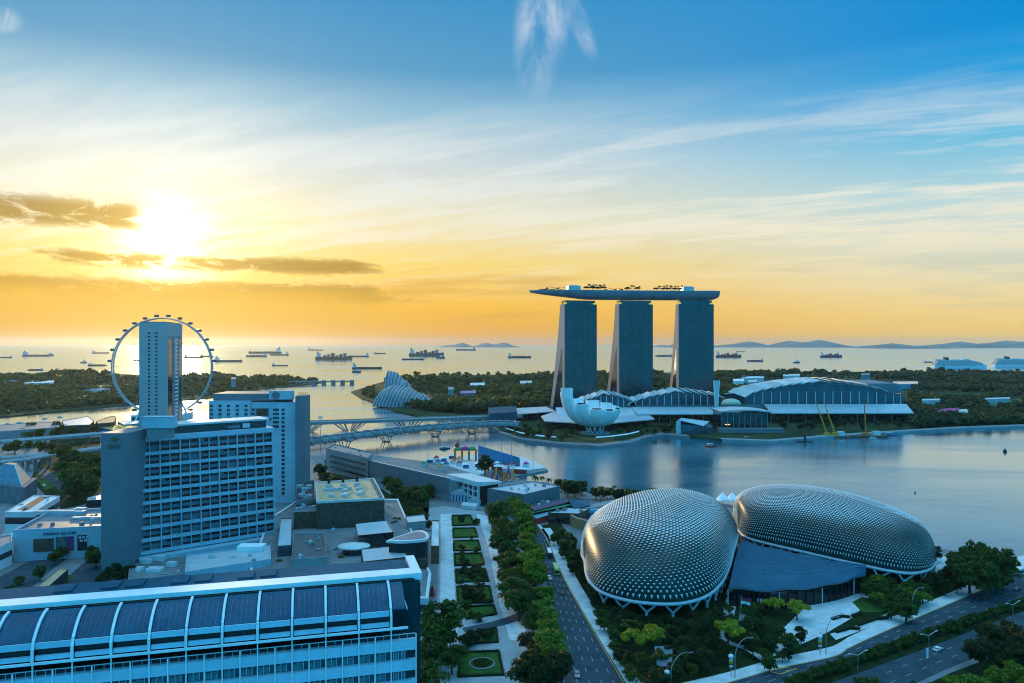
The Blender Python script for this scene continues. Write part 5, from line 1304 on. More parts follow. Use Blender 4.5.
M_seam = mat('membrane_seam', (0.10, 0.20, 0.28), .7)
def foyer():
    up = spline(gp([(741,541),(760,547),(790,554),(820,561),(850,568),(866,572)], 7.5), 6); lo = spline(gp([(729,587),(760,589.5),(790,588.5),(815,586),(840,581.5),(866,573.5)], 9), 6)
    n = 30; up = resample(up, n); lo = resample(lo, n); c = sum(up+lo, Vector())/(2*n); c.z = 0
    t = thing('foyer_canopy', 'sweeping blue grey membrane roof between the two spiky domes', 'canopy', c)
    rows = []
    for i in range(n):
        r = []
        for k in range(25):
            s = k/24; p = up[i].lerp(lo[i], s)-c
            st = (s*4) % 1.0
            p.z += 1.7*math.sin(math.pi*s)+2.2*(1-st)*(0.25+0.75*i/n)*(1 if s < 0.98 else 0)+0.3*math.sin(i*0.8)
            r.append(p)
        rows.append(r)
    b = MB(); b.grid(rows); b.build('membrane', M_canopy, t)
    for k in (6, 12, 18): b = MB(); b.tube([r[k]+Vector((0,0,.12)) for r in rows], .22, 5); b.build('seam', M_seam, t)
    b = MB(); b.grid([[r[-1] for r in rows], [r[-1]+Vector((0,0,-0.9)) for r in rows]]); b.build('fascia', M_roofb, t)
    q = resample(lo, 18)
    b = MB(); W = [p-c+Vector((0,1.8,0)) for p in q]; b.grid([[Vector((p.x,p.y,7.2)) for p in W], [Vector((p.x,p.y,0)) for p in W]]); b.build('glass_front', M_glass, t)
    for i in range(0, 18):
        b = MB(); p = W[i]; b.box(p.x-.2, p.x+.2, p.y-.45, p.y-.05, 0, 7.1 if i % 5 else 7.2); b.build('mullion', M_offwhite if i % 5 == 0 else M_dark, t)
    b = MB(); b.prism([(p.x, p.y) for p in W]+[(p.x-c.x, p.y-c.y) for p in resample(up, 8)[::-1]], 0.01, 6.2); b.build('hall_body', M_glass, t)
    for i in (2, 3, 4): b = MB(); p = W[i]; b.box(p.x-.9, p.x+1.3, p.y-.30, p.y-.08, 2.0, 4.4); b.build('poster', [M_pink, M_offwhite, M_orange][i-2], t)
foyer()
# pale sail structures and masts behind the domes at the waterfront
def sails():
    o = G(729, 506); t = thing('waterfront_sail', 'white sail shelter with tall mast between the domes by the water', 'shelter', o)
    for i in range(3):
        b = MB(); x = -9+i*7; b.add([(x,-4,4),(x+8,-3,5.5),(x+6,5,9),(x+.5,4,4.5)], [(0,1,2,3)]); b.add([(x,-4,3.8),(x+8,-3,5.3),(x+6,5,8.8),(x+.5,4,4.3)], [(3,2,1,0)]); b.build('sail', M_white, t)
        b = MB(); b.tube([(x+4,0,0),(x+6,5,9.2)], .25, 6); b.build('post', M_steel, t)
    b = MB(); b.tube([(10,2,0),(10,2,19)], [.5,.15], 6); b.build('mast', M_white, t)
sails()

# ------------------------------------------------------------------ roads, paths, lawns
def sheet(name, px, z, m, kind='structure', thick=0.0, sp=0):
    P = gp(px) if not sp else spline(gp(px), sp)
    b = MB()
    if thick: b.prism([(p.x, p.y) for p in P], 0.001, thick)
    else: b.poly([Vector((p.x, p.y, z)) for p in P])
    o = b.build(name, m); 
    if kind: tag(o, kind=kind)
    # faces must look up
    me = o.data
    if not thick and me.polygons[0].normal.z < 0: me.flip_normals()
    return o
def strip(name, left, right, z, m, thick=0.0, k=8, kind='structure', n=60):
    A = resample(spline(gp(left), k), n); B = resample(spline(gp(right), k), n); b = MB()
    if thick:
        b.grid([[Vector((p.x,p.y,thick)) for p in A], [Vector((p.x,p.y,thick)) for p in B]])
        b.grid([[Vector((p.x,p.y,0)) for p in A], [Vector((p.x,p.y,thick)) for p in A]]); b.grid([[Vector((p.x,p.y,thick)) for p in B], [Vector((p.x,p.y,0)) for p in B]])
    else: b.grid([[Vector((p.x,p.y,z)) for p in A], [Vector((p.x,p.y,z)) for p in B]])
    o = b.build(name, m); tag(o, kind=kind)
    if o.data.polygons[0].normal.z < 0: o.data.flip_normals()
    return o
def offs(P, w):
    out = []
    for i, p in enumerate(P):
        d = P[min(i+1, len(P)-1)]-P[max(i-1, 0)]; n = Vector((-d.y, d.x, 0)).normalized(); out.append(p+n*w)
    return out
def dashes(name, A, B, fr, L, gap, w, z, m):
    """broken lane lines between the two road edges"""
    b = MB(); A = resample(A, 240); B = resample(B, 240)
    for f in fr:
        P = [a.lerp(c, f) for a, c in zip(A, B)]; S = 0; on = True; acc = 0; seg = []
        for p, q in zip(P, P[1:]):
            acc += (q-p).length
            if on: seg.append(p)
            if acc > (L if on else gap):
                if on and len(seg) > 0:
                    s0, s1 = seg[0], q; d = (s1-s0).normalized(); n = Vector((-d.y, d.x, 0))*w/2
                    b.add([s0-n+Vector((0,0,z)), s0+n+Vector((0,0,z)), s1+n+Vector((0,0,z)), s1-n+Vector((0,0,z))], [(3,2,1,0)])
                on = not on; acc = 0; seg = []
    if b.f: tag(b.build(name, m), kind='structure')
def line(name, P, w, z, m):
    Q = offs(P, w/2); S = offs(P, -w/2); b = MB(); b.grid([[p+Vector((0,0,z)) for p in Q], [p+Vector((0,0,z)) for p in S]]); o = b.build(name, m); tag(o, kind='structure')
    if o.data.polygons[0].normal.z < 0: o.data.flip_normals()

# planting ground around the domes
sheet('ground_cover', [(880,707),(950,673),(1030,643),(1100,621),(1100,760),(860,760)], 0.006, M_cover)
sheet('planting_ground', [(538,526),(560,522),(584,560),(600,592),(640,606),(690,606),(735,592),(865,580),(915,574),(950,552),(1012,560),(985,580),(900,622),(840,652),(760,670),(655,700),(628,690),(598,640),(566,580)], 0.006, M_cover)
sheet('ground_cover', [(388,485),(430,478),(470,500),(430,492),(428,520),(400,520)], 0.006, M_cover)
sheet('ground_cover', [(50,440),(100,437),(101,500),(60,510),(30,480)], 0.006, M_cover)
sheet('ground_cover', [(320,470),(370,482),(400,500),(380,500),(318,480)], 0.006, M_cover)
sheet('lawn', [(35,478),(62,472),(70,482),(45,490)], 0.010, M_lawn)
# road past the concert hall
LA = [(519,524),(527,535),(536,553),(545,578),(553,604),(560,640),(566,690),(570,730)]; RA = [(541,529),(548,540),(556,560),(567,583),(580,606),(600,640),(628,687),(650,730)]
strip('road', LA, RA, 0.014, M_asph)
a_, b_ = spline(gp(LA), 8), spline(gp(RA), 8)
dashes('lane_marking', a_, b_, (0.2, 0.4, 0.6, 0.8), 2.6, 5.5, 0.24, 0.020, M_mark)
line('kerb_line', [q.lerp(p, 0.965) for p, q in zip(resample(b_, 60), resample(a_, 60))], 0.35, 0.020, M_ymark)
strip('pavement', RA, [(x+9+(y-529)*0.05, y-1) for x, y in RA], 0, M_pale, thick=0.13)
strip('road', [(400,486),(430,488),(458,500),(490,509),(520,524)], [(400,478),(440,484),(466,490),(500,500),(530,512),(541,529)], 0.014, M_asph)
dashes('lane_marking', spline(gp([(400,486),(430,488),(458,500),(490,509),(520,524)]), 8), spline(gp([(400,478),(440,484),(466,490),(500,500),(541,527)]), 8), (0.35, 0.65), 3, 6, 0.35, 0.020, M_mark)
strip('traffic_island', [(536,524),(543,532),(548,541)], [(540,524.5),(548,535),(551,545)], 0, M_pale, thick=0.13)
for k, (q, z) in enumerate(((((538,545),(546,545),(548,552),(540,553)), .022), )):
    line('yellow_box', gp(q+(q[0],)), 0.4, z, M_ymark)
# the wide avenue at the lower right
UA = [(655,699),(720,684.5),(775,669),(835,656),(850,647),(900,624.5),(960,599),(1024,571.5),(1100,541)]; MA = [(740,704),(800,683),(870,659),(935,637),(1024,604),(1110,575)]
strip('road', UA, MA, 0.014, M_asph)
strip('road', [(760,712),(812,690),(880,665),(945,641),(1024,611),(1110,581)], [(830,735),(880,702),(950,668),(1024,640),(1110,608)], 0.014, M_asph)
u_, m_ = spline(gp(UA), 8), spline(gp(MA), 8)
dashes('lane_marking', u_, m_, (0.25, 0.5, 0.75), 2.8, 6, 0.24, 0.020, M_mark)
dashes('lane_marking', spline(gp([(760,712),(812,690),(880,665),(945,641),(1024,611),(1110,581)]), 8), spline(gp([(830,735),(880,702),(950,668),(1024,640),(1110,608)]), 8), (0.33, 0.66), 2.8, 6, 0.24, 0.020, M_mark)
line('kerb_line', [q.lerp(p, 0.985) for p, q in zip(resample(u_, 80), resample(m_, 80))], 0.3, 0.020, M_ymark)
strip('pavement', [(x-2, y-9.5) for x, y in UA], UA, 0, M_pale, thick=0.13)
strip('median', MA, [(760,712),(812,690),(880,665),(945,641),(1024,611),(1110,581)], 0, M_cover, thick=0.14)
line('yellow_box', gp([(768,671),(785,667.5),(797,668.5),(780,674),(768,671)]), 0.5, 0.024, M_ymark)
# promenade and plaza patches in front of the foyer
sheet('plaza', [(736,598),(760,592),(866,580),(872,592),(866,604),(852,618),(828,632),(800,645),(770,640),(790,622),(800,612),(780,605),(740,606)], 0.010, M_pale)
sheet('plaza', [(905,566),(945,556),(960,566),(900,590),(893,580)], 0.010, M_pale)
strip('path', [(728,595),(724,606),(722,618),(712,630)], [(738,596),(736,606),(733,618),(724,634)], 0.012, M_pale)
strip('path', [(742,604),(738,622),(737,634)], [(753,606),(754,622),(750,638)], 0.012, M_grey)
strip('path', [(712,630),(716,640),(745,650),(765,664)], [(724,634),(728,640),(755,650),(774,662)], 0.014, M_pale)
strip('path', [(830,634),(855,626),(890,612),(925,594)], [(836,640),(862,630),(895,617),(930,600)], 0.014, M_pale)
sheet('plaza', [(765,652),(776,640),(800,640),(795,648),(770,658)], 0.012, M_pale)
sheet('plaza', [(1000,560),(1040,552),(1060,560),(1010,580),(985,582)], 0.010, M_pale)
sheet('lawn', [(852,602),(862,597),(880,600),(896,608),(882,612),(862,612)], 0.018, M_lawn)
# lower left roads
strip('road', [(-40,600),(20,566),(48,553)], [(-20,640),(40,580),(70,556)], 0.014, M_asph)
strip('road', [(45,600),(80,566),(92,560)], [(80,604),(100,580),(110,562)], 0.014, M_asph)
sheet('lawn', [(30,600),(62,574),(75,575),(50,604)], 0.018, M_lawn)
sheet('road', [(34,470),(62,492),(70,488),(46,468)], 0.014, M_asph)
# the plaza strip with lawns
sheet('plaza', [(424,508),(445,506),(484,512),(494,530),(504,570),(522,620),(545,690),(550,730),(418,730),(430,640),(431,560)], 0.006, mat('cool_paving', (0.34,0.35,0.36), .8, var=.1, scale=.1))
strip('path', [(440.5,514),(440.5,560),(440,602),(438,640)], [(452,513.5),(453.5,560),(455.5,602),(457,640)], 0.010, M_pale)
strip('path', [(430,527),(431,560),(430,602),(428,660)], [(437.5,527),(438,560),(437.5,602),(436,660)], 0.010, M_grey)
strip('path', [(476,514),(486,540),(494,575),(500,606),(510,640)], [(488,516),(495,540),(503,575),(512,606),(532,640)], 0.012, M_pale)
b = MB()
lawns = [[(451.5,516),(471,515.5),(475,525.5),(452,526.5)], [(452.3,528.5),(475.5,528),(478.5,537.5),(452.5,538.5)], [(452.8,541),(479,540.5),(481.5,551),(453,551.5)], [(453.5,554),(482,553.5),(485,565.5),(454.2,566.5)], [(454.5,569.5),(486,569),(490,582),(455.5,583)],
         [(456,586.5),(490.5,586),(494,603),(457,605)], [(458,607.5),(494.5,605.5),(497.5,615),(466,620)], [(470,633),(497,628),(499,643),(466,645)], [(459,652),(500,650.5),(505,676),(457,678)]]
for L in lawns: sheet('lawn', L, 0.016, M_lawn)
strip('road', [(462,628),(490,622),(515,614),(532,604)], [(464,632),(492,628),(520,620),(540,609)], 0.020, M_asph)
def low_hedge(label, px, h, m=None, name='hedge', group='clipped hedges around the lawns', wid=1.0):
    P = gp(px); o = sum(P, Vector())/len(P); o.z = 0; t = thing(name, label, 'hedge', o, 0, group); r = random.Random(int(px[0][0]*7+px[0][1]))
    b = MB(); L = sum((q-p).length for p, q in zip(P, P[1:])); n = int(L*26*h)
    for i in range(n):
        d = r.random()*(len(P)-1); k = min(int(d), len(P)-2); p = P[k].lerp(P[k+1], d-k)-o+Vector((r.gauss(0,.32*wid), r.gauss(0,.32*wid), h*r.random()**.7)); s = .16+.18*r.random()
        a, c, e = [Vector((r.gauss(0,1), r.gauss(0,1), r.gauss(0,1))).normalized()*s for _ in range(3)]; b.add([p+a, p+c, p+e], [(0,1,2)])
    b.build('foliage', m or L_dark, t); b = MB()
    for p, q in zip(P, P[1:]): b.beam(p-o+Vector((0,0,h*.35)), q-o+Vector((0,0,h*.35)), .5*wid, h*.7)
    b.build('stems', M_bark2, t); return t
M_bark2 = mat('dark_twigs', (0.02, 0.03, 0.012), .9, var=.2)
names = ['farthest', 'second farthest', 'third farthest', 'fourth', 'fifth', 'sixth', 'seventh', 'second nearest', 'nearest']
for i, L in enumerate(lawns):
    q = [Vector((*p, 0)) for p in L]; c = sum(q, Vector())/4; ins = [(c+(p-c)*0.93) for p in q]
    low_hedge(f'clipped hedge framing the {names[i]} small lawn of the plaza strip', [(p.x, p.y) for p in ins]+[(ins[0].x, ins[0].y)], 0.9+0.25*(i % 3 == 0))
def ring_bed():
    o = G(482, 664); t = thing('ring_planter', 'round planter ring with shrubs on the nearest small lawn', 'planter', o)
    b = MB(); b.tube([(4.6*math.cos(a), 4.6*math.sin(a), .25) for a in [2*math.pi*i/36 for i in range(36)]], .28, 6, closed=True); b.build('stone_ring', M_conc, t)
    b = MB(); r = random.Random(5)
    for i in range(900):
        a = r.random()*6.28; q = 3.4*math.sqrt(r.random()); p = Vector((q*math.cos(a), q*math.sin(a), .2+1.8*r.random()*(1-q/5))); v = [Vector((r.gauss(0,1), r.gauss(0,1), r.gauss(0,1))).normalized()*.3 for _ in range(3)]; b.add([p+x for x in v], [(0,1,2)])
    b.build('shrub', L_dark, t)
ring_bed()
# ------------------------------------------------------------------ trees one can tell apart
def crown_mesh(name, mt, seed, kind='round', quads=2600, leaf=0.095):
    r = np.random.default_rng(seed); ncl = {'round': 24, 'umbrella': 22, 'tall': 18, 'bush': 12, 'columnar': 14}[kind]
    C = []; 
    for i in range(ncl):
        d = r.normal(size=3); d /= np.linalg.norm(d); q = r.uniform(0.35, 0.78)
        sx = {'round': (1,1,.82), 'umbrella': (1.12,1.12,.5), 'tall': (.72,.72,1.15), 'bush': (1,1,.75), 'columnar': (.42,.42,1.25)}[kind]
        p = d*q*np.array(sx)
        if kind == 'umbrella': p[2] = abs(p[2])*0.9-0.1*np.hypot(p[0], p[1])
        C.append((p, r.uniform(.26, .42)*(0.8 if kind in ('umbrella', 'columnar') else 1)))
    per = quads//ncl; V = []
    for p, cr in C:
        d = r.normal(size=(per, 3)); d /= np.linalg.norm(d, axis=1, keepdims=True); d[:,2] = np.where(d[:,2] < -0.35, -d[:,2]*.6, d[:,2])
        rad = cr*r.uniform(.55, 1.08, size=(per, 1)); c = p+d*rad*np.array([1,1,.8])
        nrm = d+r.normal(size=(per,3))*.55; nrm /= np.linalg.norm(nrm, axis=1, keepdims=True)
        t = np.cross(nrm, r.normal(size=(per,3))); t /= np.linalg.norm(t, axis=1, keepdims=True); bt = np.cross(nrm, t)
        s = leaf*r.uniform(.6, 1.25, size=(per,1))
        V.append(np.stack([c-t*s, c-bt*s*.55, c+t*s, c+bt*s*.55], 1).reshape(-1, 3))
    V = np.concatenate(V); k = len(V)//4
    me = bpy.data.meshes.new(name); me.vertices.add(k*4); me.vertices.foreach_set('co', V.ravel())
    me.loops.add(k*4); me.loops.foreach_set('vertex_index', np.arange(k*4, dtype=np.int32)); me.polygons.add(k); me.polygons.foreach_set('loop_start', np.arange(0, k*4, 4, dtype=np.int32))
    me.materials.append(mt); me.update(calc_edges=True); me.validate(); return me
def trunk_mesh(seed, top=0.0, base=-1.25, limbs=5, rad=0.07, spread=.55):
    r = random.Random(seed); b = MB(); fork = base+(top-base)*.62
    b.tube([(0,0,base), (.02,0.01,(base+fork)/2), (0,0,fork)], [rad*1.25, rad*.95, rad*.8], 7)
    for i in range(limbs):
        a = i*6.283/limbs+r.random()*.6; q = spread*r.uniform(.7, 1.1)
        b.tube([(0,0,fork-.03), (q*.45*math.cos(a), q*.45*math.sin(a), fork+.28), (q*math.cos(a), q*math.sin(a), top+.12+.25*r.random())], [rad*.6, rad*.4, rad*.15], 5)
    return b.mesh('trunk', M_bark)
def palm_mesh(seed):
    r = random.Random(seed); b = MB()
    for i in range(17):
        a = i*2.4+r.random()*.3; up = r.uniform(-.25, .75); L = r.uniform(.85, 1.1); pts = []
        for k in range(7):
            s = k/6; pts.append(Vector((math.cos(a)*L*s*(1-.15*s), math.sin(a)*L*s*(1-.15*s), up*s-.85*s*s)))
        sd = Vector((-math.sin(a), math.cos(a), 0))
        for k in range(6):
            w0, w1 = .16*math.sin(math.pi*(k/6*.9+.08)), .16*math.sin(math.pi*((k+1)/6*.9+.08))
            for sg in (-1, 1):
                b.add([pts[k], pts[k+1], pts[k+1]+sd*sg*w1+Vector((0,0,-.06)), pts[k]+sd*sg*w0+Vector((0,0,-.06))], [(0,1,2,3)])
    return b.mesh('crown', L_green)
CR = {}
def crown(kind, mt, i):
    k = (kind, mt.name, i)
    if k not in CR: CR[k] = crown_mesh('crown', mt, 100+i*17+len(kind)*3, kind)
    return CR[k]
TR = {k: [trunk_mesh(3+i, limbs=5, base=b, rad=rd, spread=sp) for i in range(2)] for k, b, rd, sp in (('round', -1.15, .06, .55), ('umbrella', -.95, .05, .75), ('tall', -1.3, .05, .35), ('bush', -.75, .05, .4), ('columnar', -1.35, .05, .15))}
BASE = {'round': 1.15, 'umbrella': .95, 'tall': 1.3, 'bush': .75, 'columnar': 1.35}
PALM = [palm_mesh(i) for i in range(3)]
_pt = MB(); _pt.tube([(0,0,-3.2), (.05,.02,-1.6), (0,0,0)], [.10,.07,.06], 7); PTRUNK = _pt.mesh('trunk', M_bark)
tr_rng = random.Random(21)
NOSPOT = {}
def tree(name, kind, mt, px, py, rad, label, group, cz=None, xyz=None):
    """crown centre at pixel (px,py); rad = crown radius; the tree stands on the ground below it"""
    s = 1.14*rad*tr_rng.uniform(.93, 1.07)
    if kind == 'palm':
        h = 3.2*s; p = xyz or G(px, py, h); t = thing(name, label, 'palm', (p.x, p.y, xyz.z if xyz else 0), tr_rng.random()*6.28, group)
        inst('crown', PALM[tr_rng.randrange(3)], t, (0,0,h), 0, s); inst('trunk', PTRUNK, t, (0,0,h), 0, s); return t
    h = BASE[kind]*s; p = xyz or G(px, py, h)
    t = thing(name, label, 'shrub' if kind == 'bush' else 'tree', (p.x, p.y, xyz.z if xyz else 0), tr_rng.random()*6.28, group)
    inst('crown', crown(kind, mt, tr_rng.randrange(3)), t, (0,0,h), 0, (s, s*tr_rng.uniform(.9, 1.1), s*tr_rng.uniform(.9, 1.12))); inst('trunk', TR[kind][tr_rng.randrange(2)], t, (0,0,h), 0, s)
    return t
def stand(name, items, what, group, order='left'):
    """items: (kind, material, px, py, rad); labels count them from the left (or from the near end)"""
    items = sorted(items, key=(lambda a: a[2]) if order == 'left' else (lambda a: -a[3]))
    for i, (k, m, px, py, rd) in enumerate(items):
        o = ordn(i)
        lab = f'{o} from the left of the {what}' if order == 'left' else f'{o} from the near end of the {what}'
        tree(name, k, m, px, py, rd, lab, group)
def scatter(poly, n, kinds, rads, seed, gap=7.0):
    r = random.Random(seed); out = []; pts = []; tries = 0
    xs = [p[0] for p in poly]; ys = [p[1] for p in poly]
    while len(out) < n and tries < 9000:
        tries += 1; x, y = r.uniform(min(xs), max(xs)), r.uniform(min(ys), max(ys))
        if not in_poly(x, y, poly): continue
        if any(abs(x-a) < 13 and -6 < y-b < 22 for a, b in KEEP): continue
        w = G(x, y)
        if any((w-q).length < gap for q in pts): continue
        pts.append(w); k, m = r.choice(kinds); out.append((k, m, x, y, r.uniform(*rads)))
    return out
KEEP = [(655,634),(634,636),(728,628),(773,603),(797,607)]
J = lambda L, k, m, rd: [(k, m, x, y, rd*tr_rng.uniform(.78, 1.18)) for x, y in L]
B, Gn, Dk, Yl = L_bright, L_green, L_dark, L_yellow
# the avenue of trees between the lawn strip and the road
row = J([(514,502),(521,511),(523,521),(526,531),(528,541),(531,552),(532,563),(534,574)], 'round', B, 7.0)+J([(541,597),(544,607),(547,618),(549,630),(551,643),(552,656)], 'round', B, 6.0)
stand('roadside_tree', row, 'bright roadside row beside the traffic lanes', 'bright green row along the road', 'near')
row2 = J([(500,511),(503,524),(506,537),(508,550),(511,563),(513,577),(515,590),(519,601)], 'round', Gn, 7.4)+J([(494,507),(498,521),(501,533),(503,546),(506,560),(508,574),(511,588),(526,598),(522,584),(519,570)], 'umbrella', Dk, 6)+J([(529,640),(534,655),(536,668),(528,676),(556,668)], 'round', Dk, 5.4)+J([(533,622),(536,610)], 'round', Gn, 5)
stand('plaza_tree', row2, 'darker inner row beside the lawn strip', 'darker inner row beside the lawns', 'near')
stand('large_tree', J([(443,624)], 'round', Gn, 9.2)+J([(431,650),(452,655),(427,676)], 'round', Gn, 6.2), 'large trees at the near end of the plaza', 'large trees by the curved roof block')
# around the left dome
front = scatter([(600,612),(640,628),(690,628),(722,616),(735,622),(728,650),(700,668),(655,682),(632,676),(612,640)], 72, [('round', Dk), ('round', Gn), ('tall', Dk), ('umbrella', Gn), ('round', Dk)], (2.2, 3.7), 5, 4.3)
stand('garden_tree', front, 'dark garden trees below the nearer dome', 'garden trees in front of the nearer dome')
stand('yellow_tree', J([(655,633),(634,637),(728,628),(773,603),(797,607)], 'umbrella', Yl, 4.8), 'yellow green umbrella crowned trees near the domes', 'yellow green trees near the domes')
stand('dome_shrub', scatter([(592,596),(610,606),(650,615),(690,614),(722,602),(730,610),(700,624),(650,626),(606,616)], 40, [('bush', Dk), ('bush', Gn), ('round', Dk)], (1.5, 2.5), 71, 3.2), 'low bushes at the columns of the nearer dome', 'low bushes at the dome columns')
side = scatter([(551,535),(566,530),(588,560),(598,588),(604,604),(590,600),(572,570)], 26, [('tall', Dk), ('tall', Gn), ('round', Dk), ('columnar', Gn)], (2.2, 3.4), 8, 4.5)
stand('kerb_tree', side, 'slim trees between road and nearer dome', 'slim trees beside the road by the nearer dome')
pl = scatter([(745,606),(780,602),(800,612),(806,634),(790,652),(770,664),(745,645)], 22, [('round', Gn), ('umbrella', Gn), ('round', Dk), ('tall', Dk)], (2.3, 3.8), 9, 5.5)
stand('plaza_garden_tree', pl, 'mixed trees on the plaza below the foyer roof', 'mixed trees on the foyer plaza')
ea = scatter([(862,584),(880,578),(905,585),(925,590),(925,602),(900,613),(882,606)], 16, [('round', Gn), ('umbrella', B), ('round', Gn)], (3, 4.6), 12, 6)
stand('lawn_tree', ea, 'leafy trees round the oval lawn below the farther dome', 'leafy trees around the oval lawn')
ec = J([(962,561),(975,556),(988,560),(998,567),(970,570),(984,574)], 'round', Gn, 8.2)+J([(950,572),(938,578),(928,582),(945,586),(957,584)], 'round', Dk, 4.6)+J([(935,552),(991,583),(1003,578)], 'round', Dk, 3.6)
stand('corner_tree', ec, 'big clump right of the farther dome', 'big clump right of the farther dome')
br = J([(992,636),(1008,630),(1022,638),(980,650),(1000,650),(1016,654)], 'round', Dk, 5.2)+J([(1014,672),(996,678),(1026,680),(980,688),(962,688)], 'round', B, 5)+J([(940,692),(918,694),(868,690),(1004,662)], 'round', Gn, 4.2)
stand('near_corner_tree', br, 'overhanging trees in the lower right corner', 'trees in the lower right corner')
# hedge of clipped shrubs in the median
mx = [(792,685)]
for i in range(52):
    s = i/51; px = 790+s*238; q = (px-800)/224; py = 683+(606-683)*q-4-(6*q*(1-q)); mx.append((px, py))
stand('median_shrub', J(mx[1:], 'bush', Gn, 2.3), 'clipped median shrubs in the wide avenue', 'clipped shrubs along the median')
# plaza hedges by the avenue
for i, (L, h) in enumerate(((((836,633),(850,629),(860,630)), 1.6), (((858,626),(875,620),(888,619)), 1.6), (((888,617),(900,612),(912,608)), 1.6), (((832,620),(842,617),(850,618)), 1.3), (((852,617),(862,614)), 1.3))):
    low_hedge(f'{ordn(i)} from the left of the mounded hedges beside the avenue pavement' if i < 3 else f'{["left", "right"][i-3]} of two small hedges on the pale plaza', L, h, L_dark, group='mounded hedges on the foyer plaza', wid=2.2)
# waterfront behind the domes
stand('waterside_tree', J([(561,484),(568,487),(575,488),(582,486)], 'round', Dk, 6)+J([(596,492),(603,493),(611,492),(618,494),(626,495),(634,494),(650,495),(655,493)], 'round', Dk, 4.6)+J([(645,497)], 'round', Yl, 4.2), 'waterside trees behind the nearer dome', 'waterside trees')
stand('palm_tree', J([(535,476),(542,477),(549,479),(556,480),(565,480),(576,482),(601,487),(607,488),(614,486),(628,489),(639,490)], 'palm', Gn, 3.1), 'waterside palms behind the corrugated hall and dome', 'waterside palms')
stand('far_pavement_palm', J([(562,528),(568,533),(563,540),(572,541)], 'palm', Gn, 2.6), 'slim palms beside the road bend', 'slim palms beside the road bend')
# middle ground, left and centre
mid = J([(395,487),(403,491),(412,493),(421,496),(388,481),(428,490)], 'round', Gn, 6.2)+J([(320,470),(326,477),(338,480),(350,483),(362,469),(377,470),(365,485),(340,490),(330,462)], 'round', Dk, 6)
stand('street_tree', mid, 'trees in front of the grandstand wall', 'trees in front of the grandstand')
stand('lone_round_tree', J([(485,463)], 'round', Dk, 7.5), 'round trees between event tents and water', 'round tree by the event tents')
le = J([(62,452),(72,456),(83,458),(93,462),(66,468),(80,472),(93,476),(72,480),(88,486),(100,470)], 'round', Gn, 8.5)+J([(76,490),(66,462)], 'round', Dk, 8)+J([(15,446),(28,445),(40,446),(8,448),(52,446)], 'round', Gn, 6.5)
stand('park_tree', le, 'big park trees left of the blank hotel wall', 'big park trees at the far left')
sh = scatter([(0,427),(100,424),(100,432),(0,437)], 24, [('round', Gn), ('umbrella', B), ('round', Gn)], (4.5, 6.5), 31, 10)
stand('roadway_tree', sh, 'trees between the shore sheds and upper elevated road', 'trees along the upper elevated road')
ft = J([(108,573),(116,569),(124,566),(131,570),(119,576),(104,580)], 'round', Dk, 3.6)+J([(40,572),(55,556),(62,552),(92,552),(96,557)], 'round', Gn, 4)+J([(12,590),(3,596),(20,580)], 'bush', Gn, 3)
stand('hotel_foot_tree', ft, 'small trees around the foot of the blank hotel wall', 'small trees at the hotel foot')
gd = scatter([(328,545),(358,536),(362,558),(330,566)], 14, [('bush', Gn), ('round', Dk)], (1.6, 2.8), 41, 4)+scatter([(394,512),(424,508),(430,527),(405,528),(395,535)], 14, [('round', Gn), ('round', Dk), ('umbrella', Gn)], (2.4, 4), 43, 5)
stand('roof_garden_tree', gd, 'low garden trees around the white canopy roofs', 'garden trees among the low roofs')
stand('terrace_palm', J([(283,556),(289,554),(296,557),(302,559),(309,561),(330,552),(341,556),(349,551),(279,560),(316,563)], 'palm', Gn, 2.3), 'terrace palms behind the ridge of the curved roof block', 'terrace palms')
stand('lawn_shrub', scatter([(455,517),(482,517),(495,605),(495,615),(462,618)], 24, [('bush', Dk), ('bush', Gn)], (1.3, 2.6), 51, 5)+J([(470,637),(480,636),(490,633),(466,640),(470,592),(480,596),(466,596),(476,568),(462,572)], 'bush', Dk, 2.8), 'dark shrubs on the small plaza lawns', 'shrubs on the plaza lawns')
# far promenade and terraces of the resort
pr = scatter([(506,426),(560,421),(575,432),(560,440),(515,433)], 22, [('round', Dk), ('round', Gn)], (3.2, 5), 61, 9)+scatter([(612,424),(655,419),(760,420),(765,427),(655,430),(625,437)], 34, [('round', Dk), ('round', Gn)], (3.2, 5), 62, 9)
stand('promenade_tree', pr, 'small trees along the far promenade of the resort', 'far promenade trees')
stand('quay_tree', scatter([(770,417),(908,414),(918,424),(780,428)], 40, [('round', Dk), ('tall', Dk), ('round', Gn)], (3.4, 5.2), 63, 8), 'dark trees in front of the largest glass hall', 'dark trees before the largest glass hall')
i = 0
for a, e, n in ((546, 562, 6), (606, 627, 9), (586, 604, 11), (628, 640, 5), (657, 682, 14)):
    for k in range(n):
        px = a+(e-a)*k/(n-1); small = 0.55 if (a < 570 or a == 606) else 1; s = (px-529)/190; p = SKY_C(s)+SKY_T.location+SKY_S*(-9-4*(k % 2)); p = Vector((p.x, p.y, SKY_Z-.3))
        tree('roof_palm', 'palm' if k % 3 else 'umbrella', Dk, 0, 0, (2.7 if k % 3 else 4.6)*(1.1 if e < 610 else 1)*small, f'{ordn(i)} from the left of the trees growing on the boat shaped deck', 'trees on the sky deck', xyz=p); i += 1
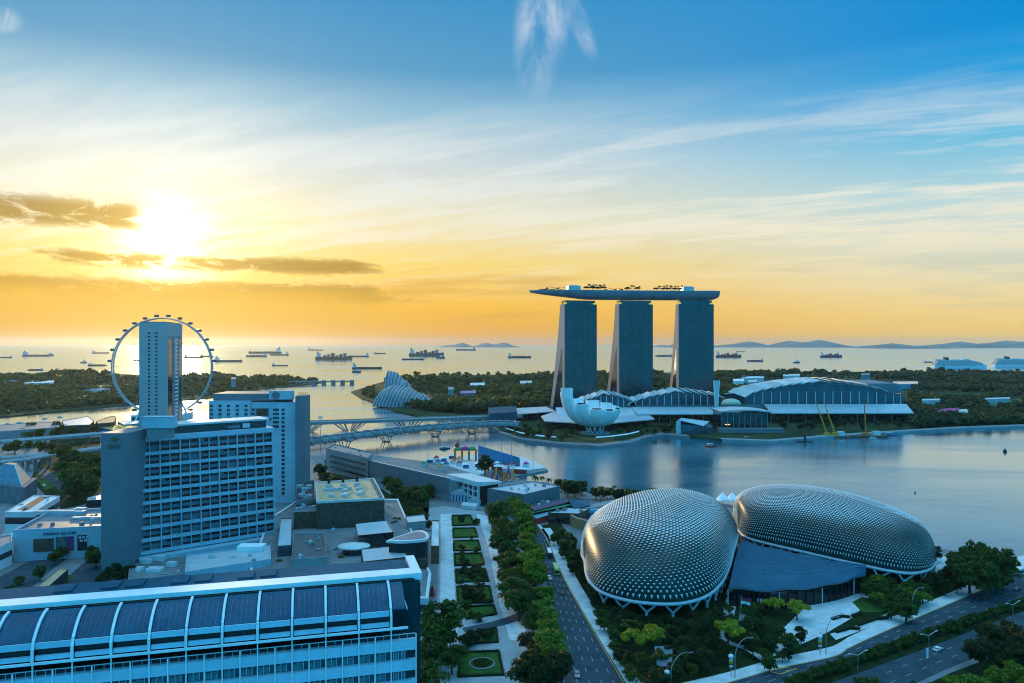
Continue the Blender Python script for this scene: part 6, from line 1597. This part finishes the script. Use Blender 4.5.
# ------------------------------------------------------------------ ships at anchor
def ship(label, px0, px1, py, kind, hull, flip=False, group='ships at anchor on the strait', d=None):
    d = d or F*(HC-SEA_Z)/(py-CY); L = (px1-px0)*d/F; c = AT((px0+px1)/2, d); W = L*.15
    t = thing('ship', label, 'ship', (c.x, c.y, SEA_Z), R(random.uniform(-8, 8))+(math.pi if flip else 0), group)
    k = {'tanker': .055, 'cargo': .07, 'barge': .05, 'tug': .16, 'rig': .09}[kind]; h = max(L*k, 4)
    b = MB(); X = [-.5, -.47, -.3, 0, .3, .43, .5]; rows = []
    for x in X:
        w = W/2*(1 if abs(x) < .4 else .75 if x < 0 else .5 if x < .47 else .06); sh = h*(1+.35*max(0, x-.3)/.2)
        rows.append([Vector((x*L,-w,sh)), Vector((x*L,-w*.85,-1.5)), Vector((x*L,w*.85,-1.5)), Vector((x*L,w,sh))])
    b.grid(rows); b.poly(rows[0][::-1]); b.grid([[r[0] for r in rows], [r[3] for r in rows]]); b.build('hull', hull, t)
    if kind in ('tanker', 'cargo', 'rig'):
        b = MB(); b.box(-.46*L, -.36*L, -W*.4, W*.4, h, h+L*.085); b.box(-.45*L, -.385*L, -W*.48, W*.48, h+L*.085, h+L*.11); b.build('bridge_house', M_offwhite, t)
        b = MB(); b.tube([(-.44*L,0,h+L*.1),(-.44*L,0,h+L*.15)], L*.018, 8); b.build('funnel', M_hull_d, t)
        b = MB(); b.tube([(.44*L,0,h),(.44*L,0,h+L*.08)], L*.004+.3, 6); b.build('mast', M_steel, t)
    if kind == 'cargo':
        for i in range(4):
            x = -.26+i*.16; b = MB(); b.box((x-.05)*L, (x+.06)*L, -W*.36, W*.36, h, h+L*.022); b.build('hatch', M_hull_b, t)
        for i in range(3):
            x = -.2+i*.17; b = MB(); b.tube([(x*L,0,h),(x*L,0,h+L*.10)], L*.008, 6); b.beam((x*L,0,h+L*.09), ((x+.1)*L,0,h+L*.11), L*.006, L*.006); b.build('deck_crane', M_yel, t)
    if kind == 'tanker':
        b = MB(); b.box(-.34*L, .4*L, -W*.03, W*.03, h, h+L*.012); b.build('deck_pipes', M_hull_r, t)
        b = MB(); b.box(-.02*L, .02*L, -W*.3, W*.3, h, h+L*.02); b.build('manifold', M_steel, t)
    if kind == 'barge':
        b = MB(); b.box(-.4*L, .3*L, -W*.4, W*.4, h, h+L*.03); b.build('cargo_heap', M_hull_b, t)
        b = MB(); b.box(.33*L, .43*L, -W*.3, W*.3, h, h+L*.08); b.build('deck_house', M_offwhite, t)
    if kind == 'tug':
        b = MB(); b.box(-.1*L, .25*L, -W*.5, W*.5, h, h+L*.2); b.build('wheelhouse', M_offwhite, t)
        b = MB(); b.tube([(0,0,h+L*.2),(0,0,h+L*.42)], L*.02, 6); b.build('mast', M_steel, t)
    if kind == 'rig':
        for i in range(6):
            x = -.25+i*.11; b = MB(); b.box((x-.04)*L, (x+.04)*L, -W*.36, W*.36, h, h+L*(.04+.03*((i*7) % 3))); b.build('deck_module', M_hull_g if i % 2 else M_hull_r, t)
SH = [(0,12,358,'cargo',M_hull_d), (22,50,356.5,'tanker',M_hull_b), (28,43,370.5,'barge',M_hull_d), (56,72,371,'tanker',M_hull_d), (46,54,356,'tug',M_hull_d), (80,87,363,'tug',M_hull_b), (87,107,366,'barge',M_hull_b), (92,109,353.5,'tanker',M_hull_b),
      (133,146,361,'barge',M_hull_b), (184,203,358,'tanker',M_hull_b), (200,214,357,'cargo',M_hull_b), (214,243,362,'tanker',M_hull_b), (246,267,357,'cargo',M_hull_b), (249,281,353.6,'tanker',M_hull_b), (270,289,355.5,'tanker',M_hull_b), (272,288,366,'tanker',M_hull_d), (308,323,350.5,'tanker',M_hull_b),
      (316,352,360,'rig',M_hull_b), (348,369,357,'tanker',M_hull_b), (352,382,369,'tanker',M_hull_r), (352,361,372.5,'tug',M_hull_d), (374,386,354,'cargo',M_hull_b), (402,424,360,'tanker',M_hull_d), (409,444,356.5,'rig',M_hull_b), (456,476,350.5,'tanker',M_hull_b), (436,445,358.5,'tug',M_hull_r), (508,531,358,'cargo',M_hull_b),
      (655,673,356.5,'barge',M_hull_d), (716,741,357.5,'rig',M_hull_r), (747,763,361.5,'cargo',M_hull_d), (736,745,352,'tanker',M_hull_d), (793,800,363,'tug',M_hull_d), (820,842,357.5,'rig',M_hull_d), (924,935,362.5,'barge',M_hull_d), (560,575,357,'tanker',M_hull_b)]
desc = {'cargo': 'cargo ship with deck cranes', 'tanker': 'long low tanker', 'barge': 'loaded barge', 'tug': 'small tug', 'rig': 'ship stacked with deck modules'}
SH = [s for s in SH if not 545 < s[0] < 600]
cnt = {}
for s in sorted(SH, key=lambda a: a[0]):
    k = cnt.get(s[3], 0); cnt[s[3]] = k+1
    o = ordn(k); ship(f'{o} {desc[s[3]]} from the left on the far water', *s[:5], flip=(int(s[0]) % 3 == 0))
def cruise(label, px0, px1, d, warm):
    L = (px1-px0)*d/F; c = AT((px0+px1)/2, d); t = thing('cruise_ship', label, 'cruise ship', (c.x, c.y, SEA_Z), R(4), 'cruise ships at the terminal'); W = 34
    b = MB(); rows = []
    for x in (-.5, -.46, -.3, .3, .42, .5):
        w = W/2*(1 if abs(x) < .4 else .7 if x < .48 else .08); rows.append([Vector((x*L,-w,17)), Vector((x*L,-w*.8,-1)), Vector((x*L,w*.8,-1)), Vector((x*L,w,17))])
    b.grid(rows); b.poly(rows[0][::-1]); b.build('hull', M_white, t)
    for i in range(7):
        z = 17+i*3.2; x0, x1 = (-.485+.004*i*i*.4)*L, (.40-.006*i*i)*L
        b = MB(); b.box(x0, x1, -W*.49, W*.49, z+1.5, z+3.2); b.build('deck', M_white, t)
        b = MB(); b.box(x0+1, x1-1, -W*.45, W*.45, z, z+1.48); b.build('window_row', M_glass, t)
    for i in range(9): b = MB(); b.box((-.36+i*.07)*L, (-.32+i*.07)*L, -W*.53, -W*.495, 14, 16.6); b.build('lifeboat', M_orange, t)
    b = MB(); b.prism([(-.30*L,-6),(-.22*L,-6),(-.22*L,6),(-.30*L,6)], 39.5, [54,51,51,54]); b.build('funnel', M_hull_d, t)
    b = MB(); b.tube([(.10*L,0,39.5),(.10*L,0,55)], 1, 6); b.build('mast', M_white, t)
    for x0, x1, z in ((-.47,-.36,44), (-.18,-.04,43), (.02,.15,45.5)): b = MB(); b.box(x0*L, x1*L, -11, 11, 39.5, z); b.build('sun_deck', M_offwhite, t)
cruise('left white cruise ship with dark funnel beyond the right hand woods', 932, 988, 3500, True)
cruise('right white cruise ship cut by the picture edge, beyond the woods', 992, 1050, 3700, False)

# ------------------------------------------------------------------ small craft, buoys and work barges in the bay
def boat(name, label, px, py, L, hull, rz=0, cab=True, cat='boat'):
    p = G(px, py, SEA_Z); t = thing(name, label, cat, p, rz)
    b = MB(); rows = []
    for x in (-.5, -.3, .2, .4, .5):
        w = L*.16*(1 if x < .3 else .7 if x < .45 else .1); rows.append([Vector((x*L,-w,L*.1)), Vector((x*L,-w*.7,-.3)), Vector((x*L,w*.7,-.3)), Vector((x*L,w,L*.1))])
    b.grid(rows); b.poly(rows[0][::-1]); b.grid([[r[0] for r in rows], [r[3] for r in rows]]); b.build('hull', hull, t)
    if cab:
        b = MB(); b.box(-.3*L, .15*L, -L*.11, L*.11, L*.1, L*.24); c = b.build('cabin', M_offwhite, t); g = MB(); g.box(-.28*L, .13*L, -L*.115, L*.115, L*.15, L*.2); g.build('window', M_glass, c)
    return t
boat('river_boat', 'small red boat crossing the bay below the crystal pavilion', 711, 446.5, 14, M_red)
boat('river_boat', 'small dark boat off the dark waterfront block', 747, 438.8, 11, M_hull_d)
boat('river_boat', 'small white boat at the kerb of the right work barge', 873, 438.5, 9, M_offwhite)
boat('river_boat', 'small dark boat in the channel near the floating stage', 445, 449, 12, M_hull_d, .4)
for i, (x, y) in enumerate(((8,424.5),(20,423),(34,424),(45,419),(60,417.5))): boat('moored_boat', f'{ordn(i)} from the left of the small boats moored off the far left shore', x, y, 9, M_offwhite, .3*i)
def beacon():
    p = G(805, 442, SEA_Z); t = thing('beacon', 'dark beacon column on a small raft standing in the bay', 'beacon', p)
    b = MB(); b.box(-9,9,-2,2,0,.9); b.build('raft', M_dark, t); b = MB(); b.lathe([(1.6,.9),(1.4,8),(2,8.4),(1.6,10)], 10); b.build('column', M_hull_d, t)
    p = G(1005, 452, SEA_Z); t = thing('buoy', 'lone dark buoy in the open water at the right', 'buoy', p); b = MB(); b.lathe([(1.6,-.3),(2,1),(1.2,2.4),(.4,3.6)], 12); b.build('float', M_hull_d, t); b = MB(); b.tube([(0,0,3.6),(0,0,5)], .15, 5); b.build('staff', M_dark, t)
    p = G(915, 493, SEA_Z); t = thing('buoy', 'tiny orange buoy in the bay above the farther dome', 'buoy', p); b = MB(); b.lathe([(.6,-.2),(.8,.5),(.3,1.2)], 10); b.build('float', M_orange, t); b = MB(); b.tube([(0,0,1.2),(0,0,2)], .1, 5); b.build('staff', M_dark, t)
beacon()
def crane_barge(label, px, py, L, booms, W=16):
    p = G(px, py, SEA_Z); t = thing('work_barge', label, 'barge', p)
    b = MB(); b.prism([(-L/2,-W/2),(L/2,-W/2),(L/2+2,0),(L/2,W/2),(-L/2,W/2)], -.5, 2.4); b.build('hull', M_hull_b, t)
    b = MB(); b.box(L*.15, L*.32, -4, 4, 2.41, 7.5); b.build('deck_house', M_offwhite, t)
    for x, dx, H, m in booms:
        c = MB(); c.box(x-3.2, x+3.2, -2.4, 2.4, 2.42, 6); c.build('crane_cab', m, t)
        c = MB(); a, e = Vector((x, -1, 5)), Vector((x+dx, 6, H)); n = 14
        for sx in (-.6, .6):
            for sy in (-.6, .6): c.tube([a+Vector((sx,sy,0)), e+Vector((sx*.4,sy*.4,0))], .22, 4)
        for i in range(n):
            q0, q1 = a.lerp(e, i/n), a.lerp(e, (i+1)/n); s = 1 if i % 2 else -1; c.beam(q0+Vector((-.6*s,-.6,0)), q1+Vector((.6*s,-.6,0)), .18, .18)
        c.build('lattice_boom', m, t)
crane_barge('dark work barge carrying two tall yellow lattice cranes', 833, 437.5, 42, [(-8, -12, 46, M_yel), (2, -11, 45, M_yel)])
crane_barge('work barge with one thin orange crane right of the yellow cranes', 868, 437, 44, [(-3, 1, 44, M_orange)])
boat('work_boat', 'blue white work boat moored between the crane barges and quay', 890, 435.5, 18, M_blue)

# ------------------------------------------------------------------ floating stage with fair
P = gp([(418,470),(432,460.5),(470,455),(522,456.5),(534,461),(546,467.5),(520,471.5),(490,470),(476,476),(446,474)], -.6)
b = MB(); b.prism([(p.x, p.y) for p in P], -2.6, -.6); tag(b.build('floating_stage', M_pale), kind='structure')
P = gp([(470,482),(520,471.5),(546,468.5),(548,470),(520,475),(486,488)], -.6); b = MB(); b.prism([(p.x, p.y) for p in P], -2.6, -.7); tag(b.build('quay', M_grey), kind='structure')
def hoarding():
    a, e = AT(478, 735), AT(519, 705); f = e-a; L = f.length; t = thing('blue_hoarding', 'big blue painted hoarding on the floating stage', 'hoarding', (a.x, a.y, -.6), math.atan2(f.y, f.x))
    b = MB(); b.add([(0,0,1),(L,0,1),(L,0,9.5),(0,0,17),(0,.8,1),(L,.8,1),(L,.8,9.5),(0,.8,17)], [(0,1,2,3),(7,6,5,4),(3,2,6,7),(0,3,7,4),(1,5,6,2),(4,5,1,0)]); b.build('panel', mat('hoarding_blue', (0.03,0.13,0.36), .5, var=.5, scale=.12, col2=(0.02,0.22,0.30)), t)
    for i in range(5): b = MB(); b.box(L*i/4-.2, L*i/4+.2, .85, 1.3, 0, 8); b.build('strut', M_steel, t)
    b = MB(); b.box(0, L, -.2, -.02, 1, 2.2); b.build('red_stripe', M_red, t)
hoarding()
def stall(name, label, px, py, w, d_, h, roof, wall, cat='stall', group='fair stalls on the floating stage', z=-.6):
    p = G(px, py, z); t = thing(name, label, cat, p, random.uniform(-.3, .3), group)
    b = MB(); b.add([(-w/2,-d_/2,h*.62),(w/2,-d_/2,h*.62),(w/2,d_/2,h*.62),(-w/2,d_/2,h*.62),(0,0,h)], [(0,1,4),(1,2,4),(2,3,4),(3,0,4),(3,2,1,0)]); b.build('roof', roof, t)
    b = MB(); b.box(-w*.45, w*.45, -d_*.42, d_*.42, 0, h*.6); b.build('wall', wall, t)
cols = {'red': M_red, 'orange': M_orange, 'yellow': M_yel, 'blue': M_blue, 'magenta': M_pink, 'green': M_green, 'white': M_white}
st = [('red',436,460.5),('white',430,463),('blue',438,464.5),('white',444,461.5),('orange',453,464),('blue',446,467),('white',452,459),('green',424,466.5),('red',459,466),('orange',484,461.5),('yellow',490,460.5),('white',497,466.5),('red',512,467.5),('white',505,464),('blue',516,465),('yellow',459,461.5),('magenta',526,467),('white',466,468),('orange',440,470),('white',478,467)]
k = {}
for c, x, y in sorted(st, key=lambda a: a[1]):
    i = k.get(c, 0); k[c] = i+1
    stall('fair_stall', f'{ordn(i)} {c} roofed fair stall from the left on the floating stage', x, y, 6, 5, 5.5, cols[c], M_offwhite if c != 'white' else M_blue)
def fair_arcade():
    p = G(466, 460.5, -.6); t = thing('fair_arcade', 'orange pillared fair arcade under a magenta cushion roof', 'arcade', p)
    for i in range(4): b = MB(); b.box(-12+i*7, -10+i*7, -2, 2, 0, 11); b.build('pillar', M_orange, t)
    for i in range(3): b = MB(); b.lathe([(3.8,0),(4.2,1.5),(3,2.8),(.3,3.4)], 14, c=(-8+i*7,0,11.0)); b.build('cushion', [M_green, M_pink, M_green][i], t)
    b = MB(); b.box(-13, 12, -2.5, 2.5, 10.2, 10.99); b.build('beam', M_yel, t)
fair_arcade()
def ride(label, px, py, cols, n, group='coiled fair rides by the water'):
    p = G(px, py, 0); t = thing('fair_ride', label, 'fair ride', p, .3, group)
    for i in range(n):
        x = -n*2.1+i*4.2; b = MB(); r = 3.2+1.2*((i*5) % 3)
        b.tube([(x+.8*math.sin(a*2), r*math.sin(a)*.5, r+.4+r*math.cos(a)) for a in [2*math.pi*q/20 for q in range(20)]], .55, 6, closed=True); b.build('loop', cols[i % len(cols)], t)
    b = MB(); b.box(-n*2.4, n*2.4, -3, 3, .01, .5); b.build('platform', M_steel, t)
ride('left part of the coiled orange and pink fair ride by the tents', 492, 483.5, [M_pink, M_orange, M_pink, M_blue], 4)
ride('middle part of the coiled orange and yellow fair ride by the tents', 501, 481.5, [M_orange, M_yel, M_red, M_orange], 4)
ride('right part of the coiled fair ride, ending in orange arches', 511, 479.5, [M_orange, M_red, M_yel], 3)
for i, (x, y, c) in enumerate(((498,470,M_red),(509,472,M_rooflt),(520,472.5,M_red))):
    stall('stage_tent', f'{ordn(i)} from the left of the long red white tents before the blue hoarding', x, y, 13, 6, 5.5, M_white if i != 1 else M_rooflt, c, 'tent', 'long tents before the blue hoarding', 0)
def balloon():
    p = G(457, 462, -.6); t = thing('red_balloon', 'round red balloon tethered over the fair stalls', 'balloon', p); b = MB(); b.lathe([(.3,14.2),(1.8,15),(2.6,17),(1.8,19),(.3,19.8)], 14); b.build('envelope', M_red, t, smooth=True); b = MB(); b.tube([(0,0,0),(0,0,14.2)], .1, 4); b.build('tether', M_steel, t)
balloon()
# ------------------------------------------------------------------ tall poles
def pole(name, label, px, py, h, r=.28, head=False, group=None, cat='pole'):
    p = G(px, py); t = thing(name, label, cat, p, 0, group)
    b = MB(); b.tube([(0,0,0),(0,0,h)], [r, r*.5], 6); b.build('shaft', M_steel, t)
    if head:
        for i in range(3): b = MB(); b.box(-2.2, 2.2, -.4, .2, h-.2+i*1.1, h+.6+i*1.1); b.build('lamp_row', M_offwhite, t)
    else:
        b = MB(); b.lathe([(r*1.6, 0), (r*1.6, .5)], 8); b.build('base_plate', M_conc, t)
for i, (x, y, h) in enumerate(((428,466,24),(479,470,30),(484.5,472,30),(499,471,31),(501.5,470,30),(511.5,470,30),(533,470,21))): pole('flag_pole', f'{ordn(i)} from the left of the thin tall poles around the floating stage', x, y, h, group='thin poles around the floating stage')
pole('floodlight_mast', 'tall floodlight mast in front of the road bridge', 320.5, 452, 36, .4, True, cat='floodlight')
pole('floodlight_mast', 'slender mast left of the white lotus building', 538, 425, 30, .35, False, cat='mast')

# ------------------------------------------------------------------ vehicles
def veh_mesh(L, W, H, bonnet, nose, body, name='body', deck=0.0):
    b = MB(); hw = W/2; z0 = .35
    if bonnet:
        prof = [(-L/2,z0),(-L/2,.85),(-L*.42,.95),(-L*.30,H),(L*.08,H),(L*.24,.98),(L*.47,.82),(L/2,.6),(L/2,z0)]
    else: prof = [(-L/2,z0),(-L/2,H-.25),(-L/2+.25,H),(L/2-.35,H),(L/2,H-.6),(L/2,z0)]
    n = len(prof); ins = lambda z: hw*(1 if z < 1.0 or not bonnet else .82)
    b.add([(x,-ins(z),z) for x, z in prof]+[(x,ins(z),z) for x, z in prof], [tuple(range(n-1,-1,-1)), tuple(range(n,2*n))]+[(i,(i+1)%n,n+(i+1)%n,n+i) for i in range(n)])
    return b.mesh('body', body)
def vehicle(name, label, cat, px, py, to, kind, body, group=None, roof=None):
    p = G(px, py, .02); q = G(*to); rz = math.atan2(q.y-p.y, q.x-p.x); t = thing(name, label, cat, (p.x, p.y, .02), rz, group)
    L, W, H = {'car': (4.6, 1.85, 1.5), 'bus': (12, 2.6, 3.2), 'decker': (12, 2.6, 4.3), 'van': (6, 2.1, 2.5)}[kind]
    inst('body', veh_mesh(L, W, H, kind == 'car', 0, body), t)
    g = MB()
    if kind == 'car':
        z0, z1 = .98, 1.42; w = W*.41+.03
        for s in (-1, 1): g.add([(-L*.36, s*(w+.06), z0), (L*.17, s*(w+.06), z0), (L*.05, s*w, z1), (-L*.29, s*w, z1)], [(0,1,2,3) if s < 0 else (3,2,1,0)])
        g.add([(L*.235,-w,1.0),(L*.235,w,1.0),(L*.095,w*.95,1.46),(L*.095,-w*.95,1.46)], [(0,1,2,3)]); g.add([(-L*.41,-w,1.0),(-L*.41,w,1.0),(-L*.31,w*.95,1.46),(-L*.31,-w*.95,1.46)], [(3,2,1,0)])
        g.build('windows', M_glass, t)
    else:
        for k in range(2 if kind == 'decker' else 1):
            z = 1.5+k*1.75; g.box(-L/2+.3, L/2-.3, -W/2-.02, W/2+.02, z, z+.95); g.box(L/2-.35, L/2+.02, -W/2+.15, W/2-.15, z-.2, z+.95)
        g.build('windows', M_glass, t)
        r = MB(); r.box(-L*.42, L*.42, -W*.4, W*.4, H+.01, H+.12); r.build('roof', roof or M_white, t)
    wm = MB(); wm.tube([(0,-.12,0),(0,.12,0)], .34 if kind == 'car' else .5, 12); wm = wm.mesh('wheel', M_rubber)
    for x in (-L*.31, L*.31):
        for s in (-1, 1): inst('wheel', wm, t, (x, s*(W/2-.1), .34 if kind == 'car' else .5))
    for s in (-1, 1): lm = MB(); lm.box(L/2-.04, L/2+.03, s*W*.33-.16, s*W*.33+.16, .62, .8); lm.build('headlight', M_white, t)
M_carw = mat('car_white', (0.70, 0.72, 0.74), .3, var=.03); M_card = mat('car_dark', (0.03, 0.035, 0.045), .3, var=.05); M_cars = mat('car_silver', (0.35, 0.37, 0.39), .3, metal=.4, var=.03)
M_busg = mat('bus_yellow_green', (0.30, 0.42, 0.10), .4, var=.05)
vehicle('city_bus', 'white roofed bus, upper one on the road past the nearer dome', 'bus', 549.5, 556, (552,566), 'bus', M_card, roof=M_white)
vehicle('city_bus', 'yellow green bus, lower one on the road past the nearer dome', 'bus', 556, 572, (560,583), 'bus', M_busg, roof=mat('pale_green_roof', (0.50,0.62,0.30), .5, var=.05))
for l, x, y, to, m in (('white car alongside the yellow green bus by the nearer dome', 549.5, 579, (553,590), M_carw), ('dark car behind the yellow green bus in the curb side lanes', 562, 594, (566,604), M_card), ('silver car lowest on the road past the nearer dome', 577, 676, (579,690), M_cars), ('white car at the road bend behind the lawn strip', 478, 508, (468,505), M_carw), ('silver car entering the road bend behind the roadside trees', 489, 512, (480,510), M_cars), ('dark car in the wide avenue close to the right picture edge', 1017, 590.5, (1004,596), M_card), ('white car alone in the lower lanes of the wide avenue', 938, 650.5, (950,645), M_carw), ('red car on the far left road beside the glass pyramid', 42, 479.5, (46,484), M_red), ('white car on the far left road beside the glass pyramid', 44, 486, (49,490), M_carw), ('red car on the road between marquee and plaza paving', 440, 499, (450,503), M_red)):
    vehicle('car', l, 'car', x, y, to, 'car', m)
vehicle('coach', 'red coach on the road by the striped gable tent', 'coach', 430, 497, (440,501), 'bus', M_red, roof=M_red)
vehicle('coach', 'magenta and white coach at the right edge of the wide avenue', 'coach', 1006, 580.5, (1018,576), 'bus', M_pink, roof=M_white)
vehicle('coach', 'pale blue coach at the very right edge behind the magenta one', 'coach', 1022, 574, (1034,569), 'bus', M_rooflt, roof=M_offwhite)

# ------------------------------------------------------------------ street lamps, banners, flag
def arch_lamp(label, px, py, tip, h=13):
    p = G(px, py); q = G(*tip); dr = Vector((q.x-p.x, q.y-p.y, 0)).normalized(); t = thing('arched_street_lamp', label, 'street lamp', p, 0, 'arched street lamps along the avenue')
    P = [Vector((0,0,0)), Vector((0,0,h*.55))]+[dr*(6.0*(1-math.cos(a)))+Vector((0,0,h*.55+h*.45*math.sin(a))) for a in [math.pi/2*k/8 for k in range(1, 9)]]+[dr*7.6+Vector((0,0,h-.3))]
    b = MB(); b.tube(P, [.17]*4+[.12]*(len(P)-4), 7); b.build('pole', M_steel, t)
    b = MB(); c = dr*7.6+Vector((0,0,h-.45)); b.beam(c, c+dr*1.5-Vector((0,0,.1)), .5, .2); b.build('lamp_head', M_steel, t)
arch_lamp('arched lamp at the avenue corner, in front of the nearer dome trees', 735, 678, (760,670)); arch_lamp('arched lamp nearest the bottom edge, below the nearer dome', 671, 694, (700,687))
arch_lamp('arched lamp beside the mounded hedges of the avenue', 826, 655, (846,646)); arch_lamp('arched lamp by the oval lawn at the pavement of the avenue', 912, 621, (934,612)); arch_lamp('arched lamp farthest along the avenue under the big tree clump', 979, 591, (1004,580))
def lantern(label, px, py):
    p = G(px, py); t = thing('lantern_post', label, 'lantern post', p, 0, 'lantern posts along the avenue')
    b = MB(); b.tube([(0,0,0),(0,0,8.6)], .16, 7); b.build('post', M_steel, t)
    b = MB(); b.lathe([(.3,6.2),(.8,6.5),(.95,7),(.8,7.5),(.3,7.8)], 12); b.build('globe', M_white, t, smooth=True)
    for z, m in ((4.6, M_yel), (3.2, M_offwhite), (5.4, M_offwhite)): b = MB(); b.box(-.7, .7, -.35, -.22, z, z+.75); b.build('banner', m, t)
for l, x, y in (('lantern post by the corner lamp below the nearer dome', 731, 676), ('lantern post nearest the bottom edge of the picture', 667, 693), ('lantern post beside the mounded hedges', 820, 655), ('lantern post by the oval lawn lamp', 909, 621), ('lantern post under the big tree clump', 976, 592)): lantern(l, x, y)
def twin_lamp(label, px, py, h, banner):
    p = G(px, py); t = thing('twin_arm_lamp', label, 'street lamp', p, .4, 'twin armed lamps in the median'); b = MB(); b.tube([(0,0,0),(0,0,h)], [.16,.1], 7); b.build('pole', M_steel, t)
    for s in (-1, 1): b = MB(); b.tube([(0,0,h-.2),(s*3.4,0,h+.9)], .1, 6); b.beam((s*3.3,0,h+.85), (s*4.4,0,h+.95), .4, .15); b.build('lamp_arm', M_offwhite, t)
    if banner: b = MB(); b.box(-1.3, -.3, -.05, .05, h*.3, h*.62); b.build('hanging_banner', M_white, t)
twin_lamp('twin armed lamp with white banner in the lower lanes of the avenue', 929, 668, 12, True); twin_lamp('twin armed lamp at the right edge of the avenue median', 1013, 634, 12, False); twin_lamp('twin armed lamp among shrubs at the near end of the median', 858, 690, 12, False)
def flag():
    p = G(741, 622); t = thing('flag', 'red and white flag on a pole before the foyer roof', 'flag', p); b = MB(); b.tube([(0,0,0),(0,0,11)], [.14,.08], 6); b.build('pole', M_offwhite, t)
    for k, m in ((0, M_white), (1, M_red)):
        rows = [[(.1+x*.75, .35*math.sin(x*1.1+z*.3), 7.6+k*1.35+z*1.35-.12*x) for x in range(6)] for z in (0, 1)]; b = MB(); b.grid(rows); b.build('white_half' if k == 0 else 'red_half', m, t)
flag()
def sign(label, px, py, m):
    p = G(px, py); t = thing('road_sign', label, 'road sign', p); b = MB(); b.tube([(0,0,0),(0,0,3)], .08, 6); b.build('post', M_steel, t); b = MB(); b.tube([(0,-.08,3.4),(0,.04,3.4)], .55, 16); b.build('disc', m, t)
sign('round red road sign at the yellow box, left one', 768, 668, M_red); sign('round red road sign at the yellow box, right one', 785, 662, M_red)
def sculpture():
    p = G(432.5, 597); t = thing('red_sculpture', 'dark red upright sculpture on the bluish plaza path', 'sculpture', p); b = MB(); b.lathe([(1.5,0),(1.2,1.5),(.9,3.2),(.35,5),(.05,5.6)], 9); b.build('figure', M_red, t); b = MB(); b.box(-2,2,-2,2,.01,.3); b.build('plinth', M_conc, t)
sculpture()
for a in [('garden_pavilion', 'small blue grey pavilion roof among trees at the bottom below the nearer dome', 'pavilion', [(654,646),(673,646),(672,667),(657,667)], 4.5, 0, M_glass, M_roofb, .2, ()),
          ('bus_shelter', 'flat blue bus shelter roof at the bottom, between roadside tree crowns', 'shelter', [(541,662),(553,660),(556,678),(545,681)], 3.5, 0, M_glass, M_pool, .1, ()),
          ('entrance_kiosk', 'pale kiosk in front of the teardrop roof building by the plaza', 'kiosk', [(405,517),(424,515),(426,521),(408,523)], 12, 8, M_conc, M_rooflt, .3, ()),
          ('footbridge_deck', 'brown timber footbridge deck joining plaza and shopping centre podium', 'footbridge', [(432,521),(439,521),(439,547),(431,547)], 9, 0, M_wood, M_pale, .6, ())]:
    low(a[0], a[1], a[2], a[3], a[4], a[5], a[6], a[7], a[8], a[9])
# ------------------------------------------------------------------ houses among the far woods
far = [([(60,388),(110,386),(110,389),(60,391)], 9, 'long pale shed among the woods on the far left shore', M_rooflt), ([(24,381),(54,380),(54,382.5),(24,383.5)], 10, 'pale block low building at the left end of the far woods', M_offwhite), ([(4,379),(20,378.5),(20,381),(4,381.5)], 12, 'grey building at the very left of the far woods', M_conc),
       ([(82,395),(113,393),(113,395),(84,397)], 6, 'long thin pale roof by a lawn on the far left shore', M_rooflt), ([(231,377.5),(236,377.3),(236,379),(231,379.2)], 22, 'small square tower block at the tip of the far left shore', M_conc),
       ([(742,376.5),(764,376),(764,378),(742,378.5)], 9, 'pale low house row behind the largest glass hall, left one', M_offwhite), ([(733,379),(744,378.7),(744,381),(733,381.3)], 12, 'white cube house in the woods right of the towers', M_white), ([(748,380),(757,379.7),(757,382),(748,382.4)], 11, 'bluish house next to the white cube house in the woods', M_rooflt), ([(783,374.4),(800,374),(800,375.6),(783,376)], 9, 'pale roof at the sea edge of the woods, middle', M_offwhite),
       ([(861,373.5),(870,373.3),(870,375),(861,375.2)], 18, 'grey block standing up from the woods behind the largest glass hall', M_conc), ([(893,381.5),(918,381.2),(918,384),(893,384.4)], 9, 'long teal roof in the woods right of the largest glass hall', M_pool),
       ([(936,409),(958,408),(960,411),(938,412)], 8, 'red and white low shed at the right shore', M_pink), ([(958,409.5),(967,409.3),(968,412),(959,412.4)], 9, 'pinkish shed end at the right shore', M_offwhite), ([(922,399),(940,398.7),(940,400.3),(922,400.6)], 8, 'thin pale roof in the right hand woods', M_rooflt), ([(985,398),(1010,397.2),(1010,398.6),(985,399.4)], 7, 'long pale roof by the right hand lawn', M_rooflt),
       ([(448,387),(454,386.8),(454,389.5),(448,389.8)], 17, 'pale tower house in the gardens behind the ribbed conservatories', M_conc), ([(470,383),(485,382.6),(485,385),(470,385.4)], 10, 'low pale house in the garden woods left of the towers', M_offwhite), ([(520,381),(532,380.6),(532,383),(520,383.5)], 11, 'small pale house in the garden woods beside the leftmost tower', M_rooflt), ([(460,391),(476,390.4),(476,393),(460,393.7)], 9, 'purplish garden roof in the woods behind the conservatories', mat('purple_far_roof', (0.25,0.2,0.32), .7)),
       ([(488,407.5),(516,406),(517,412),(489,414)], 14, 'dark box building at the garden end of the road bridge', M_roofe)]
for px, z, lab, m in far: low('far_house', lab, 'house', px, z*1.15+2, 0, m, m, .4, ())
for px in ([(985,402),(1040,397),(1040,405),(992,407)], [(960,387.5),(985,387),(985,389.5),(958,390)], [(85,389.5),(125,388.5),(122,391),(90,392)], [(93,385),(128,384.5),(128,386),(94,386.5)]): sheet('lawn', px, .02, mat('far_lawn', (0.10, 0.14, 0.03), .9, var=.2, scale=.02, spec=.05))
